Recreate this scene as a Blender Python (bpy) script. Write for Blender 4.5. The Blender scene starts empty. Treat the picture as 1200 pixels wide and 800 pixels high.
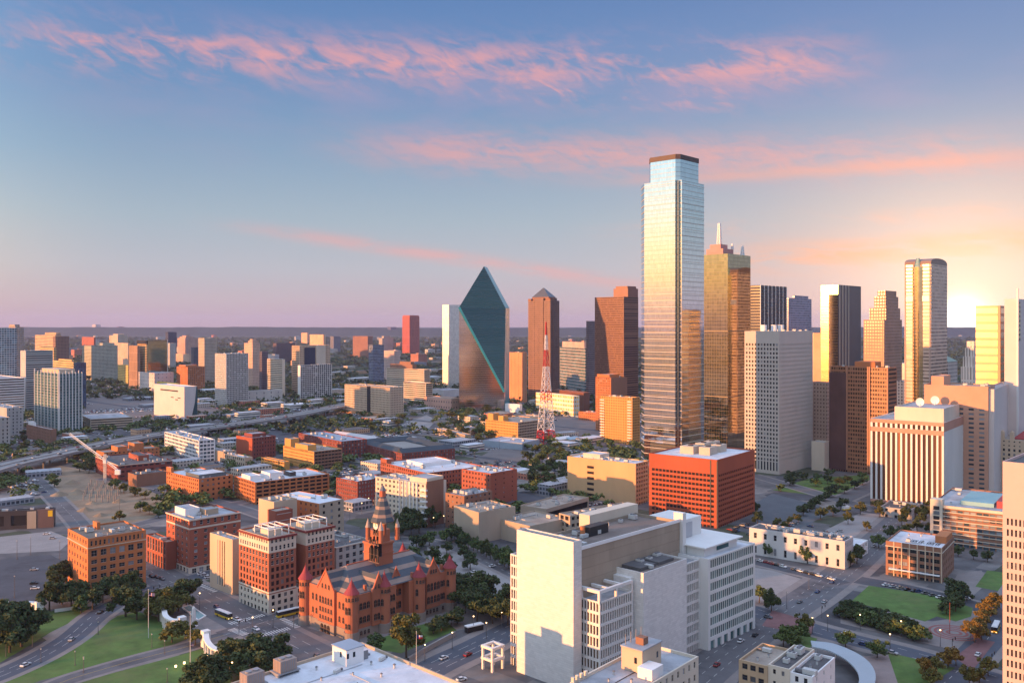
import bpy, math, random
import numpy as np
from mathutils import Vector, Matrix
rnd = random.Random(11)
S = bpy.context.scene
COL = S.collection
# ---------------------------------------------------------------- camera
F_PX, H_CAM, Y_H = 1050.0, 143.0, 380.0          # focal length in photo pixels, eye height (m), eye-level row
cd = bpy.data.cameras.new('camera'); cam = bpy.data.objects.new('camera', cd); COL.objects.link(cam)
cam.location = (0, 0, H_CAM); cam.rotation_euler = (math.pi/2, 0, 0)
cd.sensor_width = 36; cd.lens = 36*F_PX/1200; cd.shift_y = -(400-Y_H)/1200
cd.clip_start = 1; cd.clip_end = 60000
S.camera = cam
# ---------------------------------------------------------------- sun, sky, exposure
SUN_AZ, SUN_EL, WEST_AZ = -116.0, 5.2, -114.0                     # degrees: clockwise from the view axis, above the horizon
def dirv(az, el):
    a, e = math.radians(az), math.radians(el)
    return Vector((math.sin(a)*math.cos(e), math.cos(a)*math.cos(e), math.sin(e)))
ld = bpy.data.lights.new('sun', 'SUN'); ld.energy = 5.0; ld.angle = math.radians(0.6); ld.color = (1.0, 0.42, 0.135)
sun = bpy.data.objects.new('sun', ld); COL.objects.link(sun)
sun.rotation_euler = dirv(SUN_AZ, SUN_EL).to_track_quat('Z', 'Y').to_euler()
S.view_settings.view_transform = 'Standard'; S.view_settings.look = 'None'
S.view_settings.gamma = 1; S.view_settings.use_curve_mapping = False
S.view_settings.exposure = 0.8
SKY_GAIN = 1.0
S.render.engine = 'CYCLES'
S.cycles.use_denoising = True
S.cycles.max_bounces = 6; S.cycles.diffuse_bounces = 3; S.cycles.glossy_bounces = 3
S.cycles.volume_bounces = 1; S.cycles.sample_clamp_indirect = 6
w = bpy.data.worlds.new('World'); S.world = w; w.use_nodes = True
NT = w.node_tree; NT.nodes.clear()
def nd(t, **k):
    n = NT.nodes.new(t)
    for a, b in k.items(): setattr(n, a, b)
    return n
def mth(op, a, b=None, c=None, clamp=False):
    n = nd('ShaderNodeMath', operation=op); n.use_clamp = clamp
    for i, x in enumerate((a, b, c)):
        if x is None: continue
        if isinstance(x, (int, float)): n.inputs[i].default_value = x
        else: NT.links.new(x, n.inputs[i])
    return n.outputs[0]
def ramp(fac, stops, interp='LINEAR'):
    n = nd('ShaderNodeValToRGB'); n.color_ramp.interpolation = interp
    e = n.color_ramp.elements
    while len(e) < len(stops): e.new(0.5)
    for x, (p, c) in zip(e, stops): x.position = p; x.color = (*c, 1)
    NT.links.new(fac, n.inputs[0]); return n.outputs[0]
def mixc(f, a, b, mode='MIX'):
    n = nd('ShaderNodeMix', data_type='RGBA', blend_type=mode)
    for s, x in ((n.inputs[0], f), (n.inputs[6], a), (n.inputs[7], b)):
        if isinstance(x, (int, float)): s.default_value = x
        elif isinstance(x, tuple): s.default_value = (*x, 1)
        else: NT.links.new(x, s)
    return n.outputs[2]
FRONT = 0.575                                    # the part of the sky in front is darker than the exposure suits
def srgb(r, g, b): return tuple(FRONT*((c/255+.055)/1.055)**2.4 for c in (r, g, b))
tc = nd('ShaderNodeTexCoord'); sep = nd('ShaderNodeSeparateXYZ'); NT.links.new(tc.outputs['Generated'], sep.inputs[0])
dx, dy, dz = sep.outputs
el = mth('MULTIPLY', mth('ARCSINE', dz), 57.29578)
az = mth('MULTIPLY', mth('ARCTAN2', dx, dy), 57.29578)
t90 = mth('DIVIDE', mth('MAXIMUM', el, 0.0), 90.0, clamp=True)
P = lambda d: d/90
east = ramp(t90, [(0, srgb(196, 168, 175)), (P(1.4), srgb(199, 182, 188)), (P(3.4), srgb(189, 190, 198)), (P(6.5), srgb(168, 185, 198)),
                  (P(10), srgb(143, 170, 195)), (P(14), srgb(118, 152, 192)), (P(18), srgb(102, 140, 189)), (P(21), srgb(91, 130, 183)),
                  (P(40), (.36, .47, .72)), (1, (.64, .78, 1.10))])
west = ramp(t90, [(0, (.40, .22, .17)), (P(1.2), (.70, .38, .22)), (P(3), (1.0, .62, .27)), (P(5), (1.0, .76, .42)), (P(7.5), (.74, .74, .62)),
                  (P(10), (.52, .68, .72)), (P(14), (.38, .58, .70)), (P(22), (.38, .52, .72)), (P(40), (.48, .57, .78)), (1, (.64, .78, 1.10))])
# how far a direction is turned towards the sunset
daz = mth('SUBTRACT', az, WEST_AZ)
caz = mth('COSINE', mth('DIVIDE', daz, 57.29578))
wf = nd('ShaderNodeMapRange', interpolation_type='SMOOTHSTEP'); NT.links.new(caz, wf.inputs[0])
wf.inputs[1].default_value = -0.05; wf.inputs[2].default_value = 0.80
base = mixc(wf.outputs[0], east, west)
# warm side of the sky in front (right)
rf = nd('ShaderNodeMapRange', interpolation_type='SMOOTHSTEP'); NT.links.new(az, rf.inputs[0])
rf.inputs[1].default_value = 2; rf.inputs[2].default_value = 34
rf2 = nd('ShaderNodeMapRange', interpolation_type='SMOOTHSTEP'); NT.links.new(az, rf2.inputs[0]); rf2.inputs[1].default_value = 62; rf2.inputs[2].default_value = 38
lowf = nd('ShaderNodeMapRange', interpolation_type='SMOOTHSTEP'); NT.links.new(el, lowf.inputs[0])
lowf.inputs[1].default_value = 15; lowf.inputs[2].default_value = 0
behind = mth('GREATER_THAN', caz, -2.0)
base = mixc(mth('MULTIPLY', mth('MULTIPLY', rf.outputs[0], lowf.outputs[0]), mth('MULTIPLY', rf2.outputs[0], .75)), base, srgb(236, 190, 170))
# thin streaks of cloud: each band follows its own line of azimuth and elevation, broken up by noise
def noise(sx, sy, scale, detail, seed, rough=.55, dist=0.0, tilt=0.0):
    c = nd('ShaderNodeCombineXYZ')
    NT.links.new(mth('MULTIPLY', az, sx), c.inputs[0])
    NT.links.new(mth('MULTIPLY', mth('ADD', el, mth('MULTIPLY', az, tilt)), sy), c.inputs[1]); c.inputs[2].default_value = seed
    n = nd('ShaderNodeTexNoise'); n.inputs['Scale'].default_value = scale; n.inputs['Detail'].default_value = detail
    n.inputs['Roughness'].default_value = rough; n.inputs['Distortion'].default_value = dist
    NT.links.new(c.outputs[0], n.inputs['Vector']); return n.outputs['Fac']
def band(a0, a1, e0, e1, w, fade=5.0, bend=0.0):
    """soft strip from (a0,e0) to (a1,e1) degrees"""
    t = mth('DIVIDE', mth('SUBTRACT', az, a0), a1-a0)
    line = mth('MULTIPLY_ADD', t, e1-e0, e0)
    if bend: line = mth('ADD', line, mth('MULTIPLY', bend, mth('MULTIPLY', t, mth('SUBTRACT', 1.0, t))))
    d = mth('DIVIDE', mth('SUBTRACT', el, line), w)
    g = mth('EXPONENT', mth('MULTIPLY', mth('MULTIPLY', d, d), -1.0))
    m1 = nd('ShaderNodeMapRange', interpolation_type='SMOOTHSTEP'); NT.links.new(az, m1.inputs[0]); m1.inputs[1].default_value = a0-fade; m1.inputs[2].default_value = a0+fade
    m2 = nd('ShaderNodeMapRange', interpolation_type='SMOOTHSTEP'); NT.links.new(az, m2.inputs[0]); m2.inputs[1].default_value = a1+fade; m2.inputs[2].default_value = a1-fade
    return mth('MULTIPLY', g, mth('MULTIPLY', m1.outputs[0], m2.outputs[0]))
def thr(x, lo, hi):
    m = nd('ShaderNodeMapRange', interpolation_type='SMOOTHSTEP'); NT.links.new(x, m.inputs[0]); m.inputs[1].default_value = lo; m.inputs[2].default_value = hi
    return m.outputs[0]
n_big = noise(.10, .30, 1.0, 3, 3.1)
n_wisp = noise(.17, .72, 1.0, 8, 7.7, .58, .45, .06)
n_fine = noise(.26, 1.5, 1.0, 7, 1.3, .6, .5, .05)
n_fil = noise(.55, 1.25, 1.0, 7, 4.4, .6, .7, .32)
A = mth('MAXIMUM', mth('MULTIPLY', band(-29, 20, 15.6, 15.4, 1.35, 4, 2.4), thr(mth('ADD', mth('MULTIPLY_ADD', n_big, .10, mth('MULTIPLY', n_wisp, .45)), mth('MULTIPLY', n_fil, .50)), .43, .66)),
        mth('MULTIPLY', band(-8, 14, 15.6, 13.9, .9, 4), thr(mth('MULTIPLY_ADD', n_fil, .5, mth('MULTIPLY', n_wisp, .5)), .46, .66)))
B = mth('MULTIPLY', band(-8, 31, 11.0, 9.2, 1.25, 7, 1.0), thr(mth('MULTIPLY_ADD', n_fine, .4, mth('MULTIPLY_ADD', n_wisp, .3, mth('MULTIPLY', n_fil, .35))), .36, .68))
B2 = mth('MULTIPLY', band(8, 30, 9.0, 9.4, .35, 6), .5)
Cc = mth('MULTIPLY', band(-15, 9, 5.7, 2.3, .42, 6, .5), thr(n_fine, .2, .6))
D = mth('MULTIPLY', band(12, 34, 3.8, 4.9, .9, 5), thr(n_fine, .25, .65))
E = mth('MULTIPLY', band(8, 34, 6.0, 6.6, .5, 6), thr(n_wisp, .4, .7))
cl = base
violet = mth('MULTIPLY', band(-24, 30, 13.5, 12.5, 3.2, 8, 1.5), mth('MULTIPLY', thr(n_big, .35, .7), .38))
cl = mixc(violet, cl, srgb(176, 160, 192))
cl = mixc(mth('MULTIPLY', A, .78, clamp=True), cl, srgb(240, 168, 166))
cl = mixc(mth('MULTIPLY', B, .72), cl, srgb(240, 170, 162))
cl = mixc(mth('MULTIPLY', B2, .9), cl, srgb(246, 172, 152))
cl = mixc(mth('MULTIPLY', Cc, .62), cl, srgb(236, 174, 168))
cl = mixc(mth('MULTIPLY', D, .8), cl, srgb(252, 178, 140))
cl = mixc(mth('MULTIPLY', E, .6), cl, srgb(244, 184, 164))
# the low bright sun break above the horizon, right of the towers
g0 = dirv(26.7, .1)
dot = nd('ShaderNodeVectorMath', operation='DOT_PRODUCT'); NT.links.new(tc.outputs['Generated'], dot.inputs[0]); dot.inputs[1].default_value = g0
ang = mth('MULTIPLY', mth('ARCCOSINE', mth('MINIMUM', dot.outputs['Value'], 1.0)), 57.29578)
def glow(width, power, gain, colr):
    x = mth('POWER', mth('DIVIDE', ang, width), power)
    return mixc(1.0, colr, mth('MULTIPLY', mth('EXPONENT', mth('MULTIPLY', x, -1.0)), gain), 'MULTIPLY')
def addc(a, b):
    return mixc(1.0, a, b, 'ADD')
def glowcol(width, power, gain, c):
    f = mth('MULTIPLY', mth('EXPONENT', mth('MULTIPLY', mth('POWER', mth('DIVIDE', ang, width), power), -1.0)), gain)
    return mixc(1.0, nd_rgb(c), comb(f), 'MULTIPLY')
def nd_rgb(c):
    n = nd('ShaderNodeRGB'); n.outputs[0].default_value = (*c, 1); return n.outputs[0]
def comb(f):
    n = nd('ShaderNodeCombineColor'); [NT.links.new(f, n.inputs[i]) for i in range(3)]; return n.outputs[0]
cl = addc(cl, glowcol(1.05, 2.0, 2.0, (1.0, .9, .7)))
cl = addc(cl, glowcol(4.8, 1.2, .54, (1.0, .70, .36)))
cl = addc(cl, glowcol(14., 1.2, .13, (1.0, .50, .24)))
nish = nd('ShaderNodeTexSky', sky_type='NISHITA'); nish.sun_disc = False
nish.sun_elevation = math.radians(SUN_EL); nish.sun_rotation = math.radians(SUN_AZ % 360)
bg1 = nd('ShaderNodeBackground'); NT.links.new(cl, bg1.inputs[0]); bg1.inputs[1].default_value = SKY_GAIN
bg2 = nd('ShaderNodeBackground'); NT.links.new(nish.outputs[0], bg2.inputs[0]); bg2.inputs[1].default_value = 0.0
ad = nd('ShaderNodeAddShader'); NT.links.new(bg1.outputs[0], ad.inputs[0]); NT.links.new(bg2.outputs[0], ad.inputs[1])
wo = nd('ShaderNodeOutputWorld'); NT.links.new(ad.outputs[0], wo.inputs[0])
w.cycles.sampling_method = 'MANUAL'; w.cycles.sample_map_resolution = 1024
# ---------------------------------------------------------------- materials
MATS = {}
def mat(name, rgb, rough=.82, var=.16, metal=0.0, spec=.35, scale=.05, streak=0.0, objvar=0.0, emit=None, estr=0):
    if name in MATS: return MATS[name]
    m = bpy.data.materials.new(name); m.use_nodes = True; MATS[name] = m
    t = m.node_tree; p = t.nodes['Principled BSDF']; L = t.links.new
    p.inputs['Roughness'].default_value = rough; p.inputs['Metallic'].default_value = metal
    p.inputs['Specular IOR Level'].default_value = spec
    tcn = t.nodes.new('ShaderNodeTexCoord')
    n1 = t.nodes.new('ShaderNodeTexNoise'); n1.inputs['Scale'].default_value = scale; n1.inputs['Detail'].default_value = 6; n1.inputs['Roughness'].default_value = .65
    src = tcn.outputs['Object']
    if streak:
        mp = t.nodes.new('ShaderNodeMapping'); mp.inputs['Scale'].default_value = (1, 1, streak); L(src, mp.inputs[0]); src = mp.outputs[0]
    L(src, n1.inputs['Vector'])
    mr = t.nodes.new('ShaderNodeMapRange'); mr.inputs[1].default_value = .25; mr.inputs[2].default_value = .75
    mr.inputs[3].default_value = 1-var; mr.inputs[4].default_value = 1+var; L(n1.outputs['Fac'], mr.inputs[0])
    fac = mr.outputs[0]
    if objvar:
        oi = t.nodes.new('ShaderNodeObjectInfo'); m2 = t.nodes.new('ShaderNodeMapRange'); m2.inputs[3].default_value = 1-objvar; m2.inputs[4].default_value = 1+objvar
        L(oi.outputs['Random'], m2.inputs[0]); mu = t.nodes.new('ShaderNodeMath'); mu.operation = 'MULTIPLY'; L(fac, mu.inputs[0]); L(m2.outputs[0], mu.inputs[1]); fac = mu.outputs[0]
    mx = t.nodes.new('ShaderNodeMix'); mx.data_type = 'RGBA'; mx.blend_type = 'MULTIPLY'; mx.inputs[0].default_value = 1; mx.inputs[6].default_value = (*rgb, 1)
    cc = t.nodes.new('ShaderNodeCombineColor'); [L(fac, cc.inputs[i]) for i in range(3)]; L(cc.outputs[0], mx.inputs[7])
    L(mx.outputs[2], p.inputs['Base Color'])
    if emit: p.inputs['Emission Color'].default_value = (*emit, 1); p.inputs['Emission Strength'].default_value = estr
    return m
def _n(t, op, a, b=None, c=None):
    n = t.nodes.new('ShaderNodeMath'); n.operation = op
    for i, x in enumerate((a, b, c)):
        if x is None: continue
        if isinstance(x, (int, float)): n.inputs[i].default_value = x
        else: t.links.new(x, n.inputs[i])
    return n.outputs[0]
def glass(name, rgb, light=(.30, .31, .33), share=.22, rough=.18):
    """window glass: mostly dark, some panes paler, as blinds and sky reflection painted in (differs from window to window)"""
    if name in MATS: return MATS[name]
    m = bpy.data.materials.new(name); m.use_nodes = True; MATS[name] = m
    t = m.node_tree; p = t.nodes['Principled BSDF']; L = t.links.new
    p.inputs['Roughness'].default_value = rough; p.inputs['Specular IOR Level'].default_value = .32
    oi = t.nodes.new('ShaderNodeObjectInfo'); ge = t.nodes.new('ShaderNodeNewGeometry')
    wn = t.nodes.new('ShaderNodeTexWhiteNoise'); wn.noise_dimensions = '2D'
    cb = t.nodes.new('ShaderNodeCombineXYZ'); L(oi.outputs['Random'], cb.inputs[0]); L(ge.outputs['Random Per Island'], cb.inputs[1]); L(cb.outputs[0], wn.inputs['Vector'])
    r = t.nodes.new('ShaderNodeValToRGB'); e = r.color_ramp.elements
    e[0].position = 0; e[0].color = (*[c*.6 for c in rgb], 1); e[1].position = 1; e[1].color = (*light, 1)
    k = e.new(1-share); k.color = (*[c*1.3 for c in rgb], 1)  # paler share: blinds and mirrored sky put into the colour
    L(wn.outputs['Value'], r.inputs[0]); L(r.outputs[0], p.inputs['Base Color'])
    return m
def pattern(name, wall, win, bw, fh, wf=.6, hf=.55, metal=0.0, rough=.8, wrough=.2, wmetal=0.0, var=.15, mod=.5):
    """far facade: window rows and columns as the pattern of the wall itself (faces x=0 and y=0 of its own box)"""
    if name in MATS: return MATS[name]
    m = bpy.data.materials.new(name); m.use_nodes = True; MATS[name] = m
    t = m.node_tree; p = t.nodes['Principled BSDF']; L = t.links.new
    tcn = t.nodes.new('ShaderNodeTexCoord'); sp = t.nodes.new('ShaderNodeSeparateXYZ'); L(tcn.outputs['Object'], sp.inputs[0])
    u = _n(t, 'ADD', sp.outputs[0], sp.outputs[1])
    fu = _n(t, 'FRACT', _n(t, 'DIVIDE', _n(t, 'ADD', u, bw*.5), bw)); fz = _n(t, 'FRACT', _n(t, 'DIVIDE', sp.outputs[2], fh))
    mu = _n(t, 'LESS_THAN', _n(t, 'ABSOLUTE', _n(t, 'SUBTRACT', fu, .5)), wf/2) if wf < 1 else None
    mz = _n(t, 'LESS_THAN', _n(t, 'ABSOLUTE', _n(t, 'SUBTRACT', fz, .5)), hf/2) if hf < 1 else None
    mk = _n(t, 'MULTIPLY', mu, mz) if (mu and mz) else (mu or mz)
    ge = t.nodes.new('ShaderNodeNewGeometry'); sg = t.nodes.new('ShaderNodeSeparateXYZ'); L(ge.outputs['Normal'], sg.inputs[0])
    mk = _n(t, 'MULTIPLY', mk, _n(t, 'LESS_THAN', _n(t, 'ABSOLUTE', sg.outputs[2]), .5))
    wn = t.nodes.new('ShaderNodeTexWhiteNoise'); wn.noise_dimensions = '3D'
    cb = t.nodes.new('ShaderNodeCombineXYZ'); L(_n(t, 'FLOOR', _n(t, 'DIVIDE', _n(t, 'ADD', u, bw*.5), bw)), cb.inputs[0]); L(_n(t, 'FLOOR', _n(t, 'DIVIDE', sp.outputs[2], fh)), cb.inputs[1]); L(cb.outputs[0], wn.inputs['Vector'])
    def mixn(f, a, b, bt='MIX'):
        n = t.nodes.new('ShaderNodeMix'); n.data_type = 'RGBA'; n.blend_type = bt
        for s, x in ((n.inputs[0], f), (n.inputs[6], a), (n.inputs[7], b)):
            if isinstance(x, (int, float)): s.default_value = x
            elif isinstance(x, tuple): s.default_value = (*x, 1)
            else: L(x, s)
        return n.outputs[2]
    ns = t.nodes.new('ShaderNodeTexNoise'); ns.inputs['Scale'].default_value = .04; ns.inputs['Detail'].default_value = 5; L(tcn.outputs['Object'], ns.inputs['Vector'])
    mr = t.nodes.new('ShaderNodeMapRange'); mr.inputs[1].default_value = .3; mr.inputs[2].default_value = .7; mr.inputs[3].default_value = 1-var; mr.inputs[4].default_value = 1+var; L(ns.outputs['Fac'], mr.inputs[0])
    cc = t.nodes.new('ShaderNodeCombineColor'); [L(mr.outputs[0], cc.inputs[i]) for i in range(3)]
    wallc = mixn(1.0, wall, cc.outputs[0], 'MULTIPLY')
    wm = t.nodes.new('ShaderNodeMapRange'); wm.inputs[3].default_value = 1-mod; wm.inputs[4].default_value = 1+mod; L(wn.outputs['Value'], wm.inputs[0])
    c2 = t.nodes.new('ShaderNodeCombineColor'); [L(wm.outputs[0], c2.inputs[i]) for i in range(3)]
    winc = mixn(1.0, win, c2.outputs[0], 'MULTIPLY')
    L(mixn(mk, wallc, winc), p.inputs['Base Color'])
    mrr = t.nodes.new('ShaderNodeMapRange'); mrr.inputs[3].default_value = rough; mrr.inputs[4].default_value = wrough; L(mk, mrr.inputs[0]); L(mrr.outputs[0], p.inputs['Roughness'])
    mm = t.nodes.new('ShaderNodeMapRange'); mm.inputs[3].default_value = metal; mm.inputs[4].default_value = wmetal; L(mk, mm.inputs[0]); L(mm.outputs[0], p.inputs['Metallic'])
    return m
def mirror(name, rgb, line, bw, fh, lw=.06, lh=.08, rough=.07, wav=.02, tint=.10):
    """reflecting curtain wall with thin mullion joints"""
    if name in MATS: return MATS[name]
    m = pattern(name, line, rgb, bw, fh, 1-lw, 1-lh, .4, .4, rough, 1.0, .1, tint)
    t = m.node_tree; p = t.nodes['Principled BSDF']
    tcn = t.nodes.new('ShaderNodeTexCoord'); ns = t.nodes.new('ShaderNodeTexNoise'); ns.inputs['Scale'].default_value = .12; ns.inputs['Detail'].default_value = 3
    bp = t.nodes.new('ShaderNodeBump'); bp.inputs['Strength'].default_value = .3; bp.inputs['Distance'].default_value = wav*4
    t.links.new(tcn.outputs['Object'], ns.inputs['Vector']); t.links.new(ns.outputs['Fac'], bp.inputs['Height']); t.links.new(bp.outputs[0], p.inputs['Normal'])
    return m
# ---------------------------------------------------------------- meshes
class MB:
    def __init__(s): s.v = []; s.f = []; s.m = []
    def q(s, *pts, mi=0):
        k = len(s.v); s.v += pts; s.f.append(tuple(range(k, k+len(pts)))); s.m.append(mi)
    def box(s, x0, x1, y0, y1, z0, z1, mi=0, top=None):
        k = len(s.v)
        s.v += [(x0,y0,z0),(x1,y0,z0),(x1,y1,z0),(x0,y1,z0),(x0,y0,z1),(x1,y0,z1),(x1,y1,z1),(x0,y1,z1)]
        for a in ((0,1,5,4),(1,2,6,5),(2,3,7,6),(3,0,4,7),(3,2,1,0)): s.f.append(tuple(k+i for i in a)); s.m.append(mi)
        s.f.append((k+4,k+5,k+6,k+7)); s.m.append(mi if top is None else top)
    def prism(s, ring, z0, z1, mi=0, top=None, ring2=None):
        k, n = len(s.v), len(ring); r2 = ring2 or ring
        s.v += [(x, y, z0) for x, y in ring] + [(x, y, z1) for x, y in r2]
        for i in range(n): s.f.append((k+i, k+(i+1)%n, k+n+(i+1)%n, k+n+i)); s.m.append(mi)
        s.f.append(tuple(k+n+i for i in range(n))); s.m.append(mi if top is None else top)
        s.f.append(tuple(k+i for i in reversed(range(n)))); s.m.append(mi)
    def cyl(s, cx, cy, r0, r1, z0, z1, n=12, mi=0, ph=0.0):
        c = [(math.cos(2*math.pi*i/n+ph), math.sin(2*math.pi*i/n+ph)) for i in range(n)]
        s.prism([(cx+r0*a, cy+r0*b) for a, b in c], z0, z1, mi, None, [(cx+r1*a, cy+r1*b) for a, b in c])
    def bar(s, p, q, w, mi=0):
        p, q = Vector(p), Vector(q); d = (q-p).normalized()
        u = d.cross(Vector((0,0,1)) if abs(d.z) < .95 else Vector((1,0,0))).normalized()*w/2; v = d.cross(u).normalized()*w/2
        k = len(s.v)
        for c in (p, q): s.v += [tuple(c+u+v), tuple(c-u+v), tuple(c-u-v), tuple(c+u-v)]
        for a in ((0,1,5,4),(1,2,6,5),(2,3,7,6),(3,0,4,7),(3,2,1,0),(4,5,6,7)): s.f.append(tuple(k+i for i in a)); s.m.append(mi)
    def mesh(s, name, mats):
        me = bpy.data.meshes.new(name); me.from_pydata(s.v, [], s.f)
        for m in mats: me.materials.append(m)
        if any(s.m): me.polygons.foreach_set('material_index', s.m)
        me.update(); return me
    def build(s, name, mats, parent=None, loc=None):
        return link(name, s.mesh(name, mats if isinstance(mats, (list, tuple)) else [mats]), parent, loc)
def link(name, me, parent=None, loc=None, rz=0.0, sc=None):
    o = bpy.data.objects.new(name, me); COL.objects.link(o)
    if parent is not None: o.parent = parent
    if loc is not None: o.location = loc
    if rz: o.rotation_euler = (0, 0, rz)
    if sc is not None: o.scale = sc if isinstance(sc, tuple) else (sc, sc, sc)
    return o
def tag(o, label=None, cat=None, group=None, kind=None):
    if label: o['label'] = label
    if cat: o['category'] = cat
    if group: o['group'] = group
    if kind: o['kind'] = kind
    return o
def thing(name, label, cat, loc=(0,0,0), rz=0.0, group=None):
    return tag(link(name, None, None, loc, rz), label, cat, group)
def copy_tree(o, parent=None):
    c = o.copy(); COL.objects.link(c)
    if parent is not None: c.parent = parent
    for ch in list(o.children): copy_tree(ch, c)
    return c
# ---------------------------------------------------------------- from the survey of the photograph to metres
def gp(px, py, z=0.0):
    """point at height z seen at photo pixel (px,py)"""
    D = F_PX*(H_CAM-z)/(py-Y_H); return Vector(((px-600)/F_PX*D, D, z))
def zat(py, D): return H_CAM-(py-Y_H)*D/F_PX
def spec(xl, xc, xr, yt, yb, a=43.0):
    """nearest corner, lengths along the two walls and height of a box-shaped building"""
    A = math.radians(a); c = gp(xc, yb); sa, ca = math.sin(A), math.cos(A)
    k = (xr-600)/F_PX; R = (k*c.y-c.x)/(sa-k*ca)
    k = (xl-600)/F_PX; L = (c.x-k*c.y)/(ca+k*sa)
    return c, math.pi/2-A, R, L, zat(yt, c.y)
# ---------------------------------------------------------------- facades
PANE = {}
def pane(wd, ht, gm, fm, near):
    key = (round(wd, 1), round(ht, 1), gm.name, fm.name if fm else '', near)
    if key not in PANE:
        b = MB(); a, h = wd/2, ht/2
        b.q((-a,0,-h), (a,0,-h), (a,0,h), (-a,0,h))
        if near and fm:
            t = min(.12, wd*.08)
            b.box(-a, a, -.05, .02, -h, -h+t, 1); b.box(-a, a, -.05, .02, h-t, h, 1)
            b.box(-a, -a+t, -.05, .02, -h+t, h-t, 1); b.box(a-t, a, -.05, .02, -h+t, h-t, 1)
            n = max(1, int(wd/1.3))
            for i in range(1, n): x = -a+wd*i/n; b.box(x-t/3, x+t/3, -.04, .02, -h+t, h-t, 1)
            if ht > 1.4: b.box(-a+t, a-t, -.045, .02, -t/3, t/3, 1)
        PANE[key] = b.mesh('window', [gm, fm or gm])
    return PANE[key]
def face_map(kind, x0, x1, y0, y1):
    if kind == 'R': return (lambda u, d, z: (x0+u, y0+d, z)), x1-x0, 0.0          # wall y=y0, looks to -y
    if kind == 'L': return (lambda u, d, z: (x0+d, y0+u, z)), y1-y0, -math.pi/2    # wall x=x0, looks to -x
    if kind == 'B': return (lambda u, d, z: (x1-u, y1-d, z)), x1-x0, math.pi
    return (lambda u, d, z: (x1-d, y0+u, z)), y1-y0, math.pi/2
def facade(mb, kind, box, z0, z1, st, wins, mi=0):
    Fm, W, rz = face_map(kind, *box)
    if not st or W < 1.0 or z1-z0 < .8:
        mb.q(Fm(0,0,z0), Fm(W,0,z0), Fm(W,0,z1), Fm(0,0,z1), mi=mi); return
    bw, fh, wf, hf = st[:4]; dep = st[4] if len(st) > 4 else .35
    edge = min(st[5] if len(st) > 5 else .8, W*.2)
    nx = max(1, round((W-2*edge)/bw)) if bw else 1
    nz = max(1, round((z1-z0)/fh)) if fh else 1
    bx = (W-2*edge)/nx; fz = (z1-z0)/nz
    ww = bx*wf if bw else W-2*edge; wh = fz*hf
    xs = [0]; zs = [z0]
    for i in range(nx): c = edge+bx*(i+.5); xs += [c-ww/2, c+ww/2]
    for j in range(nz): c = z0+fz*(j+.5); zs += [c-wh/2, c+wh/2]
    xs.append(W); zs.append(z1)
    for j in range(0, len(zs)-1):
        a, b = zs[j], zs[j+1]
        if b-a < 1e-4: continue
        if j % 2 == 0: mb.q(Fm(0,0,a), Fm(W,0,a), Fm(W,0,b), Fm(0,0,b), mi=mi); continue
        for i in range(0, len(xs)-1):
            p, q = xs[i], xs[i+1]
            if q-p < 1e-4: continue
            if i % 2 == 0: mb.q(Fm(p,0,a), Fm(q,0,a), Fm(q,0,b), Fm(p,0,b), mi=mi)
            else:
                mb.q(Fm(p,0,a), Fm(p,dep,a), Fm(p,dep,b), Fm(p,0,b), mi=mi); mb.q(Fm(q,dep,a), Fm(q,0,a), Fm(q,0,b), Fm(q,dep,b), mi=mi)
                mb.q(Fm(p,0,a), Fm(q,0,a), Fm(q,dep,a), Fm(p,dep,a), mi=mi); mb.q(Fm(p,0,b), Fm(q,0,b), Fm(q,dep,b), Fm(p,dep,b), mi=mi)
                wins.append((Fm((p+q)/2, dep-.04, (a+b)/2), rz, q-p+.02, b-a+.02))
def block(mb, rf, wins, x0, x1, y0, y1, z0, z1, sl=None, sr=None, mi=0, par=.9, pt=.4):
    """box with the two seen walls cut for windows, a parapet and a sunk roof"""
    bx = (x0, x1, y0, y1)
    for kind, st in (('L', sl), ('R', sr)):
        if isinstance(st, list):
            for (f0, f1, s, m) in st: facade(mb, kind, bx, z0+(z1-z0)*f0, z0+(z1-z0)*f1, s, wins, m)
        else: facade(mb, kind, bx, z0, z1, st, wins, mi)
    for kind in 'BE': facade(mb, kind, bx, z0, z1, None, wins, mi)
    if par:
        a, b, c, d = x0+pt, x1-pt, y0+pt, y1-pt; zr = z1-par
        for (p, q, r, s) in (((x0,y0),(x1,y0),(b,c),(a,c)), ((x1,y0),(x1,y1),(b,d),(b,c)), ((x1,y1),(x0,y1),(a,d),(b,d)), ((x0,y1),(x0,y0),(a,c),(a,d))):
            mb.q((*p,z1), (*q,z1), (*r,z1), (*s,z1), mi=mi)
        for p, q in (((a,c),(b,c)), ((b,c),(b,d)), ((b,d),(a,d)), ((a,d),(a,c))): mb.q((*p,zr), (*q,zr), (*q,z1), (*p,z1), mi=mi)
        rf.q((a,c,zr), (b,c,zr), (b,d,zr), (a,d,zr))
    else: rf.q((x0,y0,z1), (x1,y0,z1), (x1,y1,z1), (x0,y1,z1))
MAXWIN = 100
def place_windows(root, wins, gm, fm, near, name='window'):
    wins = sorted(wins, key=lambda t: -t[0][2])
    for (loc, rz, a, b) in wins[:MAXWIN]: link(name, pane(a, b, gm, fm, near), root, loc, rz)
    rest = wins[MAXWIN:]
    if rest:
        mb = MB()
        for (loc, rz, a, b) in rest:
            c, s = math.cos(rz), math.sin(rz); A, h = a/2, b/2
            pts = [(-A,-h), (A,-h), (A,h), (-A,h)]
            mb.q(*[(loc[0]+c*x, loc[1]+s*x, loc[2]+z) for x, z in pts])
        tag(mb.build(name, gm, root), kind='stuff')
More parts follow.
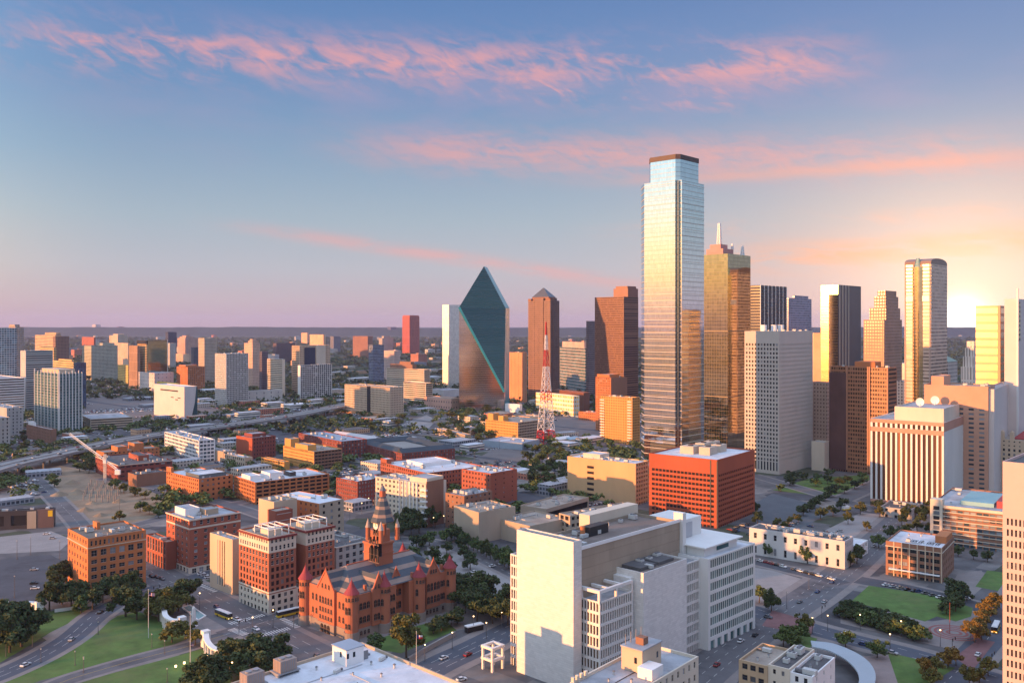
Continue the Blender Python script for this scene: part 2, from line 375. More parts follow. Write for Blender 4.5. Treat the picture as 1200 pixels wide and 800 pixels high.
# rooftop plant, a few shared shapes
def _ac(n):
    b = MB()
    if n == 0:
        b.box(-1.6, 1.6, -1.1, 1.1, .3, 2.0); b.cyl(-.7, 0, .6, .6, 2.0, 2.35, 10, 1); b.cyl(.8, 0, .6, .6, 2.0, 2.35, 10, 1); b.box(-1.4, 1.4, -.9, -.6, 0, .3, 1); b.box(-1.4, 1.4, .6, .9, 0, .3, 1)
    elif n == 1:
        b.box(-.9, .9, -.9, .9, .2, 1.5); b.cyl(0, 0, .6, .55, 1.5, 1.8, 10, 1); b.box(-.8, .8, -.8, .8, 0, .2, 1)
    elif n == 2:
        b.box(-2.6, 1.2, -.9, .9, .3, 1.7); b.box(1.2, 3.4, -.5, .5, .5, 1.2, 1); b.box(3.0, 3.4, -.5, .5, 0, .5, 1); b.box(-2.2, -1.8, -.8, .8, 0, .3, 1); b.box(.6, 1.0, -.8, .8, 0, .3, 1)
    else:
        b.cyl(0, 0, .35, .35, 0, 1.1, 8); b.cyl(0, 0, .55, .3, 1.1, 1.4, 8, 1)
    return b
ACM = None
def roof_units(root, x0, x1, y0, y1, z, n, seed):
    global ACM
    if ACM is None:
        ACM = [_ac(i).mesh('air_conditioner' if i < 3 else 'roof_vent', [mat('unit_metal', (.52, .52, .5), .5, .2), mat('unit_dark', (.16, .16, .17), .6)]) for i in range(4)]
    r = random.Random(seed); used = []
    for i in range(n):
        for _ in range(20):
            x = r.uniform(x0+3, x1-3) if x1-x0 > 7 else (x0+x1)/2; y = r.uniform(y0+3, y1-3) if y1-y0 > 7 else (y0+y1)/2
            if all((x-a)**2+(y-b)**2 > 25 for a, b in used): break
        else: continue
        used.append((x, y)); k = r.choice((0, 0, 1, 2, 3, 3))
        link('air_conditioner' if k < 3 else 'roof_vent', ACM[k], root, (x, y, z), r.choice((0, math.pi/2)), r.uniform(.9, 1.3))
GLD = lambda: glass('dark_glass', (.022, .026, .032))
FRW = lambda: mat('window_frame', (.42, .40, .37), .6)
def building(name, label, cat, sp, wall, sl=None, sr=None, a=43.0, roof=None, gm=None, fm=None, near=None, par=.9, units=0, pent=None, group=None, walls=None, minL=6, minR=6, cap=None):
    c, rz, R, L, H = spec(*sp, a=a)
    R, L = max(R, minR), max(L, minL)
    root = thing(name, label, cat, c, rz, group)
    mb, rf, wins = MB(), MB(), []
    if near is None: near = c.y < 560
    block(mb, rf, wins, 0, R, 0, L, -1.0, H, sl, sr, 0, par)
    mats = [wall] + list(walls or [])
    mb.build('wall', mats, root)
    rm = roof or mat('gravel_roof', (.25, .245, .24), .95, .25, scale=.12)
    rf.build('roof', rm, root)
    place_windows(root, wins, gm or GLD(), fm or FRW(), near)
    if pent:                                        # penthouse box on the roof: fractions of R and L, and height
        for (fx0, fx1, fy0, fy1, ph, *pm) in pent:
            b, r2 = MB(), MB()
            block(b, r2, [], R*fx0, R*fx1, L*fy0, L*fy1, H-par+.01, H+ph, None, None, 0, .4, .25)
            o = b.build('penthouse', pm[0] if pm else wall, root); r2.build('roof', rm, o)
    if cap:                                         # cornice
        b = MB(); o_, h_ = cap[0], cap[1]; z = H-h_-cap[3] if len(cap) > 3 else H-h_
        for bx in ((-o_, R+o_, -o_, -.003), (-o_, -.003, -.003, L+o_)): b.box(*bx, z, z+h_)
        b.build('cornice', cap[2], root)
    if units: roof_units(root, 1, R-1, 1, L-1, H-par, int(units*1.8)+1, hash_(name, sp))
    if units and c.y < 720 and min(R, L) > 12:      # ducts and pipe runs lying on the roof
        r = random.Random(int(H*100)); zr = H-par
        for i in range(2+units//3):
            b = MB(); s_ = r.choice((.35, .5, .9)); x, y = r.uniform(2, R-2), r.uniform(2, L-2)
            if r.random() < .5: b.box(x, min(x+r.uniform(4, R*.5), R-.8), y, y+s_, zr+.1, zr+.1+s_)
            else: b.box(x, x+s_, y, min(y+r.uniform(4, L*.5), L-.8), zr+.1, zr+.1+s_)
            b.build('duct', mat('duct_metal', (.42,.42,.41), .5, .2), root)
    return root, R, L, H
def hash_(n, sp): return int(sum(ord(ch)*(i+1) for i, ch in enumerate(n)) + sum(sp)*7)
# ---------------------------------------------------------------- wall colours
brick = mat('red_brick', (.33, .10, .06), .85, .2, streak=.3)
brick_d = mat('dark_red_brick', (.22, .06, .045), .85, .2, streak=.3)
brick_o = mat('orange_brick', (.47, .17, .065), .85, .16, streak=.3)
brick_b = mat('brown_brick', (.27, .14, .09), .85, .2, streak=.3)
ochre = mat('ochre_stucco', (.58, .30, .09), .85, .14, streak=.3)
sand = mat('sand_stone', (.55, .42, .30), .85, .12, streak=.25)
tan_c = mat('tan_concrete', (.43, .34, .25), .88, .14, streak=.25)
cream = mat('cream_stone', (.62, .54, .43), .85, .12, streak=.25)
white_s = mat('white_stone', (.72, .70, .66), .7, .09, streak=.25)
white_p = mat('white_paint', (.78, .77, .75), .6, .1, streak=.25)
grey_c = mat('grey_concrete', (.40, .385, .36), .88, .16, streak=.25)
dk = mat('dark_cladding', (.06, .05, .05), .5, .2)
brown_m = mat('brown_granite', (.20, .085, .055), .35, .15)
red_p = mat('red_brick_painted', (.37, .085, .038), .8, .14, streak=.3)
trim_r = mat('dark_red_trim', (.20, .04, .035), .7)
roof_w = mat('white_membrane_roof', (.60, .61, .63), .8, .30, scale=.07)
roof_g = mat('grey_membrane_roof', (.36, .37, .385), .85, .38, scale=.07)
roof_t = mat('tan_gravel_roof', (.34, .285, .23), .95, .36, scale=.07)
roof_d = mat('dark_bitumen_roof', (.11, .105, .105), .9, .3, scale=.12)
roof_b = mat('blue_grey_metal_roof', (.30, .36, .42), .45, .12)
lightgl = glass('pale_glass', (.05, .08, .10), (.34, .36, .38), .45)
tealgl = glass('teal_glass', (.03, .075, .085), (.16, .24, .25), .35, .1)
browngl = glass('bronze_glass', (.05, .028, .018), (.26, .15, .09), .3, .15)
darkgl = GLD()
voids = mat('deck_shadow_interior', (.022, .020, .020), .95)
frw = FRW(); frd = mat('dark_frame', (.08, .08, .085), .5); frwh = mat('white_frame', (.7, .69, .66), .6)
B = building
# ---------------------------------------------------------------- left foreground: around the plaza
root, R, L, H = B('brick_warehouse', 'square orange brick warehouse of seven storeys beside the grassy plaza', 'building', (79.5, 103, 171, 631, 699), brick_o,
  [(0,.16,(4.6,4,.45,.6),0),(.16,.68,(4.6,3.7,.36,.5),0),(.68,1,(4.6,4.4,.36,.42),0)], [(0,.16,(4.4,4,.66,.66),0),(.16,.66,(4.4,3.6,.62,.56),0),(.66,.82,(4.4,4.6,.62,.64),0),(.82,1,(2.2,5,.46,.46),0)], a=47, roof=mat('brown_gravel_roof', (.22,.17,.13), .95, .3, scale=.07), units=4, cap=(.35,.5,sand,4.9), gm=darkgl, fm=frw)
b = MB(); b.box(R*.40, R*.46, L*.7, L*.9, H-.9, H+3); b.build('elevator_house', brick_o, root)
root, R, L, H = B('brick_office', 'deep red brick office with a pale cornice line across the street from the warehouse', 'building', (195, 222, 282, 609, 672), brick,
  [(0,.14,(4,4,.6,.6),1),(.14,.82,(6,3.6,.34,.5),0),(.82,.85,None,1),(.85,1,(3.4,4,.42,.6),0)], [(0,.14,(4.5,4,.6,.6),1),(.14,.82,(6,3.6,.34,.5),0),(.82,.85,None,1),(.85,1,(4.5,4,.42,.55),0)], a=45, roof=roof_g, walls=[cream], units=3, fm=frwh, cap=(.4,.7,cream),
  pent=[(.12,.40,.45,.9,3.6,white_p),(.45,.7,.3,.6,2.4,tan_c)])
B('brick_annex', 'low red brick annex with arched shopfronts against the deep red office', 'building', (171.5, 195, 199, 635, 668), brick, (4, 8, .55, .8), None, a=45, roof=roof_t, units=1, fm=frwh)
B('records_annex', 'narrow windowless beige stone block with four dark vertical slots beside the hotel', 'building', (246, 272.5, 281, 632, 697), sand, None, None, a=43, roof=roof_g, units=2)
# slots of the narrow block are long vertical windows
root = bpy.data.objects['records_annex']; mb = MB()
_, _, R_, L_, H_ = spec(246, 272.5, 281, 632, 697)
for i in range(4): pane_o = MB(); pane_o.box(-.06, .2, L_*(.33+.1*i), L_*(.33+.1*i)+.7, 3, H_-2.4); pane_o.build('window', darkgl, root)
# ---------------------------------------------------------------- the tall hotel in red brick and stone
c, rz, R, L, H = spec(280, 315, 392, 630, 719, a=43)
root = thing('brick_hotel', 'ten storey red brick hotel with stone base, stone top and two wings', 'building', c, rz)
mb, rf, wins = MB(), MB(), []
sL = [(0,.1,(3.5,4,.5,.6),1),(.1,.27,(3.5,3.6,.4,.5),1),(.27,.80,(3.0,3.6,.5,.66),0),(.80,1,(2.2,4,.5,.55),1)]
sR = [(0,.1,(3.5,4,.6,.6),1),(.1,.27,(3.5,3.6,.5,.6),1),(.27,.80,(2.9,3.6,.6,.66),0),(.80,1,(2.4,4,.56,.58),1)]
hb = mat('hotel_brick', (.34,.12,.07), .85, .2, streak=.3)
block(mb, rf, wins, 0, R*.40, 0, L, -1, H, sL, sR)
block(mb, rf, wins, R*.40+.004, R*.55, 9, L, -1, H-1.5, None, (3.5, 3.6, .5, .55), 1)
block(mb, rf, wins, R*.55+.008, R, 0, L*.9, -1, H, [(0,.27,None,1),(.27,.8,None,0),(.8,1,None,1)], sR)
block(mb, rf, wins, R*.40+.004, R*.55+.004, .5, 8.996, -1, H*.25, None, (3, 4, .7, .6), 1)
mb.build('wall', [hb, cream], root); rf.build('roof', roof_t, root); place_windows(root, wins, glass('hotel_glass', (.02,.024,.03), (.2,.2,.2), .2), frwh, True)
b = MB()
for x0, x1, y1 in ((0, R*.40, L), (R*.55, R, L*.9)):
    b.box(x0-.7, x1+.3, -.7, -.003, H-1.2, H-.2); b.box(x0-.7, x0-.003, -.003, y1, H-1.2, H-.2)
b.build('cornice', trim_r, root)
b = MB()
for x0, x1, y1 in ((0, R*.40, L), (R*.55, R, L*.9)): b.box(x0-.25, x1, -.25, -.003, H*.265, H*.285); b.box(x0-.25, x0-.003, -.003, y1, H*.265, H*.285)
b.build('string_course', cream, root)
for x0, x1 in ((R*.06, R*.36), (R*.60, R*.95)):       # open steel frames with plant on both wings
    b = MB(); ys = (L*.15, L*.6); zt = H+3.4
    for y in ys:
        for i in range(4): xx = x0+(x1-x0)*i/3; b.bar((xx, y, H-.9), (xx, y, zt), .35)
        b.bar((x0, y, zt), (x1, y, zt), .35)
    for i in range(4): xx = x0+(x1-x0)*i/3; b.bar((xx, ys[0], zt), (xx, ys[1], zt), .35)
    b.build('plant_frame', white_p, root)
    b = MB(); b.box(x0+1.5, x1-2.5, ys[0]+2, ys[1]-3, H-.9, H+2); b.build('cooling_plant', cream, root)
roof_units(root, R*.05, R*.38, L*.6, L, H-.9, 3, 5)
B('stone_annex', 'grey stone block with paired tall windows behind the hotel', 'building', (352, 394, 436, 641, 690), mat('grey_stone', (.42,.40,.36),.85,.14), None, (4.6, 4.2, .5, .62), a=43, roof=roof_d, units=5, gm=darkgl, fm=frw, cap=(.3,.6,cream), minL=40)
B('tan_block', 'plain tan block standing between the hotel and the long white roof', 'building', (303, 321, 348, 588, 640), sand, None, None, a=43, roof=roof_t, units=2)
B('brick_stair_block', 'small red brick roof block with pale bands in front of the plain tan block', 'building', (313.5, 323, 343, 599, 645), brick, None, (None, 4.5, 1, .12), a=43, roof=roof_t, gm=frwh, units=1, par=.5)
root, R, L, H = B('long_warehouse', 'long orange brick warehouse with a white sloping metal roof and grey stone end', 'building', (321, 374, 403, 590, 634), brick_o, (5, 3.6, .3, .45), [(0,1,(6,4,.3,.45),1)], a=38, roof=mat('white_metal_roof', (.72,.74,.76), .35, .08), walls=[tan_c], units=2, par=.3)
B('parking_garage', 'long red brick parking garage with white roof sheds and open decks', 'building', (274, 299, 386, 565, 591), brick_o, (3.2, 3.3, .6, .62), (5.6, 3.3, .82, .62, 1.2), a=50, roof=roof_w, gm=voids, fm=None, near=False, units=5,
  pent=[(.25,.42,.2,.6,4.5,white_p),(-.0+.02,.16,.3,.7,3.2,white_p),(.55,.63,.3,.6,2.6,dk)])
B('brick_loft', 'orange brick loft building with rows of small windows left of the parking garage', 'building', (195, 233, 273, 561, 588), brick_o, (3.2, 3.5, .42, .5), (5, 3.6, .4, .45), a=43, roof=roof_w, units=4, pent=[(.0,.08,.85,1,4),(.1,.9,.1,.5,2.2,mat('dark_ridge_roof',(.10,.12,.13),.6))], near=False)
B('brick_apartments', 'dark red brick block with rows of white-framed windows behind the clock tower', 'building', (394, 419, 455, 564, 592), brick_d, (2.8, 3.3, .42, .5), (3, 3.3, .42, .5), a=43, roof=roof_w, units=7, fm=frwh, near=True, gm=lightgl)
# white office with balconies
root, R, L, H = B('balcony_office', 'cream office slab with white balcony fins and a brown end wall beside leafy trees', 'building', (440, 499, 523, 567, 618), cream,
  [(0,1,(4.2,3.7,.5,.5),0)], None, a=38, roof=roof_g, walls=[brick_b], units=5, fm=frwh, near=True, pent=[(.1,.9,.02,.35,3.5)])
b = MB(); b.box(R*.02, R*.84, -.5, -.004, -1, H+1.5); b.build('end_wall', brick_b, root)
for i in range(7): b = MB(); z = 2+i*(H-3)/7; b.box(-1.6, R*.02, -1.3, 4.5, z, z+1.1); b.build('balcony', white_p, root)
for i in range(6): b = MB(); b.box(-.9, -.004, L*(.15+.07*i), L*(.15+.07*i)+.5, 2, H); b.build('fin', white_p, root)
# brick complex right of it
B('brick_complex', 'red brick block with bright white roof and white window heads, west of the courtyard building', 'building', (446, 500, 568, 554, 582), brick, (3.2, 3.4, .45, .55), (3, 3.4, .4, .5), a=52, roof=roof_w, units=8, fm=frwh, near=False, pent=[(.0,.12,.86,1,3.5),(.3,.8,.45,.8,2.2,white_p)])
B('brick_hall', 'red brick hall with a pale string line and white roof, joined to the brick complex', 'building', (541, 575, 606, 554.5, 592), brick, (3.5, 3.8, .4, .45), (9, 3.8, .12, .3), a=43, roof=roof_w, units=4, near=False)
B('brown_brick_block', 'brown brick block with small dormers before the red brick hall', 'building', (522, 544, 577, 581, 622), brick_b, (4, 3.6, .3, .3), (4.5, 3.6, .4, .4), a=43, roof=roof_g, units=5, near=False)
B('courtyard_building', 'brick block around a court with long dark pitched roofs', 'building', (420, 471, 533, 531, 546), brick_d, (3.4, 3.4, .4, .55), (3.4, 3.4, .4, .55), a=55, roof=mat('court_floor',(.30,.27,.24),.9), near=False, gm=lightgl)
# low tan jail-like blocks behind the white courthouse
B('tan_hall', 'low windowless tan concrete hall behind a row of street trees', 'building', (532, 561, 604, 600, 636), tan_c, None, None, a=52, roof=roof_t, units=5)
B('tan_annex', 'low tan concrete annex with plain walls between the tan hall and the white courthouse', 'building', (581, 621, 667, 616, 640), tan_c, None, None, a=47, roof=roof_t, units=2)
B('tan_deck', 'long low tan roofed wing with a dark strip of openings behind the tan annex', 'building', (610, 640, 690, 596, 612), tan_c, None, (None, 8, 1, .45, 1.2), a=38, roof=roof_t, gm=voids, units=4)
B('tan_parking_deck', 'tan two level parking deck with square openings behind the white courthouse', 'building', (655, 668, 742, 604, 634), tan_c, (4, 4, .7, .6, 1), (4.5, 4, .68, .5, 1), a=52, roof=roof_t, gm=voids, units=2)
# ---------------------------------------------------------------- red and orange blocks in the middle
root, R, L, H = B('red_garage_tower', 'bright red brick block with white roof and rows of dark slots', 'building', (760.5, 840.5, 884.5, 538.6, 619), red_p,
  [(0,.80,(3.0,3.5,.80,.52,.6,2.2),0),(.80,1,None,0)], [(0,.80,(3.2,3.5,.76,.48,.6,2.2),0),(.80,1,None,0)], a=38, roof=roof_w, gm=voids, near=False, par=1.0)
for i, (fx, fy, w_, d_, h_) in enumerate(((.30,.52,.20,.2,5.2),(.34,.30,.2,.16,5.2),(.58,.52,.2,.14,5.6),(.80,.5,.16,.16,5.6),(.62,.3,.16,.14,5.2))):
    b = MB(); b.box(R*fx, R*(fx+w_), L*fy, L*(fy+d_), H-1, H+h_-.6); b.cyl(R*(fx+w_/2), L*(fy+d_/2), 2, 2.2, H+h_-.6, H+h_, 12, 1); b.build('cooling_tower', [mat('cooling_tower_metal',(.5,.42,.33),.6), dk], root)
b = MB(); b.box(-.35, .35, -.35, .35, -1, H-1.2); b.build('corner_slot', dk, root)
b = MB(); b.box(-.3, -.004, 4.6, 5.4, 0, H-.6); b.build('facade_slot', dk, root)
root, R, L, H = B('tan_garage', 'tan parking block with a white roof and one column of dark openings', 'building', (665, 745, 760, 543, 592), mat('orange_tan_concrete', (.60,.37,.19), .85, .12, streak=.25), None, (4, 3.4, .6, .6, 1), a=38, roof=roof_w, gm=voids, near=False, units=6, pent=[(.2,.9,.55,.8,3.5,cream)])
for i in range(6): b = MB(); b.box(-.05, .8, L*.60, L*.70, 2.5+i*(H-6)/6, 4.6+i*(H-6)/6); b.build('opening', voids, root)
b = MB()
B('orange_tower', 'orange apartment tower with white balcony edges, the slimmer and farther of a pair', 'building', (698, 716, 735, 442.5, 506), brick_o, [(0,1,(3,3.2,.5,.5),0)], [(0,1,None,1)], a=50, roof=roof_t, walls=[brick_b], near=False, units=1, pent=[(.0,.6,.1,.9,4)])
B('balcony_tower', 'broad ochre apartment tower with white balcony slabs beside the glass skyscraper', 'building', (704, 741, 750, 466, 521), ochre, (3.4, 3.1, .45, .5), (3.4, 3.1, .6, .5), a=43, roof=roof_t, near=False, units=2, gm=browngl)
root = bpy.data.objects['balcony_tower']; _, _, R_, L_, H_ = spec(704, 741, 750, 466, 521)
for i in range(15): b = MB(); z = 4+i*(H_-6)/15; b.box(-1.3, -.004, L_*.88, L_+.6, z, z+.9); b.box(-1.3, -.004, L_*.02, L_*.14, z, z+.9); b.build('balcony', white_p, root)
B('orange_shed', 'low orange brick hall at the foot of the ochre tower', 'building', (678, 704, 712, 484, 494), brick_o, (4, 4, .4, .4), None, a=43, roof=roof_t, near=False, units=2)
root, R, L, H = B('ochre_building', 'bright ochre building with stepped roof towers behind the blue sheds', 'building', (569, 607, 645, 495, 517), ochre, (2.6, 3.4, .42, .45), [(0,1,(3,3.2,.9,.5,1),1)], a=43, roof=roof_t, walls=[tan_c], gm=voids, near=False, units=3, pent=[(.05,.2,.5,.65,6),(.02,.2,.78,.95,8)])
B('blue_roof_shed', 'low shed with a pale blue roof and a yellow drum end below the ochre building', 'building', (566, 612, 632, 519, 527), roof_b, None, None, a=30, roof=roof_b, near=False, units=1)
B('tan_pavilion', 'low rounded tan pavilion by the trees west of the blue sheds', 'building', (512, 545, 552, 509, 516), tan_c, (3, 4, .3, .4), None, a=60, roof=roof_g, near=False)
# barn-roofed hall and flat brick block
B('flat_brick_block', 'flat brick block with grey roof behind the ochre parking block', 'building', (350, 400, 430, 517, 538), brick_d, (3.4, 3.6, .4, .5), (3.6, 3.6, .45, .6), a=50, roof=roof_b, near=False, units=6, gm=lightgl)
B('ochre_parking', 'ochre parking block with small square windows and an open brown deck side', 'building', (332, 368, 401, 529, 551), ochre, (2.5, 3.2, .5, .42), [(0,1,(4,3.2,.9,.5,1),1)], a=47, roof=roof_t, walls=[brick_b], gm=voids, near=False, units=2, pent=[(.0,.3,.2,.6,5),(.0,.3,.75,.95,8)])
B('ochre_low_block', 'low ochre block with two rows of slots beside the ochre parking block', 'building', (306, 333, 336, 541, 553), ochre, (3, 3.4, .8, .42), None, a=45, roof=roof_t, near=False, gm=voids)
root, R, L, H = B('red_brick_block', 'red brick block with one blazing orange blank end wall', 'building', (277, 296, 323, 513, 538), brick_d, None, (3.4, 3.8, .35, .5), a=43, roof=roof_g, near=False, units=3, pent=[(.2,.8,.3,.8,3)])
b = MB(); b.box(-.3, -.004, .2, L-.2, 0, H-.2); b.build('end_wall', red_p, root)
B('white_low_office', 'white glazed low office with square bays by the highway', 'building', (193, 233, 252, 516, 541), white_p, (4.2, 4, .82, .62), (4, 4, .8, .62), a=50, roof=roof_b, near=False, units=5, gm=lightgl)
B('brick_mill', 'old orange brick mill with stepped blocks and a water tank behind the crane', 'building', (113, 122, 187, 530, 548), brick_o, (3, 3.6, .3, .4), (4, 3.6, .36, .4), a=47, roof=roof_t, near=False, units=2, pent=[(.25,.42,.1,.9,4),(.55,.72,.1,.9,6)])
B('brick_mill_house', 'long dark red brick mill with pale cornice in front of the highway', 'building', (112, 139, 202, 545, 565), brick_d, (5, 4, .3, .4), (5, 4, .7, .35), a=50, roof=roof_d, near=False, units=6, cap=(.3,.6,cream), pent=[(.5,.7,.3,.7,4,brick)])
B('brick_shed', 'low brown brick shed beside the building site', 'building', (150, 160, 196, 556, 571), brick_b, None, None, a=43, roof=roof_d, near=False, units=3)
B('orange_shop_row', 'low pale orange shop row with white roofs in front of the red end wall', 'building', (253, 287, 296, 536, 546), sand, (4, 4, .5, .5), None, a=43, roof=roof_w, near=False, units=3)
B('tan_shop', 'low tan shop with stepped roof north of the shop row', 'building', (244, 262, 277, 529, 541), tan_c, None, (5, 4, .4, .4), a=43, roof=roof_g, near=False, units=2)
B('corner_brick_shop', 'small brown brick shop with a white tank, in front of the tall teal apartment tower', 'building', (31, 60, 64, 503, 520), brick_b, (5, 4, .3, .4), None, a=43, roof=roof_g, near=False, pent=[(.1,.5,.7,.95,4,white_p)])
B('curved_garage', 'curved pale concrete parking garage with open decks behind the orange mill', 'building', (93, 106, 156, 491, 504), sand, (4, 3.2, .9, .5, 1), (None, 3.2, 1, .45, 1), a=55, roof=roof_g, near=False, gm=voids)
root, R, L, H = B('hall_with_sign', 'low dark brown hall with a yellow square sign beside the rail yard', 'building', (-90, -20, 63, 600, 622), dk, None, [(0,1,(14,12,.7,.5,.4),0)], a=74, roof=roof_g, near=False, units=6, gm=voids)
b = MB(); b.box(R*.76, R-.0, -.3, -.004, 0, H); b.build('panel', mat('brown_panel', (.16,.10,.085), .7), root)
b = MB(); b.box(R*.62, R*.75, -.5, -.004, 0, H-1); b.build('panel', tan_c, root)
b = MB(); b.box(R*.92, R*.985, -.6, -.31, H*.60, H*.92); b.build('sign', mat('yellow_sign', (.85,.5,.02), .5), root)
# ---------------------------------------------------------------- right side
root, R, L, H = B('white_columned_block', 'white block with tall white ribs, dark glass strips and a pink granite base', 'building', (1020, 1106, 1139, 495.4, 603), white_s,
  [(0,.10,None,1),(.10,.86,(3.75,None,.62,1,.9),0),(.86,.91,None,1),(.91,.96,(3.75,None,.55,1,.9),0),(.96,1,None,1)], [(0,.1,None,1),(.10,.9,(3.6,None,.42,1,.9),0),(.9,1,None,1)], a=38, roof=roof_g, walls=[mat('pink_granite',(.48,.25,.18),.6)], gm=glass('copper_glass', (.09,.04,.025), (.28,.12,.06), .3, .2), near=False, par=1.2, fm=None)
c2, r2 = MB(), MB(); block(c2, r2, [], R*.12, R*.92, L*.05, L*.72, H-1.19, H+9.5, None, None, 0, .8, .4); o = c2.build('penthouse', cream, root); r2.build('roof', roof_g, o)
for (fx, fy, rr) in ((.3,.45,3.2),(.55,.35,3.4)):       # dishes
    b = MB(); b.cyl(R*fx, L*fy, .4, .4, H+8.6, H+11, 8); o = b.build('dish_mount', white_p, root)
    b = MB(); n = 16
    for i in range(n):
        a0, a1 = 2*math.pi*i/n, 2*math.pi*(i+1)/n
        for (ra, rb, da, db) in ((0,.55,.9,.6),(.55,1,.6,0)):
            pts = [( -d*1.1, rr*q*math.cos(a), rr*q*math.sin(a)) for (a, q, d) in ((a0,ra,-da),(a1,ra,-da),(a1,rb,-db),(a0,rb,-db))]
            b.q(*pts)
    link('dish', b.mesh('dish', [white_p]), root, (R*fx, L*fy, H+12.5))
b = MB(); b.box(R*.75, R*.88, L*.1, L*.3, H+8.7, H+13.5); b.build('cooling_plant', white_p, root)
B('brown_side_block', 'narrow brown block tucked behind the white ribbed block', 'building', (1128, 1139, 1151, 512, 572), brick_b, None, (3, 3.6, .4, .6), a=38, roof=roof_b, near=False)
root, R, L, H = B('striped_apartments', 'wide brick loft block with pale bands, white window rows and a stone corner tower', 'building', (1091, 1200, 1216, 602, 650), brick_b,
  [(0,.93,(3.6,3.7,.82,.58,.3,.6),0),(.93,1,None,1)], None, a=36, roof=roof_g, walls=[cream], gm=lightgl, fm=frwh, near=False, units=4)
for i in range(9): b = MB(); z = H*(.07+.108*i); b.box(-.3, -.004, .2, L, z, z+.45); b.build('floor_band', cream, root)
b = MB(); b.box(-.8, 6, L-7, L+.4, -1, H+3.5); o = b.build('corner_tower', cream, root)
for i in range(7): b = MB(); b.box(-1.0, -.81, L-5.2, L-1.6, 3+i*(H-3)/7, 5.4+i*(H-3)/7); b.build('window', darkgl, o)
b = MB(); b.box(R*.2, R*.75, L*.35, L*.72, H-.89, H+1.6); b.build('roof_deck', mat('teal_roof',(.22,.42,.45),.5), root)
b = MB(); b.box(R*.2, R*.6, L*.05, L*.32, H-.89, H+3.6); b.build('penthouse', mat('red_penthouse',(.36,.07,.07),.7), root)
root, R, L, H = B('brick_storehouse', 'five storey brown brick storehouse with wide windows and lettering on its white roof', 'building', (1038, 1104, 1118, 642, 683), brick_b,
  [(0,.14,(6.2,5,.8,.7),0),(.14,.9,(6.2,3.6,.86,.58),0),(.9,1,None,0)], (4.5, 3.8, .34, .5), a=36, roof=roof_w, near=True, gm=darkgl, fm=frd, units=2, cap=(.2,.4,cream,2.6))
for i in range(7): b = MB(); y = L*.14*i; b.box(-.35, -.004, y, y+.6, 0, H); b.build('pilaster', sand, root)
b = MB(); b.box(-2.2, -.36, 1, L-2, 3.9, 4.3); b.build('awning', white_p, root)
b = MB(); b.box(R*.45, R*.95, L*.02, L*.22, H-.89, H+3); b.build('stair_house', brick_o, root)
b = MB(); x = .0                                         # worn dark painted letters lying on the roof
for i in range(11):
    if i == 5: continue
    y = L*.62-i*1.5
    b.box(R*.22, R*.46, y, y+.28, H-.86, H-.8); b.box(R*.22, R*.46, y+.72, y+1.0, H-.86, H-.8) if i % 3 else None
    b.box(R*.32, R*.37, y+.3, y+.7, H-.86, H-.8)
b.build('roof_lettering', mat('black_paint',(.03,.03,.035),.8), root)
root, R, L, H = B('white_station', 'long low white building with scattered small windows and a flat dark roof', 'building', (878, 990, 1000, 634, 667), mat('shade_toned_white', (.56,.54,.52), .7, .16, streak=.25), [(0,.5,(6.2,6,.26,.5),0),(.5,1,(6.2,6,.3,.4),0)], (3, 6, .4, .5), a=38, roof=roof_d, near=True, gm=darkgl, fm=frw, units=8)  # white wall toned down, its colour standing in for the missing shade
B('service_canopy', 'low white canopy roof with dark sides behind the long white building', 'building', (955, 1003, 1017, 641, 657), white_p, None, (6, 5, .7, .5, 1.5), a=38, roof=roof_w, near=False, gm=voids)
B('kiosk_building', 'small low grey shop building at the edge of the car park', 'building', (1032, 1068, 1078, 597, 609), grey_c, (6, 4, .3, .5), None, a=36, roof=roof_d, near=False, units=2)
root, R, L, H = B('stone_hotel', 'tan stone hotel with corner turrets and a red tiled roof', 'building', (1160, 1212, 1240, 517, 586), sand, [(0,.86,(4,3.8,.42,.55),0),(.86,1,(4,3,.3,.3),0)], (4, 3.8, .42, .5), a=43, roof=roof_t, near=False)
b = MB(); x0, x1, y0, y1 = R*.15, R*.85, L*.08, L*.55
b.q((x0,y0,H),(x1,y0,H),((x0+x1)/2,y0+6,H+8)); b.q((x1,y0,H),(x1,y1,H),((x0+x1)/2,y1-6,H+8),((x0+x1)/2,y0+6,H+8)); b.q((x1,y1,H),(x0,y1,H),((x0+x1)/2,y1-6,H+8)); b.q((x0,y1,H),(x0,y0,H),((x0+x1)/2,y0+6,H+8),((x0+x1)/2,y1-6,H+8))
b.box(x0, x1, y0, y1, H-.9, H); b.build('tiled_roof', mat('red_tiles',(.34,.05,.045),.7), root)
for fy in (.12, .5, .72, .92): b = MB(); b.box(.4, 3, L*fy-1.5, L*fy+1.5, H-.9, H+6); b.cyl(1.7, L*fy, 1.2, .3, H+6, H+7.5, 8); b.build('turret', sand, root)
root, R, L, H = B('pink_tower', 'tall pink stone tower with close rows of narrow dark windows, cut by the picture edge', 'building', (1175, 1268, 1300, 549, 880), mat('pink_stone',(.55,.39,.36),.7,.08), [(0,.80,(1.3,3.75,.5,.62,.5,1.0),0),(.80,1,None,0)], None, a=43, roof=roof_d, near=True, gm=darkgl, fm=frd, units=4)
# ---------------------------------------------------------------- mid and far towers (window rows are the pattern of each wall)
def far(col, win, bw=3.4, fh=3.6, wf=.55, hf=.5, **k):
    return pattern('facade_%02d' % len(MATS), col, win, bw, fh, wf, hf, **k)
DW = (.03, .035, .042)
C_ = dict(par=1.0, near=False)
def T(name, label, sp, m, a=43, **k): return B(name, label, k.pop('cat', 'tower'), sp, m, None, None, a=a, **{**C_, **k})
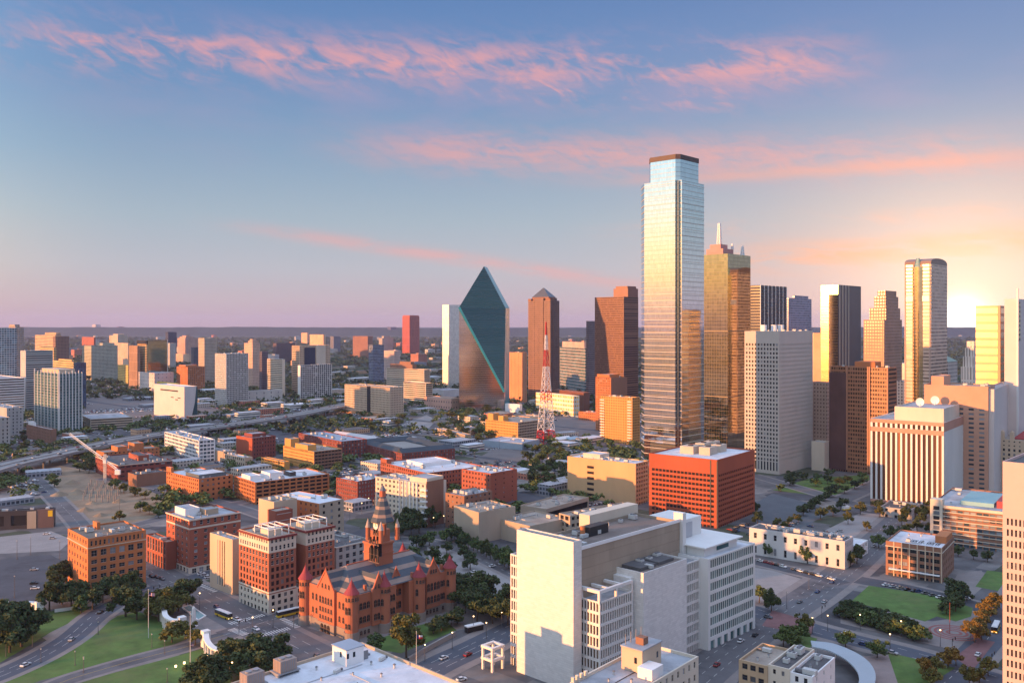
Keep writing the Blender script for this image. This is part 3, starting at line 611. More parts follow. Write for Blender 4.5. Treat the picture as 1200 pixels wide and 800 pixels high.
# left cluster
T('glass_tower', 'tall blue glass tower with white floor lines at the picture edge', (-26, -6, 19.5, 384, 478), far((.55,.58,.6), (.10,.22,.30), 4.2, 3.9, .88, .8, wrough=.1, wmetal=.5), 40, units=2)
T('orange_topped_tower', 'slim blue tower with an orange lit top behind the blue glass tower', (10, 18, 28, 383, 462), far((.5,.36,.26), (.06,.12,.2), 3.6, 3.8, .7, .5), pent=[(.0,.6,.1,.9,5)])
B('ribbon_office', 'white office with strong dark ribbon windows below the blue glass tower', 'building', (-40, -10, 29, 444, 488), white_s, None, (None, 4.0, 1, .5), 43, roof=roof_g, near=False, units=3, gm=browngl)
B('grey_row', 'grey concrete block with narrow bays below the white ribbon office', 'building', (-50, -10, 12, 490, 528), grey_c, None, (5, 4, .3, .6), 43, roof=roof_g, near=False)
B('grey_row', 'grey concrete block with a lit brown end, behind the narrow-bayed grey block', 'building', (-20, 8, 27.5, 478, 512), grey_c, None, (4, 4, .3, .5), 43, roof=roof_g, near=False, units=2)
B('banded_tower', 'broad pale tower with blue glass bands and a lit white end', 'tower', (24, 30, 62, 411, 482), mat('pale_grey_wall', (.55,.52,.48), .8, .1), (3, 3.6, .4, .5), (None, 3.6, 1, .62), 43, near=False, units=2, roof=roof_g, gm=tealgl)
T('arched_roof_tower', 'orange tower with a sloping curved roof on the skyline', (41, 64, 72, 393, 446), far((.62,.42,.22), (.10,.12,.16), 3.6, 3.8, 1, .4), pent=[(.2,.9,.0,.55,7)])
T('brown_tower', 'brown tower close behind the orange curved-roof tower', (62, 65, 81, 394, 448), far((.26,.15,.11), (.05,.04,.045), 3.4, 3.6, .5, .5), units=2)
T('orange_low_tower', 'orange topped block in front of the brown tower', (47, 63, 66, 407, 452), far((.66,.42,.18), DW, 4, 3.8, 1, .35))
# the condominium tower with white piers and teal balconies
root, R, L, H = B('teal_apartment_tower', 'tall apartment tower of teal glass between white piers with a lit stepped crown', 'tower', (41, 69, 96.5, 438, 508), mat('teal_wall',(.06,.15,.16),.4,.15), (3.4, 3.3, .75, .6), (3.4, 3.3, .75, .6), 43, near=False, gm=tealgl, roof=roof_g)
for i in range(8):
    b = MB(); y = (L-1.2)*i/7; b.box(-1.2, -.004, y, y+1.0, -1, H+(4 if i % 2 else 1.5)); b.build('pier', white_s, root)
    b = MB(); x = (R-1.2)*i/7; b.box(x, x+1.0, -1.2, -.004, -1, H+(4 if i % 2 == 0 else 1.5)); b.build('pier', white_s, root)
for i in range(20): b = MB(); z = 3+i*(H-4)/20; b.box(-.8, -.006, 1.6, L-1.6, z, z+.7); b.box(1.6, R-1.6, -.8, -.006, z, z+.7); b.build('balcony_band', mat('pale_band',(.30,.36,.36),.6), root)
b = MB(); b.box(R*.15, R*.85, L*.15, L*.85, H-.95, H+5); b.build('penthouse', sand, root)
T('orange_top_block', 'block with a bright orange top floor behind the teal apartment tower', (61, 86, 90, 424, 470), far((.66,.44,.2), DW, 4, 4.2, 1, .3), pent=[(.1,.9,.1,.7,5)])
T('blue_glass_block', 'dark blue glass block right of the orange top floor', (86, 89, 101, 425, 478), far((.05,.09,.14), (.03,.07,.13), 3, 3.6, .9, .8, wrough=.1))
T('green_glass_block', 'pale block with greenish glass and yellow lit edges near the park', (96, 107, 138, 405, 446), far((.5,.47,.36), (.08,.13,.13), 3.4, 3.6, .7, .5), units=3, pent=[(.5,.95,.2,.9,6)])
T('red_box_tower', 'small red box tower on the left skyline', (96, 110, 112, 395, 425), far((.42,.12,.07), DW, 4, 3.8, .5, .4))
T('vaulted_tower', 'cream tower with a rounded stepped top on the skyline', (128, 138, 150, 393, 428), far((.6,.48,.36), (.14,.12,.12), 3, 3.4, .45, .6), pent=[(.2,.8,.2,.8,5)])
T('cream_slab', 'cream slab in front of the rounded-top tower', (136, 150, 153, 402, 430), far((.62,.45,.33), DW, 3, 3.4, .4, .5))
T('yellow_house_block', 'small yellow lit block beside the dark park trees', (138, 150, 154, 428, 450), far((.7,.48,.15), (.2,.12,.05), 4, 4, .6, .4), cat='building')
T('tan_slab_tower', 'tan slab with fine ribs carrying a dark glass cube on its shoulder', (151, 161, 164, 405, 456), far((.42,.25,.16), (.2,.13,.09), 2.2, 20, .5, .95), 43)
root, R, L, H = T('green_glass_tower', 'green glass tower with a lit ribbed flank and white edge beside the tan slab', (161, 173, 196, 399, 456), far((.60,.40,.2), (.16,.11,.07), 3.4, 3.8, 1, .42))
b = MB(); b.box(.2, R, -.6, -.004, 0, H+1); b.build('glass_front', mirror('green_mirror', (.25,.34,.3), (.12,.14,.13), 4, 3.8, .03, .12), root)
b = MB(); b.box(-1.2, R*.35, -.4, L+1, H-8, H+.5); b.build('glass_cube', mat('dark_cube',(.03,.03,.04),.2), root)
b = MB(); b.box(R-.1, R+.9, -1, 0, 0, H+1.5); b.build('edge_fin', white_s, root)
T('low_white_pavilion', 'low pink and grey box at the foot of the green glass tower', (161.5, 181, 203.5, 437, 458), far((.6,.52,.48), (.3,.3,.33), 9, 8, .3, .3), cat='building', roof=roof_g)
root, R, L, H = T('museum_cube', 'big blank pale stone cube with a dark slit and a cut-away glass corner', (180.5, 216, 231, 453, 491), mat('pale_museum_concrete',(.62,.56,.53),.8,.08), 43, cat='building', roof=roof_w)
b = MB(); b.box(-.15, .3, L*.2, L*.78, H*.82, H*.86); b.build('window_slit', voids, root)
for (fy, fz) in ((.12,.62),(.2,.56),(.34,.62)): b = MB(); b.box(-.15, .3, L*fy, L*(fy+.09), H*fz, H*(fz+.025)); b.build('window', voids, root)
b = MB(); b.q((R*.55,-.3,1), (R+.3,-.3,1), (R+.3,-.3,H-1), (R*.93,-.3,H*.98), (R*.82,-.3,H*.5)); b.q((R+.3,-.3,1), (R+.3,L*.4,1), (R+.3,L*.4,H-1), (R+.3,-.3,H-1)); b.build('glass_corner', tealgl, root)
T('yellow_low_block', 'low yellow roofed block behind the museum cube', (184, 206, 209, 449, 466), far((.72,.5,.08), (.7,.48,.08), 5, 4, .5, .4), cat='building')
T('dark_tower', 'dark blue office box on the skyline behind the green glass tower', (194, 197, 207, 389, 420), far((.05,.06,.1), (.03,.04,.07), 3, 3.6, .8, .6))
T('white_edge_block', 'slim grey block with a lit top right of the green glass tower', (194, 199, 206, 402, 432), far((.55,.5,.45), DW, 3, 3.6, .5, .5))
root, R, L, H = T('pink_stepped_tower', 'pink residential tower with stepped roof on the skyline', (208, 217, 232, 396, 424), far((.55,.34,.27), (.2,.12,.1), 3, 3.4, .45, .6), pent=[(.1,.7,.1,.9,5),(.2,.5,.2,.7,9)])
T('low_orange_roofs', 'low row with orange roofs before the pink stepped tower', (203, 222, 226, 415, 426), far((.6,.4,.28), DW, 4, 4, .4, .4), cat='building')
T('dark_slab', 'dark slab half hidden behind the brick hotel block', (224, 227, 235, 407, 440), far((.1,.1,.13), DW, 3, 3.6, .6, .5))
T('tan_stone_tower', 'tall tan tower with one brightly lit narrow side', (232.5, 239.5, 254, 396, 450), far((.50,.40,.31), (.12,.10,.09), 3, 3.5, .5, .5), units=2)
B('brick_hotel_block', 'orange and brown brick block with a white bay behind the museum cube', 'building', (207, 220, 240, 430, 458), brick_o, (6, 4, .3, .5), (4, 3.8, .5, .5), 43, near=False, pent=[(.0,.7,.2,.8,4)], roof=roof_t)
B('white_grid_tower', 'white apartment tower with a narrow gridded end and grey side', 'tower', (252, 265, 291, 414.5, 476), mat('pale_grey_wall', (.55,.52,.48), .8, .1), (3.4, 3.4, .55, .6), (3.0, 3.4, .72, .62), 43, near=False, units=4, roof=roof_g, gm=darkgl)
T('pink_crown_tower', 'pink tower with a broken crown behind the white apartment tower', (286, 296, 305, 402, 455), far((.60,.40,.30), (.22,.15,.13), 3.2, 3.5, .45, .5), pent=[(.1,.9,.1,.6,5),(.2,.7,.2,.5,9)])
T('tower_plinth', 'long low stone plinth with an orange lit panel below the white apartment tower', (262, 266, 331, 459.5, 474), far((.55,.5,.45), (.25,.24,.24), 14, 7, .12, .5), 50, cat='building', roof=roof_g)
B('cream_ribbon_tower', 'cream tower with close ribbon windows between dark neighbours', 'tower', (313, 331, 334, 421, 464), cream, (None, 3.7, 1, .48), None, 43, near=False, units=2, gm=browngl, roof=roof_g)
T('dark_violet_tower', 'slim dark violet tower directly left of the cream ribbon tower', (304, 307, 314, 412, 462), far((.12,.10,.13), DW, 3, 3.6, .6, .5))
T('brown_office_box', 'dark brown office box on the skyline with a pale roof line', (320, 324, 346, 402, 424), far((.14,.09,.09), (.05,.04,.05), 3, 3.6, 1, .4))
T('white_crowned_block', 'pale block with a lit top in front of the dark brown office box', (313, 322, 327, 415, 440), far((.55,.5,.5), DW, 3, 3.6, .5, .4))
root, R, L, H = B('beige_stepped_tower', 'beige tower with lit flanks and a dark glass centre', 'tower', (342, 351, 387, 405, 462), sand, (None, 3.7, 1, .4), (3.6, 3.7, .5, .5), 43, near=False, units=2, gm=browngl, roof=roof_t)
b = MB(); b.box(R*.15, R*.5, -.8, -.004, 0, H-4); b.build('glass_bay', mat('navy_glass',(.03,.045,.08),.12), root)
b = MB(); b.box(R*.52, R*.82, -2.5, -.004, 0, H-1); b.build('lit_bay', cream, root)
B('white_frame_block', 'block of dark windows in a strong white frame before the beige tower', 'building', (349, 352, 389, 428, 468), white_s, None, (4.6, 3.7, .84, .78), 43, near=False, gm=darkgl, roof=roof_g, units=4)
B('beige_twin_block', 'beige office with square windows split by a dark central slot', 'building', (404, 457, 473, 454, 489), sand, (3.4, 3.6, .55, .5), (3.2, 3.6, .5, .45), 43, near=False, gm=browngl, roof=roof_t, units=3)
root = bpy.data.objects['beige_twin_block']; _, _, R_, L_, H_ = spec(404, 457, 473, 454, 489)
b = MB(); b.box(-.4, -.004, L_*.42, L_*.49, 0, H_-.3); b.build('slot', voids, root); b = MB(); b.box(-5, -.41, L_*.1, L_, -.5, 4); b.build('plinth', mat('orange_plinth', (.55,.28,.14), .8), root)
root, R, L, H = B('stepped_ribbon_office', 'cream office of stacked horizontal bands, stepping up to a low crown', 'building', (453, 497, 504, 433, 470), cream, (None, 3.7, 1, .5), (None, 3.7, 1, .5), 43, near=False, gm=browngl, roof=roof_t)
b = MB(); b.box(R*.3, R, L*.35, L*.95, H-.9, H+8); b.box(R*.35, R*.95, L*.4, L*.7, H+8, H+13); b.build('crown', brick_b, root)
B('ribbon_annex', 'low cream banded wing in front of the stacked band office', 'building', (473, 499, 507, 449, 474), cream, (None, 3.7, 1, .5), (None, 3.7, 1, .5), 43, near=False, gm=browngl, roof=roof_t)
T('blue_and_white_tower', 'white edged tower with a flat blue glass face', (432, 437, 450, 404, 450), far((.60,.58,.57), (.06,.09,.16), 3.2, 3.7, .93, .9, wrough=.15), roof=roof_g)
T('pink_block', 'pink block behind the blue glass face', (447, 462, 469, 411, 448), far((.55,.40,.35), (.3,.22,.2), 4, 3.8, .5, .4), cat='building')
T('brown_hall', 'broad plain brown block on the skyline', (413.5, 431, 437, 394, 420), far((.27,.13,.09), (.2,.1,.07), 5, 4, .5, .4), cat='building')
T('cream_roof_block', 'grey block with a cream roof line near the red tower', (444, 448, 461, 396, 414), far((.45,.38,.33), (.2,.18,.18), 3, 3.6, .6, .5), cat='building', pent=[(.2,.8,.2,.8,10)])
root, R, L, H = T('red_tower', 'lone red brick tower with a chamfered top standing against the horizon', (471.5, 480, 491.5, 371, 414), far((.45,.11,.075), (.25,.06,.05), 4, 40, .4, .95), 43)
b = MB(); b.prism([(.2,.2),(R-.2,.2),(R-.2,L-.2),(.2,L-.2)], H-.9, H+7, 0, None, [(3,3),(R-3,3),(R-3,L-3),(3,L-3)]); b.build('crown', mat('red_crown', (.4,.1,.07), .8), root)
T('orange_pair_tower', 'smaller orange box of a pair on the skyline', (353, 360, 362, 390, 404), far((.7,.4,.24), (.4,.22,.14), 3, 3.6, .5, .4))
T('orange_pair_tower', 'larger orange box of a pair on the skyline', (363, 379, 381.5, 392, 412), far((.7,.42,.25), (.5,.28,.16), 3, 3.6, .5, .4))
T('grey_tower', 'small grey box tower between the orange pair and the brown block', (387, 391, 399, 394, 414), far((.2,.2,.24), DW, 3, 3.6, .6, .5))
T('gold_block', 'tiny gold glass block shining on the horizon', (410, 416, 419.5, 384, 391), far((.9,.6,.08), (.8,.5,.05), 12, 60, .6, .95, metal=.0))
T('white_horizon_tower', 'small white tower on the left horizon', (108, 112, 118, 380, 389), far((.6,.5,.45), (.2,.2,.25), 5, 40, .3, .9))
T('dark_horizon_tower', 'small dark red tower on the left horizon', (137, 139, 145, 382.5, 391), far((.2,.09,.1), DW, 5, 40, .3, .9))
T('violet_horizon_tower', 'small violet tower on the horizon left of the red tower', (454, 458, 464.5, 383, 393), far((.10,.10,.17), DW, 5, 40, .3, .9))
# centre
root, R, L, H = T('white_gold_tower', 'white rounded tower blazing gold beside the faceted glass tower', (518.5, 526, 540, 357, 454), mirror('white_gold', (.92,.90,.86), (.8,.78,.74), 5, 3.6, .12, .15, .35, .05), 43, roof=roof_w)
T('low_pink_annex', 'low pink stone hall at the foot of the faceted glass tower', (497, 529, 541, 467, 481), far((.55,.32,.24), (.2,.14,.13), 6, 9, .4, .3), cat='building', roof=roof_t)
T('white_low_hall', 'low white hall behind the pink stone hall', (507, 520, 540, 457, 466), mat('white_hall',(.66,.64,.63),.7), cat='building', roof=roof_g)
T('orange_slab_tower', 'orange slab tower with grey balconied flank right of the faceted glass tower', (597, 612, 617.5, 413, 472), far((.62,.27,.13), (.35,.15,.08), 9, 3.4, .12, .5), units=1)
T('teal_grid_tower', 'teal glass tower in a pale grid with a pink stepped top', (656, 686, 690, 408, 462), far((.50,.40,.36), (.04,.12,.14), 5.2, 6.4, .82, .8, wrough=.12), 70, pent=[(.05,.95,.05,.9,12,far((.62,.45,.38), (.2,.12,.1), 3, 4, .5, .5))])
T('dark_banded_tower', 'slim dark tower with pale bands left of the brown ribbon tower', (687, 690, 699, 376, 466), far((.30,.22,.22), (.05,.045,.05), 5, 3.8, 1, .55))
root, R, L, H = B('brown_ribbon_tower', 'broad dark brown tower with copper ribbon bands', 'tower', (697, 731, 748, 347.5, 476), brown_m, (1.9, 3.9, .66, .5), (None, 3.9, 1, .5), 43, near=False, gm=browngl, roof=roof_d)
b = MB(); b.box(R*.3, R*1.0, L*-.0+.5, L*.5, H-.95, H+15); b.box(R*.35, R*.95, L*.05, L*.45, H+15, H+19); b.build('upper_block', mat('copper_stone',(.24,.10,.07),.4), root)
T('painted_hall', 'low white hall with yellow and blue painted panels by the lattice mast', (628, 672, 679, 464, 488), far((.72,.66,.55), (.75,.45,.06), 4.2, 6.5, .6, .45), 55, cat='building', roof=roof_g)
T('brown_podium', 'flat brown podium block behind the painted hall', (646, 684, 691, 460, 482), brown_m, 60, cat='building', roof=roof_t)
T('white_shop', 'small white shop block by the slab tower', (592, 609, 612, 474, 484), white_p, cat='building', roof=roof_w)
T('tan_shop_row', 'low tan shops in front of the orange slab tower', (600, 625, 640, 489, 497), mat('tan_shop_wall',(.55,.38,.24),.8), cat='building', roof=roof_t, units=2)
# right cluster
root, R, L, H = T('ribbed_dark_tower', 'black tower with bright white vertical ribs', (879, 891, 921.5, 334, 510), far((.05,.05,.06), (.02,.022,.03), 30, 3.8, 1, .5), 43)
for i in range(8): b = MB(); x = R*(i/7)-.5; b.box(x, x+1.0, -.7, -.004, 0, H+.2); b.build('rib', white_s, root)
T('violet_blue_tower', 'low violet blue tower with a green top band', (921, 924, 951, 349, 480), far((.30,.27,.33), (.16,.17,.25), 4, 4, 1, .5, wrough=.15), 40, pent=[(.3,.9,.3,.9,5)])
root, R, L, H = B('grey_grid_tower', 'tall grey concrete tower with a dense grid of square windows', 'tower', (872.5, 913, 952.5, 388, 556), mat('grey_grid_concrete',(.50,.45,.40),.85,.08), [(0,.03,None,0),(.03,.09,(3.1,None,.5,1),0),(.09,.92,(3.1,4.05,.56,.56,.5),0),(.92,1,None,0)], [(0,.09,None,0),(.09,.92,(2.4,4.05,.36,.5,.5),0),(.92,1,None,0)], 43, near=False, gm=darkgl, units=6, roof=roof_g)
for fx, fy in ((.3,.75),(.45,.6),(.55,.5)): b = MB(); b.cyl(R*fx, L*fy, 3, 3, H-.9, H+6, 14); b.build('roof_drum', white_p, root)
T('orange_blank_tower', 'tower with a blank orange face and a dark blue side behind the grey grid tower', (950, 965, 986, 390, 480), far((.58,.36,.22), (.5,.3,.2), 18, 80, .04, .98), 43, roof=roof_g)
root, R, L, H = T('gold_ribbed_tower', 'gold glass tower with dark ribs and a dark right side', (962, 982, 1008.5, 334, 500), mirror('gold_mirror', (.75,.52,.28), (.30,.18,.08), 60, 3.9, .0, .1, .12), 43)
b = MB(); b.box(0, R, -.6, -.004, 0, H+.5); o = b.build('dark_side', mat('bronze_dark',(.09,.07,.07),.3), root)
for i in range(4): b = MB(); x = R*(.04+.13*i); b.box(x, x+1.4, -1.2, -.61, 0, H); b.build('rib', cream, root)
c, rz, R, L, H = spec(1012, 1036, 1057, 340, 512)
root = thing('stepped_tower', 'brown stone tower with stepped shoulders and gold lit windows', 'tower', c, rz)
sm = far((.42,.24,.17), (.30,.16,.07), 3.4, 4, .5, .5)
for i, (x0, x1, y0, y1, h) in enumerate(((0,1,0,1,.80),(.1,.9,.0,.80,.88),(.15,.85,.05,.62,.96),(.2,.8,.1,.5,1.0))):
    b = MB(); b.box(R*x0+.02*i, R*x1, L*y0+.02*i, L*y1, -1 if i == 0 else H*(.80,.80,.88,.96)[i]-.5, H*h); b.build('wall' if i == 0 else 'setback', sm, root)
# the tall vaulted tower with the glass barrel bay
c, rz, R, L, H = spec(1060, 1091, 1110, 309, 528)
root = thing('vaulted_skyscraper', 'tall stone and glass skyscraper with a barrel vaulted top and gold curved bay', 'tower', c, rz)
sm = far((.68,.52,.40), (.34,.24,.18), 5, 4, 1, .5)
b = MB(); b.box(0, R, 0, L, -1, H); b.build('wall', sm, root)
b = MB(); n = 14
ring = [(R/2-R/2*math.cos(math.pi*i/n), R*.13*math.sin(math.pi*i/n)**.6) for i in range(n+1)]
for i in range(n):
    (xa, za), (xb, zb) = ring[i], ring[i+1]
    b.q((xa, 0, H+za), (xb, 0, H+zb), (xb, L, H+zb), (xa, L, H+za))
b.q(*[(x, 0, H+z) for x, z in reversed(ring)]); b.q(*[(x, L, H+z) for x, z in ring])
b.build('vaulted_roof', mat('vault_metal',(.22,.15,.12),.4), root)
b = MB(); w_ = L*.40; ring = [(-w_*.35*math.sin(math.pi*i/n), L*.5-w_/2+w_*i/n) for i in range(n+1)]
b.prism([(x-.01, y) for x, y in ring][::-1], 0, H*.985); b.build('glass_bay', mirror('gold_bay', (.9,.68,.34), (.5,.35,.15), 4, 4, .03, .06, .1), root)
b = MB(); b.cyl(R*.02, L*.5, w_*.4, w_*.15, H*.985, H+7, 14); b.build('glass_dome', mirror('gold_bay', (0,0,0), (0,0,0), 4, 4), root)
for f in (.02, .33, .64, .95): b = MB(); y = L*f; b.box(-.9, -.004, y, y+L*.04, 0, H); b.build('pier', mat('pink_pier',(.5,.36,.30),.7), root)
b = MB(); b.box(-.6, -.004, L*.06, L*.32, H*.80, H*.83); b.build('band', mat('pale_glass_band',(.4,.45,.6),.3), root); b = MB(); b.box(-.6, -.004, L*.68, L*.94, H*.80, H*.83); b.build('band', mat('pale_glass_band',(.4,.45,.6),.3), root)
# brown glass slab with lit copper face
root, R, L, H = B('copper_slab', 'brown glass slab glowing copper, with stacked slabs of patterned panels', 'tower', (973, 1041, 1051, 431, 558), mat('copper_panel',(.33,.15,.075),.45,.2), [(0,1,(2.4,3.9,.7,.55,.3),0)], (None, 3.9, 1, .5), 43, near=False, gm=browngl, roof=roof_t, units=3)
for f in (.0, .30, .33, .69): b = MB(); y = L*f; b.box(-1.2, -.004, y, y+1.2, 2, H+.5); b.build('pier', mat('copper_pier',(.42,.22,.13),.6), root)
b = MB(); b.box(-2.5, -.004, L*.71, L, 2, H-6); b.build('dark_wing', mat('dark_wing',(.10,.05,.045),.4,.3), root)
b = MB(); b.box(R*.2, R*.9, L*.25, L*.6, H-.9, H+5); b.build('penthouse', brick_o, root)
T('tan_back_tower', 'tan stone tower between the grey grid tower and the copper slab', (951, 969, 975, 448, 545), far((.45,.32,.25), (.16,.11,.09), 3.2, 3.8, .4, .45))
T('round_corner_block', 'low cream block with a rounded front at the foot of the tan tower', (951, 966, 973, 518, 552), cream, cat='building', roof=roof_g)
T('white_back_tower', 'white plain block with small window strips behind the copper slab', (1040, 1072, 1081, 426, 500), far((.7,.64,.58), (.6,.55,.5), 8, 9, .3, .1), cat='building', roof=roof_w)
T('white_low_wing', 'lower grey and white wing with grid windows in front of the plain white block', (1050, 1075, 1084, 447, 520), far((.62,.55,.48), (.14,.13,.13), 3.6, 3.8, .5, .55), cat='building', roof=roof_w)
root, R, L, H = T('domed_hall_tower', 'grey stone tower with a classical attic and low green hipped roof', (1082, 1111, 1122, 424, 505), far((.56,.46,.40), (.2,.16,.14), 5, 5, .45, .6), cat='building', roof=roof_g)
b = MB(); b.prism([(-.6,-.6),(R+.6,-.6),(R+.6,L+.6),(-.6,L+.6)], H, H+7, 0, None, [(R*.3,L*.3),(R*.7,L*.3),(R*.7,L*.7),(R*.3,L*.7)]); b.build('hipped_roof', mat('green_copper',(.26,.32,.25),.6), root)
root, R, L, H = B('orange_hotel_block', 'wide orange stone block with balcony rows behind the white ribbed block', 'building', (1083, 1158, 1166, 453, 590), mat('orange_stone',(.55,.30,.20),.8,.12), [(0,.82,(7.5,3.7,.5,.45,.6),0),(.82,1,None,0)], None, 36, near=False, gm=lightgl, roof=roof_t, units=3, pent=[(.1,.9,.7,.9,7)])
T('pale_slab', 'plain pale slab with a column of small windows right of the wide orange block', (1150, 1165, 1186, 456, 590), mat('pale_slab_wall',(.62,.54,.50),.8,.06), 36, cat='building', roof=roof_g)
c, rz, R, L, H = spec(1126, 1141, 1152, 430, 530)
root = thing('white_stepped_tower', 'white art deco tower stepping up in narrow tiers beside the gold banded tower', 'tower', c, rz)
sm = far((.72,.66,.58), (.4,.35,.3), 3, 40, .4, .95)
for i, (k, h) in enumerate(((0,1.0),(.12,1.12),(.24,1.22),(.34,1.30))): b = MB(); b.box(R*k+.01*i, R*(1-k*.5), L*k*.6+.01*i, L*(1-k*.6), -1 if i == 0 else H*.97, H*h); b.build('wall' if i == 0 else 'tier', sm, root)
root, R, L, H = T('gold_banded_tower', 'gold lit tower with dark horizontal bands beside the low sun', (1143.5, 1171, 1178, 358, 560), mirror('gold_band', (.9,.72,.38), (.34,.24,.16), 80, 7.6, .0, .34, .2), 40)
b = MB(); b.box(-1, 1.2, -1, 1.2, 0, H); b.build('corner_pier', mat('gold_pier',(.5,.32,.18),.6), root)
root, R, L, H = T('pale_edge_tower', 'tall pale plain tower at the picture edge with one balconied slot', (1177, 1192, 1226, 350, 574), mat('pale_edge_wall',(.66,.56,.52),.8,.06), 43)
b = MB(); b.box(1, 9, -.4, -.004, H*.78, H*.985); b.build('balcony_slot', far((.7,.6,.3), DW, 12, 4, 1, .5), root)
b = MB(); b.box(-.5, 1.2, -1, .5, 0, H+9); b.build('corner_fin', white_s, root)
# ---------------------------------------------------------------- the glass skyscraper
c, rz, R, L, H = spec(755, 796, 825, 210, 578)
root = thing('glass_skyscraper', 'tallest tower, of mirror glass with pale floor lines, notched corner and dark cap', 'skyscraper', c, rz)
gl = mirror('sky_mirror', (.74, .80, .82), (.16, .14, .13), 1.6, 3.9, .06, .07, .035, .02, .06)
nb = 4.0
plan = [(nb, 0), (R, 0), (R, L+11.6), (R*.5, L+11.6), (12.4, L+11.6), (0, L), (0, nb), (nb, nb)]
b = MB(); b.prism(plan, -1, H); b.build('curtain_wall', gl, root)
H1 = H+18
b = MB(); b.prism([(5.2,2.2),(R-5.5,2.2),(R-5.5,L),(8,L),(2.2,L-5),(2.2,5.2)], H-.01, H1); b.build('upper_tier', gl, root)
b = MB(); b.prism([(5.0,1.9),(R-5.2,1.9),(R-5.2,L+.3),(8,L+.3),(1.9,L-4.7),(1.9,5.0)], H1, H1+4.2); b.build('cap', mat('dark_cap',(.10,.07,.06),.6), root)
b = MB(); b.box(2.2, nb+.0, 2.2, nb+.0, 0, H-.5); b.build('corner_slot', mat('slot_metal',(.16,.19,.22),.15,.1,metal=.9), root)
bm_ = mat('pale_band_metal', (.60,.52,.43), .4)
off = [(nb-.3,-.3),(R+.3,-.3),(R+.3,L+11.9),(12.2,L+11.9),(-.3,L+.2),(-.3,nb-.3),(nb-.3,nb-.3)]
meb = MB(); meb.prism(off, 0, .34); meb = meb.mesh('floor_band', [bm_])
n = 48
for i in range(n): link('floor_band', meb, root, (0, 0, 3+(H-6)*i/(n-1)))
# ---------------------------------------------------------------- the faceted prism
D0 = F_PX*H_CAM/(482-Y_H)
def pt(px, py, dd): D = D0+dd; return Vector(((px-600)/F_PX*D, D, zat(py, D)))
org = Vector(((537-600)/F_PX*D0, D0, 0)); root = thing('faceted_tower', 'faceted teal glass tower cut by long diagonals to a sharp peak', 'tower', org)
dF = 20.0                                              # the front recedes a little to the right
Sf, Q, F0, F1 = pt(538, 360, 0), pt(591, 459, dF), pt(538, 485, 0), pt(591, 480, dF)
K, Rr = pt(567, 312, 48), pt(592.5, 361, 62)
K2, R2 = pt(571, 313.2, 85), pt(597, 361, 95); S2 = pt(545, 362, 80)
g_ = lambda v: Vector((v.x, v.y, -1.0))
F0, F1 = g_(F0), g_(F1); B1, B2, B0 = g_(Rr), g_(R2), g_(S2)
def face_obj(name, m, *polys):
    b = MB()
    for p in polys: b.q(*[tuple(v-org) for v in p])
    return b.build(name, m, root)
tm = mirror('prism_mirror', (.62,.56,.50), (.34,.24,.19), 500, 3.7, .0, .12, .12, .02, .08)
tt = mirror('prism_teal', (.17,.235,.165), (.06,.115,.105), 500, 3.7, .0, .12, .10, .02, .08)
face_obj('front_wall', tm, (F0, F1, Q, Sf))
face_obj('slanted_wall', tt, (Sf, Q, Rr, K))
face_obj('edge_wall', mat('teal_highlight',(.05,.34,.38),.25), (K, Rr, R2, K2), (Rr, B1, B2, R2), (Q, F1, B1, Rr))  # highlight on the narrow side put into its teal colour
face_obj('back_wall', tt, (Sf, K, K2, S2), (F0, Sf, S2, B0), (B0, S2, K2, R2, B2))
u = (Q-Sf).normalized(); b = MB(); b.bar(tuple(Sf-org-Vector((0,1,0))), tuple(Q-org-Vector((0,1,0))), 3.2); b.build('edge_beam', mat('teal_highlight',(0,0,0)), root)
# ---------------------------------------------------------------- gold glass tower with roof spires
gm_ = mirror('gold_olive_mirror', (.42,.38,.27), (.07,.055,.04), 3.0, 3.9, .06, .06, .03, .02, .12)
root, R, L, H = B('gold_glass_tower', 'gold glass tower with a pink crown and tall white spires, beside the tallest tower', 'skyscraper', (825, 853, 879.5, 297, 538), gm_, near=False, roof=roof_d, par=.5)
b = MB(); b.box(R*.05, R*.5, L*.25, L*.95, H-.45, H+6); b.box(R*.1, R*.4, L*.4, L*.85, H+6, H+11); b.build('crown', mat('pink_crown',(.5,.25,.22),.7), root)
def lattice(b, x, y, z0, z1, w0, w1, n, t, mi=lambda i: 0):
    for i in range(n):
        za, zb = z0+(z1-z0)*i/n, z0+(z1-z0)*(i+1)/n; wa, wb = w0+(w1-w0)*i/n, w0+(w1-w0)*(i+1)/n
        ca = [(x-wa,y-wa,za),(x+wa,y-wa,za),(x+wa,y+wa,za),(x-wa,y+wa,za)]; cb = [(x-wb,y-wb,zb),(x+wb,y-wb,zb),(x+wb,y+wb,zb),(x-wb,y+wb,zb)]
        for k in range(4):
            b.bar(ca[k], cb[k], t, mi(i)); b.bar(ca[k], cb[(k+1)%4], t*.6, mi(i)); b.bar(ca[(k+1)%4], cb[k], t*.6, mi(i)); b.bar(cb[k], cb[(k+1)%4], t*.7, mi(i))
b = MB(); lattice(b, R*.25, L*.6, H+11, H+34, 1.8, .9, 6, .7); b.build('spire', white_p, root)
b = MB(); lattice(b, R*.85, L*.2, H-.4, H+11, 1.6, .6, 3, .6); b.build('spire', white_p, root)
b = MB(); lattice(b, R*.45, L*.25, H+6, H+12, 1.0, .5, 2, .5); b.build('spire', white_p, root)
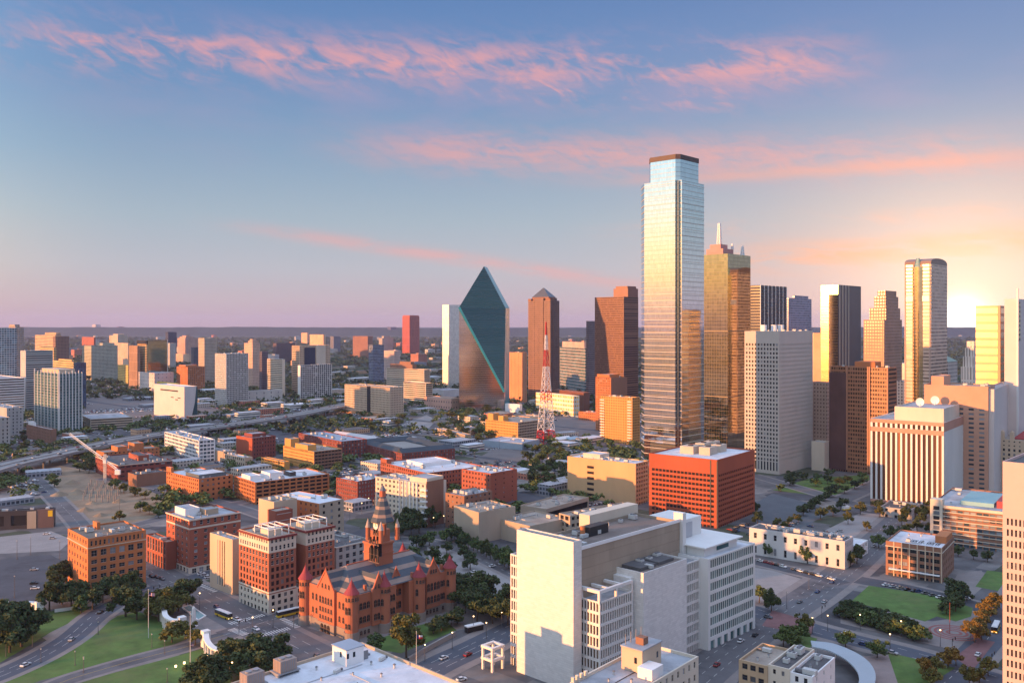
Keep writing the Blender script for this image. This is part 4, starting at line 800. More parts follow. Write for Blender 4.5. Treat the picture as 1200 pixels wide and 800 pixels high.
b = MB(); b.box(-.25, R+.02, -.25, -.004, H*.30, H*.30+.8); b.box(-.25, R, -.25, -.004, H*.62, H*.62+.8); b.box(-.25, -.004, -.004, L, H*.62, H*.62+.8); b.box(-.25, -.004, -.004, L, H*.30, H*.30+.8); b.build('joint_band', mat('gold_joint',(.2,.14,.08),.4), root)
# ---------------------------------------------------------------- brown tower with the pyramid
pm = pattern('pyramid_tower_wall', (.20,.10,.075), (.05,.03,.03), 3.2, 3.9, .55, .55, rough=.4)
root, R, L, H = B('pyramid_tower', 'dark brown granite tower with a small glass pyramid on top', 'tower', (619, 645, 655.5, 352, 468), pm, near=False, roof=roof_d, par=.3)
b = MB(); b.box(R*.12, R*.88, L*.12, L*.88, H-.2, H+7); b.build('upper_tier', brown_m, root)
b = MB(); b.prism([(R*.12,L*.12),(R*.88,L*.12),(R*.88,L*.88),(R*.12,L*.88)], H+7, H+25, 0, None, [(R*.48,L*.48),(R*.52,L*.48),(R*.52,L*.52),(R*.48,L*.52)]); b.build('pyramid_roof', mat('pyramid_glass',(.08,.09,.11),.2), root)
b = MB(); b.box(-.8, -.004, L*.3, L*.7, 0, H+5); b.box(R*.3, R*.7, -.8, -.004, 0, H+5); b.build('bay', pm, root)
for y0 in (0, .86): b = MB(); b.box(-.4, R*.14, L*y0, L*(y0+.14), H-.2, H+4); b.build('corner_cap', brown_m, root)
# ---------------------------------------------------------------- lattice mast
p = gp(640, 519); root = thing('lattice_mast', 'tall red and white steel lattice mast on four splayed legs', 'mast', p, .5)
Hm = 146.0; edges = [0, 15, 50, 62, 92, 112, 130, 146]; cols = [mat('mast_red',(.55,.03,.04),.6), mat('mast_white',(.75,.72,.70),.6)]
wd = lambda z: 8.2*(1-z/Hm)**1.25+.35
for k in range(7):
    b = MB(); z0, z1 = edges[k], edges[k+1]; lattice(b, 0, 0, z0, z1, wd(z0), wd(z1), max(2, int((z1-z0)/(4+wd(z0)))), .6-.035*k)
    b.build('leg_section' if k == 0 else 'mast_section', cols[k % 2], root)
for (x, z, r) in ((-5,14,2.4),(3,17,2.0)):
    b = MB(); b.cyl(x, -6.5, r, r*.4, 0, 1.1, 14); o = b.build('dish', white_p, root); o.location = (0, 0, z); o.rotation_euler = (math.radians(0), 0, 0)
# ---------------------------------------------------------------- white courthouse
c, rz, _, _, _ = spec(607, 672, 683, 635, 811, a=44)
root = thing('white_courthouse', 'large white brick courthouse block with blank slabs, tan core and gridded window wings', 'building', c, rz)
wb = mat('white_brick', (.68,.655,.62), .75, .06, streak=.08)
# faint brick courses on the white slabs
def courses(m, fh=.9, bw=1.9, amt=.13):
    t = m.node_tree; p = t.nodes['Principled BSDF']; L_ = t.links.new
    lk = p.inputs['Base Color'].links[0].from_socket
    tcn = t.nodes.new('ShaderNodeTexCoord'); sp = t.nodes.new('ShaderNodeSeparateXYZ'); L_(tcn.outputs['Object'], sp.inputs[0])
    wz = _n(t, 'FLOOR', _n(t, 'DIVIDE', sp.outputs[2], fh)); u = _n(t, 'ADD', sp.outputs[0], sp.outputs[1])
    wu = _n(t, 'FLOOR', _n(t, 'ADD', _n(t, 'DIVIDE', u, bw), _n(t, 'MULTIPLY', wz, .37)))
    cb = t.nodes.new('ShaderNodeCombineXYZ'); L_(wu, cb.inputs[0]); L_(wz, cb.inputs[1]); wn = t.nodes.new('ShaderNodeTexWhiteNoise'); wn.noise_dimensions = '2D'; L_(cb.outputs[0], wn.inputs['Vector'])
    jz = _n(t, 'LESS_THAN', _n(t, 'FRACT', _n(t, 'DIVIDE', sp.outputs[2], fh)), .1)
    f = _n(t, 'SUBTRACT', _n(t, 'MULTIPLY_ADD', wn.outputs['Value'], amt, 1-amt*.5), _n(t, 'MULTIPLY', jz, amt))
    cc = t.nodes.new('ShaderNodeCombineColor'); [L_(f, cc.inputs[i]) for i in range(3)]
    mx = t.nodes.new('ShaderNodeMix'); mx.data_type = 'RGBA'; mx.blend_type = 'MULTIPLY'; mx.inputs[0].default_value = 1; L_(lk, mx.inputs[6]); L_(cc.outputs[0], mx.inputs[7]); L_(mx.outputs[2], p.inputs['Base Color'])
courses(wb)
def blk(name, m, x0, x1, y0, y1, z0, z1, sl=None, sr=None, gm=None, fm=None, par=.9, roof=None, walls=(), parent=None, near=True):
    mb, rf, wn = MB(), MB(), []
    block(mb, rf, wn, x0, x1, y0, y1, z0, z1, sl, sr, 0, par)
    o = mb.build(name, [m, *walls], parent or root)
    rf.build('roof', roof or roof_t, o)
    for (loc, r_, a, b_) in sorted(wn, key=lambda t: -t[0][2])[:100]: link('window', pane(a, b_, gm or browngl, fm or frwh, near), o, loc, r_)
    if len(wn) > 100:
        q = MB()
        for (loc, r_, a, b_) in sorted(wn, key=lambda t: -t[0][2])[100:]:
            cz, sz = math.cos(r_), math.sin(r_); q.q(*[(loc[0]+cz*x, loc[1]+sz*x, loc[2]+z) for x, z in ((-a/2,-b_/2),(a/2,-b_/2),(a/2,b_/2),(-a/2,b_/2))])
        tag(q.build('window', gm or browngl, o), kind='stuff')
    return o
tancore = mat('tan_core', (.34,.27,.20), .9, .2, streak=.2); browng = glass('brown_curtain_glass', (.05,.03,.02), (.27,.17,.10), .5, .25)
courses(tancore, 4.6, 6.0, .14)
brown_rf = mat('brown_roof', (.19,.15,.125), .95, .35, scale=.07)
tealg2 = glass('green_glass', (.03,.085,.09), (.14,.26,.26), .35, .15)
blk('blank_slab', wb, 0, 5, 0, 30.5, -1, 58.5, roof=roof_d, par=1.1)
blk('core_wall', tancore, 5.004, 76, 1.5, 26, 30, 54.6, roof=brown_rf, par=1.2)
b = MB(); b.box(5.006, 76, 1.2, 1.497, 54.0, 55.4); b.build('coping', white_p, root)
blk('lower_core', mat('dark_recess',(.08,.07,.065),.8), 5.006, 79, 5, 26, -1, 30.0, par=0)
gst = (1.65, 4.6, .62, .70, .5, .6)
blk('window_wing', wb, 6.0, 27.3, -8.3, 4.99, -1, 35.5, [(0,1,(1.5,4.6,.66,.76,.6,.5),0)], (1.5, 4.6, .68, .76, .6, .5), gm=browng, roof=roof_g, fm=frd)
b = MB()                                               # roof frame above the wing
for (x, y) in ((6.3,-8), (17,-8), (27,-8), (6.3,1)): b.box(x-.5, x+.5, y-.3, y+.7, 34.6, 38.6)
b.box(5.8, 27.5, -8.3, -7.0, 38.6, 39.8); b.box(5.8, 7.4, -6.99, 2, 38.6, 39.8); b.box(12, 13.2, -6.99, 1, 38.62, 39.7); b.box(20, 21.2, -6.99, 1, 38.62, 39.7); b.build('roof_frame', wb, root)
blk('blank_slab', wb, 29.5, 61, -12, 4.99, -1, 42.8, roof=brown_rf, par=.8)
b = MB(); b.box(27.3, 29.49, -7, 2, -1, 40.2); b.build('link_wall', wb, root)
for x0, x1 in ((33,44),(46,57)): b = MB(); b.box(x0, x1, -8, 2, 42.0, 43.3); b.build('roof_hatch', roof_d, root)
blk('window_wing', wb, 61.004, 75, -9.5, 4.99, -1, 39.5, None, (1.5, 4.7, .68, .76, .6, .5), gm=browng, roof=roof_g, fm=frd)
blk('glass_block', white_s, 75.004, 116, -14, 12, -1, 40.2, [(0,1,None,0)], [(0,.14,(5.5,6,.62,.7,.8),0),(.14,1,(1.7,4.9,.84,.70,.4,1.6),0)], gm=tealg2, roof=roof_w, fm=None, near=False)
b = MB(); b.box(79.5, 108, -9, 10, 39.3, 43.4); b.box(77.5, 110, -11, 12, 43.4, 44.0); o = b.build('set_back_floor', white_s, root)
b = MB(); b.box(90, 100, -9.3, -9.002, 40.6, 42.4); b.build('window', tealg2, o)
b = MB(); b.box(79, 101, 6, 24, 30, 52.5); o = b.build('plant_house', white_s, root)
b = MB(); b.box(78.7, 78.996, 8.5, 21, 42, 50.5); b.build('louvre', mat('louvre_grey',(.42,.42,.43),.6), o); b = MB(); b.box(84, 93, 5.7, 5.996, 44.2, 51); b.build('louvre', mat('louvre_grey',(0,0,0)), o)
b = MB(); b.box(76.2, 78.9, 0, 4.8, 30, 58); b.build('white_fin', white_s, root)
b = MB(); b.box(42, 78, 26.0, 32, 30, 58.5); b.build('rear_parapet', cream, root)
blk('window_wing', wb, 4, 26, 30.51, 38, -1, 46.5, (1.5, 4.6, .66, .76, .6, .3), None, gm=browng, roof=roof_g, fm=frd)
b = MB(); b.box(27, 40, 14, 18.5, 53.4, 57.4); b.build('cooling_plant', mat('black_plant',(.03,.03,.03),.6), root)
b = MB(); b.cyl(25, 16, 1.1, 1.1, 53.4, 58, 10); b.build('roof_vent', brick_o, root)
roof_units(root, 8, 40, 4, 24, 53.4, 6, 3); roof_units(root, 45, 74, 18, 25, 53.4, 5, 9); roof_units(root, 31, 60, -11, 4, 42.0, 4, 4)
# white entrance frame in front
p = gp(577, 788); root = thing('entrance_frame', 'open white concrete frame pavilion at the foot of the white courthouse', 'pavilion', p, math.pi/2-math.radians(44))
b = MB()
for (x, y) in ((0,0),(6,0),(0,5.5),(6,5.5)): b.box(x, x+.9, y, y+.9, -.5, 9)
b.build('post', white_s, root)
b = MB()
for z in (4.2, 9.0): b = MB(); b.box(-.2, 7.1, -.2, 1.0, z, z+1.0); b.box(-.2, 7.1, 5.4, 6.6, z, z+1.0); b.box(-.2, 1.0, 1.0, 5.4, z+.01, z+.99); b.box(5.9, 7.1, 1.0, 5.4, z+.01, z+.99); b.build('beam', white_s, root)
# ---------------------------------------------------------------- red sandstone courthouse
c, rz, R, L, H = spec(358, 412, 527, 690, 751, a=43)
root = thing('red_courthouse', 'red sandstone courthouse with round turrets, striped slate roofs and a clock tower', 'courthouse', c, rz)
rs = mat('red_sandstone', (.38,.135,.075), .85, .2, streak=.4); gs = mat('grey_granite', (.26,.21,.18), .85, .2); ct = mat('red_cone_tile', (.27,.045,.05), .7, .15)
coping = mat('red_coping', (.45,.13,.07), .8)
def slate(name):
    m = mat(name, (1,1,1), .6, .12, scale=.3); t = m.node_tree; p = t.nodes['Principled BSDF']
    mx = [n for n in t.nodes if n.type == 'MIX'][0]; tcn = t.nodes.new('ShaderNodeTexCoord'); sp = t.nodes.new('ShaderNodeSeparateXYZ'); t.links.new(tcn.outputs['Object'], sp.inputs[0])
    r = t.nodes.new('ShaderNodeValToRGB'); r.color_ramp.interpolation = 'CONSTANT'; e = r.color_ramp.elements
    e[0].color = (.058,.072,.088,1); e[1].position = .62; e[1].color = (.27,.19,.15,1)
    t.links.new(_n(t, 'FRACT', _n(t, 'DIVIDE', sp.outputs[2], 3.6)), r.inputs[0]); t.links.new(r.outputs[0], mx.inputs[6]); return m
sl = slate('striped_slate')
EA = 20.0
owin = {}
def arch_win(w_, h_):
    w_, h_ = w_*1.28, h_*1.15
    k = (w_, h_)
    if k not in owin:
        b = MB(); n = 6; pts = [(-w_/2, -.05, -h_/2), (w_/2, -.05, -h_/2)]
        for i in range(n+1): a = math.pi*i/n; pts.append((w_/2*math.cos(a), -.05, h_/2-w_/2+w_/2*math.sin(a)))
        b.q(*pts); b.box(-.08, .08, -.12, -.06, -h_/2, h_/2-.1, 1); b.box(-w_/2, w_/2, -.12, -.06, -.06, .06, 1); b.box(-w_/2-.15, w_/2+.15, -.25, 0, -h_/2-.3, -h_/2, 1)
        owin[k] = b.mesh('window', [mat('courthouse_glass',(.014,.016,.02),.3,.2,spec=.2), mat('wood_frame',(.2,.12,.09),.7)])
    return owin[k]
def win_R(x, z, w_=1.3, h_=2.6, y=0.0): link('window', arch_win(w_, h_), root, (x, y-.03, z))
def win_L(y, z, w_=1.3, h_=2.6, x=0.0): link('window', arch_win(w_, h_), root, (x-.03, y, z), -math.pi/2)
b = MB(); b.box(0, 26, 0, L, 4.5, EA); b.box(34, R, 0, L, 4.5, EA); b.box(26, 34, 5, L-5, 4.5, EA); b.box(11, 17.99, -1.2, -.004, 4.5, EA+1); b.box(44, 53, -1.2, -.004, 4.5, EA+.6)
b.box(-1.2, -.004, L*.32, L*.68, 4.5, EA+1)
b.build('wall', rs, root)
b = MB(); b.box(-.3, 26.3, -.3, L+.3, -1, 4.5); b.box(33.7, R+.3, -.3, L+.3, -1, 4.5); b.box(26.31, 33.69, 4.7, L-5, -1, 4.5); b.box(-1.5, -.31, L*.32-.2, L*.68+.2, -1, 4.5); b.build('base', gs, root)
# roofs: one long hip with cross gables
def hip(b, x0, x1, y0, y1, z0, z1, inset):
    ym = (y0+y1)/2; a, c_ = x0+inset, x1-inset
    b.q((x0,y0,z0),(x1,y0,z0),(c_,ym,z1),(a,ym,z1)); b.q((x1,y1,z0),(x0,y1,z0),(a,ym,z1),(c_,ym,z1)); b.q((x0,y1,z0),(x0,y0,z0),(a,ym,z1)); b.q((x1,y0,z0),(x1,y1,z0),(c_,ym,z1))
def gable(rb, wb_, xc, w_, yf, yb, z0, zt, axis='R'):
    f = (lambda u, d, z: (xc+u, d, z)) if axis == 'R' else (lambda u, d, z: (d, xc+u, z))
    rb.q(f(-w_,yf,z0), f(0,yf,zt), f(0,yb,zt), f(-w_,yb,z0)); rb.q(f(w_,yf,z0), f(w_,yb,z0), f(0,yb,zt), f(0,yf,zt))
    wb_.q(f(-w_,yf-.02,z0), f(w_,yf-.02,z0), f(0,yf-.02,zt+.4)); wb_.bar(f(-w_-.2,yf,z0), f(0,yf,zt+.7), .6, 1); wb_.bar(f(w_+.2,yf,z0), f(0,yf,zt+.7), .6, 1); wb_.cyl(*f(0,yf,0)[:2], .35, .1, zt+.6, zt+2.0, 6, 1)
rb, gw = MB(), MB()
hip(rb, .5, R-.5, .5, L-.5, EA-.05, EA+9.0, 10)
for x, w_, zt in ((14.5,3.6,27.0),(48.5,4.4,27.2),(30,3.2,25.5)): gable(rb, gw, x, w_, -1.2 if x != 30 else 4.9, L*.45, EA-.1, zt)
gable(rb, gw, L*.5, L*.18, -1.2, R*.35, EA-.1, 28.4, 'L')
rb.build('roof', sl, root); gw.build('gable', [rs, coping], root)
b = MB(); b.bar((11, L/2, EA+9), (R-11, L/2, EA+9), .6); b.build('ridge', coping, root)
for x0 in (8.5, 20, 37, 56): b = MB(); b.box(x0, x0+1.2, 1.5, 2.7, EA, EA+3.2); b.build('chimney', rs, root)
# turrets
tw = []
for (x, y, rr, zt) in ((0,0,3.1,EA+1.6), (R,0,3.1,EA+1.6), (0,L,3.0,EA+1.6), (R,L,3.0,EA+1.6), (18.2,-.8,2.7,EA+1.6), (39.5,-.8,3.0,EA+1.6)):
    b = MB(); b.cyl(x, y, rr, rr, 4.5, zt, 18); b.cyl(x, y, rr+.25, rr+.25, zt-.5, zt+.003, 18); o = b.build('turret', rs, root)
    b = MB(); b.cyl(x, y, rr+.35, rr+.35, -1, 4.5, 18); b.build('turret_base', gs, o)
    b = MB(); b.cyl(x, y, rr+.55, rr*.55, zt, zt+2.8, 18); b.cyl(x, y, rr*.55, .12, zt+2.8, zt+6.2, 18); b.cyl(x, y, .16, .05, zt+6.2, zt+7.4, 6); b.build('cone_roof', ct, o)
    for a in (-150, -118, -62, -30, 180, -90):
        A = math.radians(a)
        for z, w_, h_ in ((zt-2.1,.8,1.4), (14.5,1.05,2.8), (7.6,1.0,2.0)):
            if (a in (-90,) and z < 16) or (a == 180 and x > 1): continue
            if z < 16 and a in (-118,-62) : continue
            link('window', arch_win(w_, h_), o, (x+(rr-.02)*math.cos(A), y+(rr-.02)*math.sin(A), z), A+math.pi/2)
for x in (5.2, 7.3, 9.4): win_R(x, 14.6); win_R(x, 8.4)
for x in (12.6, 14.5, 16.4): win_R(x, 14.6, 1.2, 2.8, -1.2); win_R(x, 8.4, 1.2, 2.6, -1.2); win_R(x, 22.3, .7, 1.6, -1.25)
for x in (22.5, 24.4): win_R(x, 14.6); win_R(x, 8.4)
for x in (27.8, 30, 32.2): win_R(x, 14.6, 1.3, 2.6, 5); win_R(x, 8.4, 1.4, 2.8, 5)
for x in (45.2, 47.3, 49.6, 51.7): win_R(x, 14.8, 1.3, 3.2, -1.2); win_R(x, 8.6, 1.3, 3.0, -1.2)
for x in (46.9, 48.5, 50.1): win_R(x, 22.2, .8, 1.6, -1.25)
for x in (54.5, 56.2, 42.9): win_R(x, 14.6); win_R(x, 8.4)
for x in (5.2, 7.3, 9.4, 22.5, 24.4, 36, 45.2, 47.3, 49.6, 51.7, 55.5): win_R(x, 2.6, 1.0, 1.6, -.3)
for f in (.38, .44, .5, .56, .62):
    win_L(L*f, 15, 1.1, 2.6, -1.2); win_L(L*f, 10.6, 1.0, 1.8, -1.2); win_L(L*f, 7, 1.0, 1.5, -1.2)
for f in (.43, .5, .57): win_L(L*f, 21.6, .9, 1.7, -1.25); win_L(L*f, 2.0, 1.7, 3.4, -1.5)
for f in (.17, .25, .75, .83): win_L(L*f, 14.6, 1.1, 2.6); win_L(L*f, 8.2, 1.1, 2.2)
# clock tower
cx, cy, sh = R/2-.5, L/2, 5.0
b = MB(); b.box(cx-sh, cx+sh, cy-sh, cy+sh, EA, 37.0); b.box(cx-sh-.45, cx+sh+.45, cy-sh-.45, cy+sh+.45, 36.2, 37.2); b.box(cx-sh+1, cx+sh-1, cy-sh+1, cy+sh-1, 37.2, 43.0); b.box(cx-sh-.3, cx+sh+.3, cy-sh-.3, cy+sh+.3, 31.6, 32.3)
b.build('clock_tower', rs, root); o = root.children[-1]
for k in (-1, 0, 1):
    link('window', arch_win(1.7, 5.6), o, (cx+k*2.5, cy-sh-.03, 28.4)); link('window', arch_win(1.7, 5.6), o, (cx-sh-.03, cy+k*2.5, 28.4), -math.pi/2)
for k in (-1.5, -.5, .5, 1.5): link('window', arch_win(.9, 2.0), o, (cx+k*2.0, cy-sh-.03, 34.4)); link('window', arch_win(.9, 2.0), o, (cx-sh-.03, cy+k*2.0, 34.4), -math.pi/2)
for k in (-1, 0, 1): link('window', arch_win(.8, 2.6), o, (cx+k*1.5, cy-sh+.97, 38.8)); link('window', arch_win(.8, 2.6), o, (cx-sh+.97, cy+k*1.5, 38.8), -math.pi/2)
b = MB(); b.cyl(0, 0, 1.75, 1.75, 0, .25, 28, 0)
b.box(-.1, .1, -.1, 1.35, .25, .32, 1); b.box(-.1, .9, -.1, .1, .25, .33, 1)
for i in range(12): a = math.pi*2*i/12; b.box(1.42*math.cos(a)-.11, 1.42*math.cos(a)+.11, 1.42*math.sin(a)-.11, 1.42*math.sin(a)+.11, .25, .3, 1)
cf = b.mesh('clock_face', [mat('clock_white',(.8,.78,.72),.5), mat('clock_black',(.03,.03,.03),.5)])
f1 = link('clock_face', cf, o, (cx, cy-sh+1, 41.6)); f1.rotation_euler = (math.pi/2, 0, 0)
f2 = link('clock_face', cf, o, (cx-sh+1, cy, 41.6)); f2.rotation_euler = (math.pi/2, 0, -math.pi/2)
for sx in (-1, 1):
    for sy in (-1, 1):
        b = MB(); x, y = cx+sx*(sh-.2), cy+sy*(sh-.2); b.cyl(x, y, 1.15, 1.15, 34.5, 40.4, 10); q = b.build('pinnacle', rs, o)
        b = MB(); b.cyl(x, y, 1.35, .1, 40.4, 44.4, 10); b.build('cone_roof', mat('stone_cap',(.42,.33,.28),.8), q)
oc = lambda r: [(cx+r*math.cos(math.pi/8+math.pi*i/4), cy+r*math.sin(math.pi/8+math.pi*i/4)) for i in range(8)]
b = MB(); b.prism(oc(5.6), 43.0, 43.6); zz = [(43.6,5.9),(45.5,4.9),(49,3.6),(53,2.1),(54.6,1.6)]
for (za, ra), (zb, r2) in zip(zz, zz[1:]): b.prism(oc(ra), za, zb, 0, None, oc(r2))
b.build('spire_roof', sl, o)
b = MB(); b.cyl(cx, cy, 1.5, 1.4, 54.6, 57.4, 8); b.build('lantern', coping, o)
b = MB(); b.cyl(cx, cy, 1.6, .5, 57.4, 59.6, 10); b.cyl(cx, cy, .3, .05, 59.6, 60.8, 6); b.build('finial', mat('slate_cap',(.16,.17,.19),.6), o)
# ---------------------------------------------------------------- roofs at the very front
def front_block(name, label, px, py, zr, x0, x1, y0, y1, m, roof, a=43, sl=None, sr=None, par=1.0, gm=None, fm=None, pt_=.6):
    c = gp(px, py, zr); root = thing(name, label, 'building', (c.x, c.y, 0), math.pi/2-math.radians(a))
    mb, rf, wn = MB(), MB(), []
    block(mb, rf, wn, x0, x1, y0, y1, -1, zr, sl, sr, 0, par, pt_); mb.build('wall', m, root); rf.build('roof', roof, root); place_windows(root, wn, gm or darkgl, fm or frw, True)
    return root
root = front_block('white_roof_block', 'near building with a wide white roof, a white roof hut and big cooling units', 424, 751.5, 24, -75, 0, -75, 0, tan_c, roof_w, a=44)
b = MB(); b.box(-17, -9.5, -14, -5.5, 23.005, 28.6); o = b.build('roof_hut', white_p, root)
b = MB(); b.box(-17.3, -9.2, -14.3, -5.2, 28.6, 28.9); b.build('roof', roof_b, o)
b = MB(); b.box(-17.06, -17, -11.2, -10.2, 25.6, 27.4); b.box(-14.2, -13.2, -14.06, -14, 25.6, 27.4); b.box(-16.9, -15.9, -14.06, -14, 25.6, 27.4); b.build('window', darkgl, o)
b = MB(); b.box(-9.49, -7, -12, -8, 25, 25.3); b.box(-9.49, -6.8, -13, -12.6, 23, 26); b.box(-7, -4.4, -11, -9, 23.005, 23.7); b.build('steel_stair', mat('steel_grey',(.25,.25,.26),.5), root)
for (x, y) in ((-35, -3.5), (-49, -6)):
    b = MB(); b.box(x-4.2, x+4.2, y-3, y+3, 23.9, 24.3, 1); b.box(x-3.2, x+3.2, y-2.4, y+2.4, 24.3, 28.2, 0)
    for k in (-1.4, 1.4): b.cyl(x+k, y, 1.1, 1.1, 28.2, 28.7, 14, 1)
    for i in range(7): b.box(x-3.25+i*.9, x-3.05+i*.9, y-2.5, y-2.41, 24.4, 28.1, 1)
    for i in range(5): b.box(x-3.3, x-3.21, y-2.2+i*.95, y-2.0+i*.95, 24.4, 28.1, 1)
    for k in (-3.8, 3.8): b.box(x+k-.2, x+k+.2, y-2.6, y+2.6, 23.005, 23.9, 1)
    b.build('cooling_unit', [mat('cooling_brown',(.32,.24,.20),.7), mat('steel_grey',(0,0,0))], root)
for (x, y, s_) in ((-10,-19,1), (-20,-22,.8), (-26,-9,1), (-6,-27,1.1), (-30,-18,.9), (-14,-30,1), (-24,-30,.7)): link('roof_vent', ACM[3], root, (x, y, 23.005), 0, s_)
for (x, y) in ((-4,-18),(-22,-16),(-33,-24)): link('air_conditioner', ACM[2], root, (x, y, 23.005), .3, .7)
b = MB()
for (x0,x1,y0,y1) in ((-60,-12,-16.6,-16.3), (-20,-19.7,-60,-20), (-44,-40,-20,-19.6)): b.box(x0,x1,y0,y1,23.03,23.25)
b.build('pipe', mat('pipe_grey',(.4,.42,.44),.5), root)
root = front_block('tan_corner_block', 'near tan brick block with a grey roof, parapet posts and a stepped penthouse', 817, 768, 30, -46, 0, -.5, 20, cream, roof_g, a=40, sr=[(0,1,(3.6,4.2,.34,.5),0)])
b = MB(); b.box(-24, -12, 7, 15, 29.1, 36.5); o = b.build('penthouse', sand, root); b = MB(); b.box(-24.3, -11.7, 6.7, 15.3, 36.5, 36.9); b.build('roof', roof_g, o); b = MB(); b.box(-20, -17, 9, 12, 36.9, 39.2); b.build('chimney', brick_b, o)
b = MB(); b.box(-24.06, -24, 9, 10, 32, 34); b.box(-15, -14, 6.94, 7, 32, 34); b.build('window', darkgl, o)
b = MB(); b.box(-27, -20, 1.5, 6.9, 29.1, 32.6); b.build('roof_hut', white_p, root)
for i in range(4): b = MB(); b.box(-45.5+i*2.3, -44.5+i*2.3, 18.9, 19.9, 30, 31.4); b.build('parapet_post', cream, root)
for i in range(4): b = MB(); b.cyl(-23+3.2*i, 14, .18, .12, 36.9, 40.5, 6); b.build('mast', mat('steel_grey',(0,0,0)), root)
for (x, y, s_) in ((-32,6,1),(-36,12,.8),(-30,14,1),(-38,4,.9)): link('roof_vent', ACM[3], root, (x, y, 29.1), 0, s_)
b = MB(); b.box(-44, -24, 9.7, 9.9, 29.12, 29.3); b.build('pipe', mat('black_pipe',(.04,.04,.04),.6), root)
# three joined old shopfront blocks at the lower right
gpz = gp(952, 793, 19)
def shop(name, label, x0, x1, y0, y1, z, m, roof, st, st2=None, units=2, seed=1):
    root = thing(name, label, 'building', (gpz.x, gpz.y, 0), math.pi/2-math.radians(38))
    mb, rf, wn = MB(), MB(), []
    block(mb, rf, wn, x0, x1, y0, y1, -1, z, st, st2, 0, .9, .5); mb.build('wall', m, root); rf.build('roof', roof, root); place_windows(root, wn, darkgl, frd, True)
    roof_units(root, x0, x1, y0, y1, z-.9, units, seed); return root
shop('painted_shop', 'near old shop block with a white painted side wall and dark tarred roof', 0, 24, 0, 8, 19, white_p, roof_d, (3.0, 4.4, .4, .5), (8, 4.4, .12, .4), 7, 2)
shop('cream_shop', 'near cream shop block with a dark roof between two neighbours', -.5, 25, 8.01, 16, 20, cream, roof_d, (2.8, 4.4, .32, .4), None, 6, 3)
shop('tan_brick_shop', 'near tan brick shop block with triple windows and a brown roof', -1, 21, 16.02, 27, 19.4, mat('tan_brick',(.45,.32,.2),.85,.15), roof_t, (3.6, 4.4, .66, .5), None, 4, 6)
c = gp(790, 797, 20); root = thing('dark_roof_block', 'near low block with a black roof between the tan block and the tan brick shop', 'building', (c.x, c.y, 0), math.pi/2-math.radians(40))
mb, rf, wn = MB(), MB(), []; block(mb, rf, wn, -30, 3, -22, 0, -1, 13, None, None, 0, .9); mb.build('wall', brick_b, root); rf.build('roof', roof_d, root)
# ---------------------------------------------------------------- ground, streets, lawns
def ground_mat():
    m = bpy.data.materials.new('city_ground'); m.use_nodes = True; t = m.node_tree; p = t.nodes['Principled BSDF']; L = t.links.new
    p.inputs['Roughness'].default_value = .95; p.inputs['Specular IOR Level'].default_value = .2
    tcn = t.nodes.new('ShaderNodeTexCoord'); mp = t.nodes.new('ShaderNodeMapping'); mp.inputs['Rotation'].default_value = (0, 0, math.radians(43)); L(tcn.outputs['Object'], mp.inputs[0])
    vo = t.nodes.new('ShaderNodeTexVoronoi'); vo.distance = 'CHEBYCHEV'; vo.inputs['Scale'].default_value = 1/38; vo.inputs['Randomness'].default_value = .8; L(mp.outputs[0], vo.inputs['Vector'])
    sp = t.nodes.new('ShaderNodeSeparateColor'); L(vo.outputs['Color'], sp.inputs[0])
    r = t.nodes.new('ShaderNodeValToRGB'); r.color_ramp.interpolation = 'CONSTANT'; e = r.color_ramp.elements
    e[0].color = (.115,.112,.112,1); e[1].position = .3; e[1].color = (.085,.085,.09,1)
    for pos, c in ((.5,(.17,.16,.15,1)), (.65,(.13,.125,.12,1)), (.8,(.075,.085,.055,1)), (.9,(.22,.2,.18,1))): k = e.new(pos); k.color = c
    L(sp.outputs[0], r.inputs[0])
    # land cover beyond the centre: mostly trees and grass
    r2 = t.nodes.new('ShaderNodeValToRGB'); r2.color_ramp.interpolation = 'CONSTANT'; e = r2.color_ramp.elements
    e[0].color = (.030,.042,.022,1); e[1].position = .5; e[1].color = (.045,.058,.030,1)
    for pos, c in ((.72,(.09,.085,.075,1)), (.88,(.16,.14,.12,1))): k = e.new(pos); k.color = c
    L(sp.outputs[1], r2.inputs[0])
    ln = t.nodes.new('ShaderNodeVectorMath'); ln.operation = 'LENGTH'; L(tcn.outputs['Object'], ln.inputs[0])
    mr = t.nodes.new('ShaderNodeMapRange'); mr.inputs[1].default_value = 1350; mr.inputs[2].default_value = 1900; L(ln.outputs['Value'], mr.inputs[0])
    mx = t.nodes.new('ShaderNodeMix'); mx.data_type = 'RGBA'; L(mr.outputs[0], mx.inputs[0]); L(r.outputs[0], mx.inputs[6]); L(r2.outputs[0], mx.inputs[7])
    ns = t.nodes.new('ShaderNodeTexNoise'); ns.inputs['Scale'].default_value = .09; ns.inputs['Detail'].default_value = 8; L(tcn.outputs['Object'], ns.inputs['Vector'])
    m2 = t.nodes.new('ShaderNodeMapRange'); m2.inputs[1].default_value = .25; m2.inputs[2].default_value = .75; m2.inputs[3].default_value = .65; m2.inputs[4].default_value = 1.35; L(ns.outputs['Fac'], m2.inputs[0])
    cc = t.nodes.new('ShaderNodeCombineColor'); [L(m2.outputs[0], cc.inputs[i]) for i in range(3)]
    m3 = t.nodes.new('ShaderNodeMix'); m3.data_type = 'RGBA'; m3.blend_type = 'MULTIPLY'; m3.inputs[0].default_value = 1; L(mx.outputs[2], m3.inputs[6]); L(cc.outputs[0], m3.inputs[7]); L(m3.outputs[2], p.inputs['Base Color'])
    return m
b = MB(); b.q((-40000,-3000,0),(40000,-3000,0),(40000,45000,0),(-40000,45000,0)); tag(b.build('ground', ground_mat()), kind='structure')
